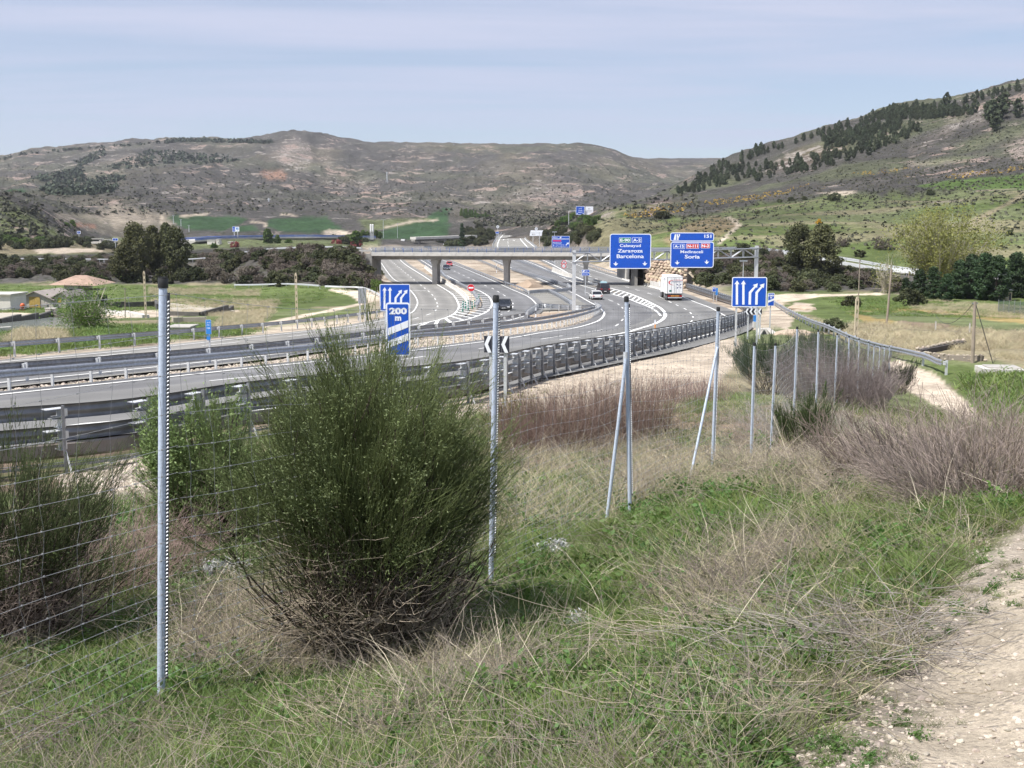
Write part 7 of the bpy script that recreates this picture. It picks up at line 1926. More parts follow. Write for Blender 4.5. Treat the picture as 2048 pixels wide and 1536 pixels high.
gr_m = mat('gorse_far', (.34, .24, .06), .9)
mass('hill_gorse', [([(1240, 428), (1330, 412), (1400, 400), (1360, 424), (1270, 438)], 1), ([(1400, 404), (1560, 382), (1620, 368), (1560, 392), (1430, 412)], .9), ([(1700, 345), (1830, 335), (1850, 340), (1720, 352)], .25), ([(1880, 352), (2100, 325), (2100, 335), (1900, 360)], .5), ([(1180, 405), (1250, 400), (1250, 408), (1180, 412)], .2)], 620, .35, .85, 300, 1000, gr_m, 8, 5, 'orange yellow gorse in bloom along the hillside')
# ---------------------------------------------------------------- the wire fence
FP = [(-1.0, 700, 3.1), (325, 562, 5.1), (992, 596, 7.9), (1253, 597, 10.5), (1436, 617, 14), (1509, 688, 17.3), (1551, 688, 20.5), (1594, 655, 24), (1637, 661, 27), (1675, 668, 30), (1698, 673, 33), (1718, 678, 36), (1737, 684, 39.5), (1748, 690, 42.5), (1760, 692, 45.5), (1769, 693, 48.5), (1779, 693, 51.5)]
def fence():
    tops = []
    for x, y, Y in FP[1:]: tops.append(at(x, y, Y))
    p0 = tops[0] + (tops[0] - tops[1]) * 1.05; p0.z = tops[0].z + .08; tops = [p0] + tops
    p1 = tops[0] + (tops[1] - tops[2]) * 1.0; tops = [p1] + tops
    H = 1.98
    root = empty('wire_fence', tops[2] - Vector((0, 0, H)), 0, 'tall wire mesh fence on round galvanised posts running from left to right downhill', 'fence'); o = root.location
    pm = mat('post_galvanised', (.50, .57, .68), .45, .12, noise=(60, .2), bump=(80, .06))
    wm_ = mat('wire_galvanised', (.33, .335, .34), .5, .5)
    q = MB(); q.tube([(0, 0, -.45), (0, 0, H - .02)], .0188, 14, cap=False); post_me = q.mesh('post', pm, True)
    q = MB(); q.tube([(0, 0, H - .03), (0, 0, H - .028), (0, 0, H + .012), (0, 0, H + .02)], [.0225, .0232, .0232, .019], 14); cap_me = q.mesh('cap', black, True)
    # twisted strip clamped along the back of each post
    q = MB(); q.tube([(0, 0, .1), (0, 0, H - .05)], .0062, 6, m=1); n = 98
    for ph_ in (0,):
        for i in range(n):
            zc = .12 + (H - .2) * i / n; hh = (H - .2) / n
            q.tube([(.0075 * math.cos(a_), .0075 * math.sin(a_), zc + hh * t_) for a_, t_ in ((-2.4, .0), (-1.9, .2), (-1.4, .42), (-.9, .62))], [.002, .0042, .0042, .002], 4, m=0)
    tw_me = q.mesh('twisted_strip', [mat('strip_glint', (.6, .62, .65), .4, .3), mat('strip_shade', (.07, .07, .08), .6)])  # glints and shade of one twisted metal strip, put into two colours
    rr = random.Random(2)
    lean = {2: (-.046, 0), 3: (-.02, 0), 4: (.03, 0), 5: (-.012, 0)}
    for i, t in enumerate(tops):
        b = t - Vector((0, 0, H)) - o; c = link('post', post_me, root, b)
        lx = lean.get(i, (rr.uniform(-.015, .012), 0))[0]
        c.rotation_euler = (rr.uniform(-.01, .01), -lx, 0); c.location = b + Vector((lx * H, 0, 0))
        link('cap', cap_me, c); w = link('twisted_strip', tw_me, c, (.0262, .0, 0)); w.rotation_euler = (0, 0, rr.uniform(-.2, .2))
        if i in (2, 3, 4): pass
    # braces
    for i, dx, dy, zt in ((4, -.17, -.1, 1.42), (5, -.40, -.55, 1.5), (len(tops) - 1, .25, .2, 1.5)):
        b = tops[i] - Vector((0, 0, H)) - o
        mb = MB(); mb.tube([b + Vector((0, -.03, zt)), b + Vector((dx, dy, -.12))], .0165, 12, cap=False); mb.build('brace', pm, root, smooth=True)
        mb = MB(); mb.tube([b + Vector((0, 0, zt - .07)), b + Vector((0, 0, zt + .06))], .025, 12, cap=False); mb.build('clamp', galv_w, root, smooth=True)
    zs = [0, .19, .37, .54, .69, .81, .93, 1.03, 1.13, 1.22, 1.31, 1.39, 1.46, 1.53, 1.6, 1.66, 1.72, 1.78, 1.84, 1.9]
    zs = [H - .06 - z * 1.0 for z in zs]
    for i in range(len(tops) - 1):
        a, b = tops[i] - Vector((0, 0, H)) - o, tops[i + 1] - Vector((0, 0, H)) - o
        L = (b - a).length; nv = max(3, int(L / .155)); dn = Vector(((b - a).y, -(b - a).x, 0)).normalized()
        far_ = tops[i].y > 18; rw = .00105 if not far_ else .0021; sd = 3
        mb = MB(); ph = rr.uniform(0, 6)
        def q_(t, z): return a.lerp(b, t) + Vector((0, 0, z + .012 * math.sin(t * 9 + z * 5 + ph) - .05 * 4 * t * (1 - t) * (z / H))) + dn * (.03 + .025 * math.sin(t * 6.3 + z * 3 + ph))
        for z in zs: mb.tube([q_(t, z) for t in np.linspace(0, 1, 13)], rw * (1.25 if z == zs[0] else 1), sd, cap=False)
        for k in range(nv):
            t = (k + .5) / nv + rr.uniform(-.008, .008)
            mb.tube([q_(t + .004 * math.sin(j * 1.7 + k), z) for j, z in enumerate(zs[::2] if far_ else zs)], rw * .9, sd, cap=False)
            if not far_:
                for z in zs: mb.box(q_(t, z), (.007, .007, .006))
        w = mb.build('wire_mesh', wm_, root); w['kind'] = 'stuff'
fence()

# ---------------------------------------------------------------- broom bushes
def broom(name, loc, label, rad, h, n_main=60, n_sh=7000, n_leaf=9000, n_dead=1400, green=(.055, .085, .026), leafc=(.10, .17, .035), seed=3, up=.9, shr=.0016, leafs=.010, lean=(0, 0), dead=(.30, .235, .17), low=.30, sides=3, spread=.98, lowz=.26):
    rng = np.random.default_rng(seed); root = empty(name, loc, 0, label, 'bush')
    gm_ = mat(name + '_shoots_%d' % seed, green, .6, noise=(6 / h, .4, tuple(c * .6 for c in green)), trans=.25, spec=.25)
    lm_ = mat(name + '_leaves_%d' % seed, leafc, .6, noise=(4 / h, .35), trans=.35)
    dm_ = mat(name + '_dead_%d' % seed, dead, .9, noise=(7 / h, .5)); bm_ = mat(name + '_wood_%d' % seed, (.075, .055, .04), .9, noise=(9 / h, .4))
    # main limbs from the root crown
    a = rng.uniform(0, 2 * math.pi, n_main); ph = rng.uniform(0, 1, n_main) ** .62 * spread
    D = np.stack([np.sin(ph) * np.cos(a), np.sin(ph) * np.sin(a), np.cos(ph) + .12], 1); D[:, 0] += lean[0]; D[:, 1] += lean[1]
    D /= np.linalg.norm(D, axis=1)[:, None]
    sc = 1 / ((np.hypot(D[:, 0], D[:, 1]) / rad) ** 2.7 + (np.abs(D[:, 2]) / h) ** 2.7) ** (1 / 2.7)
    Ln = sc * rng.uniform(.55, .86, n_main); P0 = np.stack([rng.normal(0, rad * .16, n_main), rng.normal(0, rad * .16, n_main), np.full(n_main, -.05)], 1)
    V, F, C = hair(P0, D, Ln, np.stack([D[:, 0] * .05, D[:, 1] * .05, np.full(n_main, .12)], 1), .011 * h / 1.6, .004 * h / 1.6, 7, 5, rng, .012)
    link('branches', mesh_np('branches', V, F, bm_), root)
    # side limbs
    n2 = n_main * 9; i = rng.integers(0, n_main, n2); k = rng.integers(2, 7, n2); S = C[i, k]
    D2 = D[i] * .8 + unit(n2, rng) * .7; D2[:, 2] += .25
    V, F, C2 = hair(S, D2, sc[i] * rng.uniform(.15, .36, n2), np.stack([np.zeros(n2), np.zeros(n2), np.full(n2, .25)], 1), .0035 * h / 1.6, .002 * h / 1.6, 4, 3, rng, .02)
    link('twigs', mesh_np('twigs', V, F, bm_), root)
    # green rush-like shoots, upright, mostly in the outer shell
    allp = np.concatenate([C[:, 3:].reshape(-1, 3), C2.reshape(-1, 3)])
    w = np.clip((np.linalg.norm(allp / np.array([rad, rad, h]), axis=1) - low) * 1.6, 0.0, 1.2) ** 1.3 * np.clip((allp[:, 2] / h - lowz) * 3.2, .012, 1) ** .8; w /= w.sum()
    j = rng.choice(len(allp), n_sh, p=w); S = allp[j] + rng.normal(size=(n_sh, 3)) * rad * .03
    out = S * np.array([1 / rad, 1 / rad, .6 / h]); out /= np.linalg.norm(out, axis=1)[:, None] + 1e-6
    D3 = out * .75 + unit(n_sh, rng) * .38; D3[:, 2] += up
    Ls = rng.uniform(.08, .22, n_sh) * h / 1.45
    V, F, C3 = hair(S, D3, Ls, np.stack([out[:, 0] * -.08, out[:, 1] * -.08, np.full(n_sh, .1)], 1), shr, shr * .55, 3, sides, rng, .03)
    link('green_shoots', mesh_np('green_shoots', V, F, gm_), root)
    if n_leaf:
        j = rng.integers(0, n_sh, n_leaf); q = rng.integers(1, 4, n_leaf); P = C3[j, q] + rng.normal(size=(n_leaf, 3)) * .008
        keep = (vnoise(P[:, 0] * 3.1 + 40, P[:, 2] * 3.1, 9) > .42) & (P[:, 2] > (lowz + .02) * h); P = P[keep | (rng.uniform(0, 1, len(P)) < .3)]
        V, F = leaf_quads(P, leafs, rng, aspect=.4); link('leaves', mesh_np('leaves', V, F, lm_), root)
    if n_dead:
        j = rng.integers(0, len(allp), n_dead); S = allp[j] * np.array([.86, .86, .66])
        D4 = unit(n_dead, rng); D4[:, 2] = np.abs(D4[:, 2]) * .6 + .1
        V, F, _ = hair(S, D4, rng.uniform(.1, .34, n_dead) * h / 1.6, unit(n_dead, rng) * .3, .0016 * h / 1.6 + .0003, .0007, 4, 3, rng, .03)
        link('dead_twigs', mesh_np('dead_twigs', V, F, dm_), root)
    return root
def gz(x, Y, dz=0.0):
    X = at(x, 1000, Y).x; return Vector((X, Y, Zs(X, Y) + dz))
broom('broom_bush', gz(742, 6.15), 'huge dark green broom bush in the middle foreground', .665, 1.60, 250, 26000, 80000, 8000, (.195, .24, .095), (.20, .25, .10), seed=3, shr=.0016, leafs=.0072, lowz=.33, up=.38, dead=(.50, .42, .32))
broom('broom_bush', gz(424, 9.2), 'light green leafy broom bush behind the mesh, left of the huge one', .60, 1.28, 70, 9000, 22000, 800, (.22, .29, .11), (.25, .35, .12), seed=4, shr=.0019, up=.45, leafs=.014, dead=(.36, .30, .24))
broom('broom_bush', gz(10, 6.6), 'dark twiggy broom bush at the left edge behind the fence mesh', .66, 1.36, 60, 5200, 4200, 3800, (.12, .15, .065), (.15, .20, .07), seed=5, shr=.0017, dead=(.33, .26, .22), up=.5)
broom('broom_bush', gz(1528, 41), 'round dark green broom mound behind the fence, below the lane sign', 1.75, 1.95, 40, 5200, 0, 700, (.085, .13, .065), seed=6, shr=.006, up=1.1, low=.2)
broom('broom_bush', gz(1612, 19.2), 'narrow upright green broom beside the fence posts', .62, 1.15, 40, 2800, 1500, 500, (.09, .13, .05), seed=7, shr=.0028, up=1.5, leafs=.016, dead=(.33, .27, .2))
broom('broom_bush', gz(1660, 52), 'long dark green broom thicket at the track side beyond the fence', 3.0, 1.7, 40, 3800, 0, 700, (.08, .115, .05), seed=8, shr=.008, up=.9, low=.2)
broom('broom_bush', gz(1600, 60), 'dark green broom below the drain headwall', 2.2, 1.5, 30, 2400, 0, 500, (.08, .115, .05), seed=9, shr=.008, up=.9, low=.2)
broom('broom_bush', gz(1790, 47), 'dark broom hugging the last fence post by the tan path', 1.0, 1.3, 26, 1800, 0, 300, (.035, .055, .02), seed=10, shr=.006, up=1.0)
broom('broom_bush', gz(1050, 25), 'yellow green twiggy shrub at the foot of the chevron board', 1.1, 1.1, 40, 1500, 1400, 1400, (.20, .17, .06), (.24, .24, .05), seed=11, shr=.003, up=1.0, leafs=.025, dead=(.30, .2, .15))
def twig_bush(name, loc, label, rad, h, n, col, seed, r=.002, lean=(0, 0), tilt=.7, flat_y=1.0, wob=.02, side=5):
    rng = np.random.default_rng(seed); root = empty(name, loc, 0, label, 'bush'); m = mat(name + '_%d' % seed, col, .9, noise=(3 / h, .45)); m2 = mat(name + '_fine_%d' % seed, tuple(c * 1.25 for c in col), .9, noise=(5 / h, .4))
    a = rng.uniform(0, 2 * math.pi, n); rr_ = rad * np.sqrt(rng.uniform(0, 1, n)) * .8
    P0 = np.stack([rr_ * np.cos(a), rr_ * np.sin(a) * flat_y, np.full(n, -.05)], 1)
    P0[:, 2] += Z(P0[:, 0] + loc[0], P0[:, 1] + loc[1]) - loc[2]
    D = np.stack([np.cos(a) * rr_ / rad * tilt + lean[0], np.sin(a) * rr_ / rad * tilt + lean[1], np.ones(n)], 1) + rng.normal(size=(n, 3)) * .16
    Ln = h * rng.uniform(.45, 1.0, n)
    V, F, C = hair(P0, D, Ln, rng.normal(size=(n, 3)) * .08, r * 1.5, r * .6, 5, 3, rng, wob); link('stems', mesh_np('stems', V, F, m), root)
    n2 = n * side; i = rng.integers(0, n, n2); k = rng.integers(1, 5, n2); D2 = D[i] + unit(n2, rng) * .9
    V, F, _ = hair(C[i, k], D2, Ln[i] * rng.uniform(.15, .4, n2), unit(n2, rng) * .2, r * .75, r * .4, 3, 3, rng, .03); link('side_twigs', mesh_np('side_twigs', V, F, m2), root)
    return root
twig_bush('twig_thicket', gz(1165, 23), 'reddish brown leafless thicket on the slope beyond the fence', 2.2, 1.4, 1500, (.205, .14, .115), 21, .0028, flat_y=.8, tilt=.35)
twig_bush('twig_thicket', gz(1385, 33), 'thin reddish stems right of the leafless thicket', 1.3, .9, 350, (.25, .17, .15), 22, .003, tilt=.4)
for x, Y, h_, n_, le, sd, lb in ((1905, 8.1, 1.0, 130, -.55, 23, 'grey leafless fan of twigs at the right, sweeping far to the left'), (1960, 7.7, .95, 130, -.25, 43, 'grey leafless fan of twigs nearest the gravel track at the right'), (2015, 7.9, .9, 120, .2, 44, 'grey leafless fan of twigs leaning over the right edge'),
                                 (1850, 8.8, .85, 110, -.4, 45, 'low grey leafless fan at the left foot of the right-hand thicket'), (1930, 10.2, .95, 140, .1, 46, 'brownish leafless fan of twigs at the back of the right-hand thicket'), (1800, 10.2, .8, 100, -.3, 47, 'thin grey fan of twigs between the narrow broom and the thicket'), (2070, 8.6, .8, 100, .3, 49, 'grey leafless fan of twigs cut by the right edge')):
    twig_bush('dry_shrub', gz(x, Y), lb, .20, h_, int(n_ * .85), (.30, .245, .215) if sd % 2 else (.19, .15, .11), sd, .0024, lean=(le, -.1), tilt=1.3, side=7)
twig_bush('dry_shrub', gz(1760, 10.5), 'dark leaning stems at the left of the grey fan of twigs', .5, 1.0, 90, (.20, .155, .13), 24, .0034, lean=(-.55, 0), tilt=.5, side=6)
twig_bush('dry_shrub', gz(2075, 10.2), 'grey leafless twigs running out of the right edge', .9, .75, 200, (.32, .27, .24), 25, .002, lean=(.3, 0), tilt=.6, flat_y=.6, side=6)
twig_bush('dry_shrub', gz(1660, 31), 'purple grey leafless shrub behind the middle fence posts', 1.6, 1.9, 600, (.20, .165, .16), 26, .0042, tilt=.6, side=6)
twig_bush('dry_shrub', gz(1712, 40), 'grey leafless shrub behind the right-hand fence posts', 1.3, 1.3, 380, (.22, .185, .175), 27, .005, tilt=.6, side=6)
twig_bush('dry_shrub', gz(190, 8.2), 'pinkish grey twigs right of the dark bush at the left edge', .8, .75, 420, (.30, .22, .19), 28, .0019, lean=(.15, 0), tilt=.9, side=6)
twig_bush('dry_shrub', gz(1600, 22.5), 'grey weedy stems at the foot of the fence posts', 1.6, .7, 500, (.40, .36, .32), 29, .0024, tilt=.8, side=5)
# silvery herbs and the heap of broken twigs
def silver(x, Y, label, s, seed):
    rng = np.random.default_rng(seed); root = empty('silver_herb', gz(x, Y), 0, label, 'plant'); n = 26
    a = rng.uniform(0, 6.28, n); P0 = np.stack([rng.normal(0, s * .35, n), rng.normal(0, s * .3, n), np.zeros(n)], 1)
    V, F, C = hair(P0, np.stack([np.cos(a) * .25, np.sin(a) * .25, np.ones(n)], 1), s * rng.uniform(.6, 1.1, n), unit(n, rng) * .1, .003, .002, 4, 4, rng, .01)
    sm_ = mat('silver_leaf', (.50, .51, .50), .8); link('stems', mesh_np('stems', V, F, sm_), root)
    P = C[rng.integers(0, n, 900), rng.integers(1, 5, 900)] + rng.normal(size=(900, 3)) * .014; V, F = leaf_quads(P, .013, rng, aspect=.35); link('leaves', mesh_np('leaves', V, F, sm_), root)
silver(425, 8.0, 'left of two silvery white herbs by the huge broom', .15, 1); silver(465, 8.0, 'right of two silvery white herbs by the huge broom', .14, 2); silver(1112, 8.7, 'silvery herb beyond the mesh, right of the second tall post', .13, 3); silver(1160, 6.0, 'small silvery herb in the grass below the mesh corner', .12, 4)
def twig_heap(x, Y, label, rad, n, seed, col=(.33, .30, .27), ln=.5):
    rng = np.random.default_rng(seed); root = gz(x, Y); P0 = np.stack([rng.normal(0, rad * .5, n), rng.normal(0, rad * .35, n), rng.uniform(.01, .10, n)], 1)
    P0[:, 2] += Z(P0[:, 0] + root.x, P0[:, 1] + root.y) - root.z
    D = rng.normal(size=(n, 3)) * np.array([1.5, .6, .14]); V, F, _ = hair(P0, D, rng.uniform(.3, 1, n) * ln, rng.normal(size=(n, 3)) * np.array([.2, .2, .08]), .0022, .001, 5, 3, rng, .03)
    o = link('twig_heap', mesh_np('twig_heap', V, F, mat('fallen_twig_%d' % seed, col, .9, noise=(6, .4))), None, root); tag(o, label, 'twigs')
twig_heap(1690, 4.65, 'heap of fallen grey twigs at the edge of the gravel', .55, 420, 31); twig_heap(1450, 5.2, 'loose pale fallen stalks left of the grey heap', .5, 160, 32, (.42, .36, .27), .6)
twig_heap(1635, 17.2, 'small pile of white bleached sticks below the narrow broom', .35, 60, 33, (.50, .45, .38), .4); twig_heap(720, 4.55, 'tangle of broken tan stalks under the huge broom', .75, 900, 34, (.33, .27, .21), .42)
twig_heap(1350, 3.9, 'straw coloured fallen stalks at the lower right of the grass', .6, 240, 35, (.42, .36, .26), .55); twig_heap(60, 4.6, 'dark fallen twigs in the lower left corner', .7, 420, 36, (.18, .14, .12), .5)

# ---------------------------------------------------------------- grasses, weeds and stones (uncountable cover)
def tuft(seed, n, h, spread, lean, r, seg=3, droop=.35):
    rng = np.random.default_rng(seed); a = rng.uniform(0, 6.28, n); q = spread * np.sqrt(rng.uniform(0, 1, n))
    P0 = np.stack([q * np.cos(a), q * np.sin(a), np.full(n, -.02)], 1); b = rng.uniform(0, 6.28, n)
    D = np.stack([np.cos(b) * lean, np.sin(b) * lean, np.ones(n)], 1) * 1.0 + rng.normal(size=(n, 3)) * .12
    B = np.stack([np.cos(b) * droop, np.sin(b) * droop, -np.full(n, droop * .5)], 1)
    V, F, C = hair(P0, D, h * rng.uniform(.35, 1, n), B, r, r * .25, seg, 2, rng, .01)
    return V, F, C
g1 = mat('grass_blade', (.16, .225, .06), .6, var=.38, trans=.35); g2 = mat('grass_blade_dull', (.17, .185, .085), .7, var=.3, trans=.3)
dr = mat('dry_stalk', (.48, .42, .28), .85, var=.28, trans=.2); dg = mat('dead_twig', (.255, .215, .18), .9, var=.45); wd_m = mat('weed_leaf', (.085, .16, .032), .6, var=.3, trans=.35)
def tm(seed, m, *a, **k):
    V, F, C = tuft(seed, *a, **k); return mesh_np('tuft', V, F, m)
def weed(seed, m, n=26, h=.16, leaf=.014, per=9):
    rng = np.random.default_rng(seed); V, F, C = tuft(seed, n, h, .07, .6, .0012, 4, .2)
    P = C.reshape(-1, 3)[rng.integers(0, n * 5, n * per)] + rng.normal(size=(n * per, 3)) * .012; V2, F2 = leaf_quads(P, leaf, rng, aspect=.5, up=.8)
    V, F = merge([(V, F), (V2, F2)]); return mesh_np('weed', V, F, m)
def tangle(seed, m, n=46, r=.0013, L=.34, flat_=.5):
    rng = np.random.default_rng(seed); P0 = rng.normal(0, .12, (n, 3)) * np.array([1, 1, .25]); P0[:, 2] = np.abs(P0[:, 2]); D = rng.normal(size=(n, 3)) * np.array([1, 1, flat_]); D[:, 2] += .25
    V, F, _ = hair(P0, D, rng.uniform(.3, 1, n) * L, rng.normal(size=(n, 3)) * .35, r, r * .5, 4, 3, rng, .04); return mesh_np('tangle', V, F, m)
# candidate places: even on the picture's scale, thinner with distance
def places(n, y0, y1, seed, pw=1.0):
    rng = np.random.default_rng(seed); t = rng.uniform(0, 1, n); Y = 1 / (1 / y0 ** pw + t * (1 / y1 ** pw - 1 / y0 ** pw)) ** (1 / pw)
    X = rng.uniform(-1, 1, n) * (.50 * Y + .9); return X, Y, rng
def track_w(px, py, Y): 
    d = dpoly(px, py, TRACK); return np.where(inpoly(px, py, TRACK) & (Y < 16), -d, d)
def zone(px, py, polys, soft):
    w = np.zeros(px.shape)
    for p in polys: d = dpoly(px, py, p); w = np.maximum(w, 1 - sst(-soft, soft, np.where(inpoly(px, py, p), -d, d)))
    return w
GREEN = [[(1000, 1130), (1100, 1090), (1250, 1120), (1240, 1300), (1020, 1330), (980, 1200)], [(1260, 1080), (1300, 1010), (1420, 980), (1560, 1010), (1480, 1120), (1300, 1150)], [(60, 1020), (330, 1040), (500, 1010), (520, 1150), (340, 1220), (60, 1200)], [(60, 1250), (330, 1180), (330, 1400), (200, 1536), (100, 1536)],
         [(300, 1380), (700, 1400), (1500, 1340), (1500, 1536), (300, 1536)], [(1560, 1180), (1700, 1150), (1720, 1230), (1600, 1260)], [(1700, 1100), (1860, 1050), (2000, 1000), (2048, 960), (2048, 1020), (1850, 1130), (1750, 1170)], [(1020, 1000), (1200, 930), (1250, 1010), (1040, 1100)]]
DRY = [[(340, 1210), (520, 1200), (700, 1290), (1020, 1280), (1060, 1400), (760, 1430), (420, 1400)], [(1360, 1170), (1500, 1090), (1640, 1070), (1680, 1130), (1600, 1230), (1500, 1310), (1380, 1290)], [(1010, 880), (1400, 850), (1600, 900), (1560, 1000), (1260, 1010), (1020, 1000)], [(0, 1150), (130, 1150), (240, 1100), (240, 1180), (60, 1260), (0, 1300)], [(520, 1440), (900, 1420), (1000, 1536), (540, 1536)], [(1450, 820), (1760, 800), (1900, 880), (1700, 1000), (1450, 960)]]
def field(n, y0, y1, seed, f, pw=1.0):
    X, Y, rng = places(n, y0, y1, seed, pw); Zg = Z(X, Y); px, py = proj(X, Y, Zg); gn = fbm(X * 1.1, Y * 1.1, 71, 3); fn_ = fbm(X * 3.3 + 7, Y * 3.3, 88, 3)
    _, inz = zone_w(X, Y)
    bare = zone(px, py, [[(-300, 985), (200, 925), (345, 900), (500, 870), (480, 930), (350, 1000), (180, 1015), (-300, 1060)]], 12); far_b = zone(px, py, [[(880, 800), (1100, 760), (1400, 690), (1480, 665), (1530, 665), (1440, 760), (1380, 800), (1300, 830), (1000, 830)]], 14)
    p = f(px, py, gn, fn_, zone(px, py, GREEN, 26), zone(px, py, DRY, 26)) * (1 - bare * .93) * (1 - zone(px, py, [[(1000, 868), (1120, 868), (1130, 896), (1000, 900)]], 5) * .9) * (1 - zone(px, py, [[(1768, 722), (1800, 722), (1870, 748), (1940, 810), (1985, 850), (1940, 852), (1850, 800), (1795, 770), (1780, 745)]], 6)) * (1 - far_b * .35) * sst(-16, 34, track_w(px, py, Y) + (fn_ - .5) * 90) * (~inz)
    k = rng.uniform(0, 1, n) < p
    return np.stack([X, Y, Zg], -1)[k], Y[k], rng
gm1 = [tm(100 + i, g1, 46, .17, .075, .45, .0021) for i in range(4)]; gm2 = [tm(110 + i, g2, 40, .15, .085, .55, .0020) for i in range(3)]
P, Y, rng = field(56000, 2.6, 34, 1, lambda px, py, gn, fn_, g, d: np.clip(.24 + .8 * g + (gn - .5) * 2.6 - .35 * d, .05, 1))
cover('grass', gm1, P, np.interp(Y, [3, 8, 30], [.85, 1.15, 2.1]) * rng.uniform(.6, 1.35, len(P)), 'short green grass on the verge and below the fence', 1)
P, Y, rng = field(30000, 2.6, 44, 2, lambda px, py, gn, fn_, g, d: np.clip(.5 - .2 * g + (fn_ - .5), .06, 1))
cover('grass', gm2, P, np.interp(Y, [3, 8, 30], [.8, 1.15, 2.1]) * rng.uniform(.6, 1.3, len(P)), 'dull olive grass between the shrubs', 2)
wm1 = [weed(120 + i, wd_m) for i in range(4)]
P, Y, rng = field(15000, 2.6, 22, 3, lambda px, py, gn, fn_, g, d: np.clip(.05 + .62 * g * sst(.42, .6, fn_), 0, 1))
cover('weeds', wm1, P, np.interp(Y, [3, 8, 22], [.8, 1.2, 2.0]) * rng.uniform(.6, 1.5, len(P)), 'small leafy weeds among the grass', 3)
dm1 = [tm(130 + i, dr, 20, .42, .09, .55, .0012, seg=4, droop=.3) for i in range(4)]
P, Y, rng = field(16000, 2.6, 44, 4, lambda px, py, gn, fn_, g, d: np.clip(.14 + .42 * d + (fn_ - .5) * 1.3 - (gn - .5) * .8 - .14 * g, .015, 1))
cover('dry_grass', dm1, P, np.interp(Y, [3, 8, 30], [.5, .9, 1.6]) * rng.uniform(.5, 1.3, len(P)), 'straw coloured dry stalks standing in the grass', 4, .22)
tg = [tangle(140 + i, dg) for i in range(4)] + [tangle(150 + i, dr, 30) for i in range(2)]
P, Y, rng = field(15000, 2.6, 34, 5, lambda px, py, gn, fn_, g, d: np.clip(.10 + .5 * d * (1 - sst(.42, .62, gn)) + (fn_ - .5) * .6 - .12 * g, .02, 1))
cover('dead_twigs', tg, P, np.interp(Y, [3, 8, 30], [.8, 1.1, 2.0]) * rng.uniform(.6, 1.3, len(P)), 'grey tangle of dead twigs matted over the grass', 5, .3)
stk = [tm(190 + i, mat('pale_stalk', (.62, .55, .42), .8, var=.25), 7, .72, .10, .75, .0021, seg=5, droop=.45) for i in range(5)]
P, Y, rng = field(5200, 2.6, 30, 15, lambda px, py, gn, fn_, g, d: np.clip(.03 + .28 * d + (fn_ - .5) * .7, .01, 1))
cover('stalks', stk, P, np.interp(Y, [3, 8, 30], [.5, .85, 1.3]) * rng.uniform(.4, 1.25, len(P)), 'long pale stalks arching over the grass', 15, .35)
tall = [[(1010, 838), (1420, 815), (1580, 880), (1470, 955), (1280, 1000), (1230, 1060), (1000, 1080)]]
P, Y, rng = field(15000, 6, 44, 18, lambda px, py, gn, fn_, g, d: np.clip(zone(px, py, tall, 24) * (.35 + (fn_ - .5) * 1.4) * (1 - zone(px, py, [[(1000, 862), (1120, 862), (1130, 900), (1000, 905)]], 5)), 0, 1))
cover('dry_grass', dm1[:2] + [tm(134, dg, 18, .42, .07, .4, .0016, seg=4, droop=.2)], P, np.interp(Y, [8, 30], [1.25, 1.9]) * rng.uniform(.6, 1.25, len(P)), 'tall grey dry weeds just beyond the fence', 18, .12)
wb = [weed(195 + i, mat('leafy_weed', (.11, .19, .045), .6, var=.4, trans=.35), 20, .20, .011, 26) for i in range(3)]
P, Y, rng = field(5200, 2.6, 14, 16, lambda px, py, gn, fn_, g, d: np.clip((.03 + .3 * g) * sst(.46, .62, fn_), 0, 1))
cover('weeds', wb, P, rng.uniform(.5, 1.2, len(P)), 'taller leafy weeds in the green patches', 16)
# sparse sprouts and stones on the gravel
st_m = mat('pebble', (.43, .375, .31), .9, var=.35, noise=(20, .3)); pb = [rock_mesh('pebble', 160 + i, st_m, .6) for i in range(5)]
X, Y, rng = places(52000, 2.7, 14, 6, 1.6); Zg = Z(X, Y); px, py = proj(X, Y, Zg); d = track_w(px, py, Y); k = (rng.uniform(0, 1, len(X)) < np.where(d < 20, np.clip(.95 + d / 260, .30, 1), 0.0))
cover('gravel', pb, np.stack([X, Y, Zg + .001], -1)[k], rng.uniform(0, 1, k.sum()) ** 4 * .013 + .0028, 'loose pale stones scattered on the gravel track', 6, .4)
k = (d < 10) & (d > -260) & (rng.uniform(0, 1, len(X)) < np.clip(.24 + d / 900, .01, .3) * sst(.40, .6, fbm(X * 3, Y * 3, 99, 3)))
cover('sprouts', gm2 + wm1[:1], np.stack([X, Y, Zg], -1)[k], rng.uniform(.12, .42, k.sum()), 'tiny sprouts of weed on the gravel edge', 7)
X, Y, rng = places(26000, 14, 75, 8, 1.0); Zg = Z(X, Y); px, py = proj(X, Y, Zg)
w = zone(px, py, [[(880, 800), (1100, 760), (1400, 690), (1480, 665), (1530, 665), (1440, 760), (1380, 800), (1300, 830), (1000, 830)], [(200, 930), (345, 905), (350, 1000), (180, 1015), (110, 960)]], 14); k = rng.uniform(0, 1, len(X)) < w
cover('gravel', pb, np.stack([X, Y, Zg], -1)[k], rng.uniform(0, 1, k.sum()) ** 2 * .07 + .02, 'broken pale stones on the slope below the crash barrier', 8, .4)
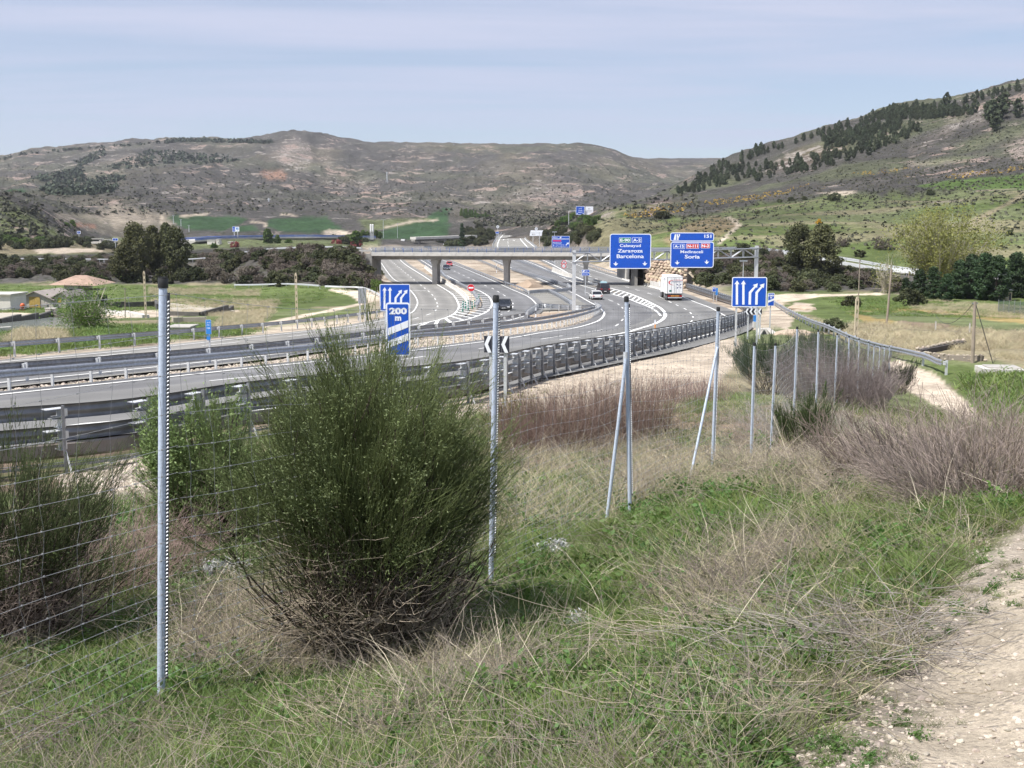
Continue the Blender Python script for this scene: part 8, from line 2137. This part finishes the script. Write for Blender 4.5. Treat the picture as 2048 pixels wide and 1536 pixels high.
# stones in the narrow gravel median
A_ = line([(-260, 802), (0, 772), (250, 747), (512, 722), (760, 690), (905, 671), (1087, 650), (1190, 625)], 1.0); B_ = line([(-260, 816), (0, 786), (250, 760), (482, 735), (760, 706), (905, 686), (1087, 661), (1196, 636)], 1.0)
rng = np.random.default_rng(9); A_ = np.array(resample(A_, n=300)); B_ = np.array(resample(B_, n=300)); i = rng.integers(0, 300, 9000); t = rng.uniform(0, 1, (9000, 1)); Q = A_[i] * (1 - t) + B_[i] * t + rng.normal(0, .15, (9000, 3)) * np.array([1, 1, 0]); Q[:, 2] = -hroad(Q[:, 1]) - .11
cover('gravel', pb, Q, rng.uniform(0, 1, 9000) ** 2 * .09 + .03, 'broken pale stones filling the median', 9, .4)
# field grasses on both sides of the motorway
def far_field(polys, n, y0, y1, seed, meshes, smin, smax, label, name='grass'):
    rng = np.random.default_rng(seed); xs, ys = [], []
    for poly in polys:
        x0, x1 = min(p[0] for p in poly), max(p[0] for p in poly); ya, yb = min(p[1] for p in poly), max(p[1] for p in poly); a = rng.uniform(x0, x1, n); b = rng.uniform(ya, yb, n); s = inpoly(a, b, poly); xs.append(a[s]); ys.append(b[s])
    X, Yh, Zh, ok = hits(np.concatenate(xs), np.concatenate(ys), y0, y1, 200); P = np.stack([X, Yh, Zh], -1)[ok]; P = P[fbm(P[:, 0] / 4, P[:, 1] / 4, seed, 3) > .42]
    cover(name, meshes, P, rng.uniform(smin, smax, len(P)), label, seed)
far_field([[(300, 598), (560, 600), (540, 640), (330, 628)], [(40, 664), (130, 662), (120, 690), (10, 690)], [(440, 640), (520, 625), (520, 660), (430, 662)], [(300, 575), (520, 578), (520, 592), (300, 590)]], 1500, 45, 240, 11, [tm(170 + i, dr, 30, .42, .3, .35, .007, seg=2) for i in range(2)], .9, 2.1, 'pale dry reeds in the field left of the motorway', 'dry_grass')
far_field([[(1620, 640), (1760, 645), (2100, 668), (2100, 730), (1900, 700), (1740, 695)], [(1850, 600), (2100, 618), (2100, 640), (1900, 632), (1820, 618)]], 2600, 50, 210, 12, [tm(174 + i, dr, 30, .42, .3, .35, .006, seg=2) for i in range(2)], .8, 1.7, 'pale dry reeds in the field below the conifers', 'dry_grass')
far_field([[(-100, 660), (520, 645), (520, 668), (-100, 722)], [(-100, 572), (740, 574), (560, 620), (-100, 630)], [(1640, 595), (1850, 598), (2100, 640), (1700, 630)], [(1895, 730), (2100, 750), (2200, 860), (2020, 852), (1970, 800)]], 2200, 30, 260, 13, [tm(178 + i, g1, 34, .2, .35, .4, .012, seg=2) for i in range(2)], 1.2, 2.6, 'green field grass on both sides of the motorway')

for o in bpy.data.objects:
    if o.parent and o.name.split('.')[0] in ('green_shoots', 'leaves', 'dead_twigs', 'side_twigs', 'twigs', 'stems', 'branches'): o['kind'] = 'stuff'
# ---------------------------------------------------------------- air
hm = bpy.data.materials.new('air'); hm.use_nodes = True
N, L = hm.node_tree.nodes, hm.node_tree.links; N.remove(N['Principled BSDF'])
pv = N.new('ShaderNodeVolumePrincipled'); pv.inputs['Color'].default_value = (.86, .90, 1.0, 1); pv.inputs['Density'].default_value = 0.00006; pv.inputs['Anisotropy'].default_value = 0.2
L.new(pv.outputs[0], N['Material Output'].inputs['Volume'])
mb = MB(); mb.box((0, 1820, 115), (6800, 3900, 290)); o = mb.build('haze', hm); tag(o, kind='stuff')
zmin = float(ZZ.min()); o.data.vertices.foreach_get
for v in o.data.vertices: v.co.z = (zmin - 3.0) if v.co.z < 0 else 262.0
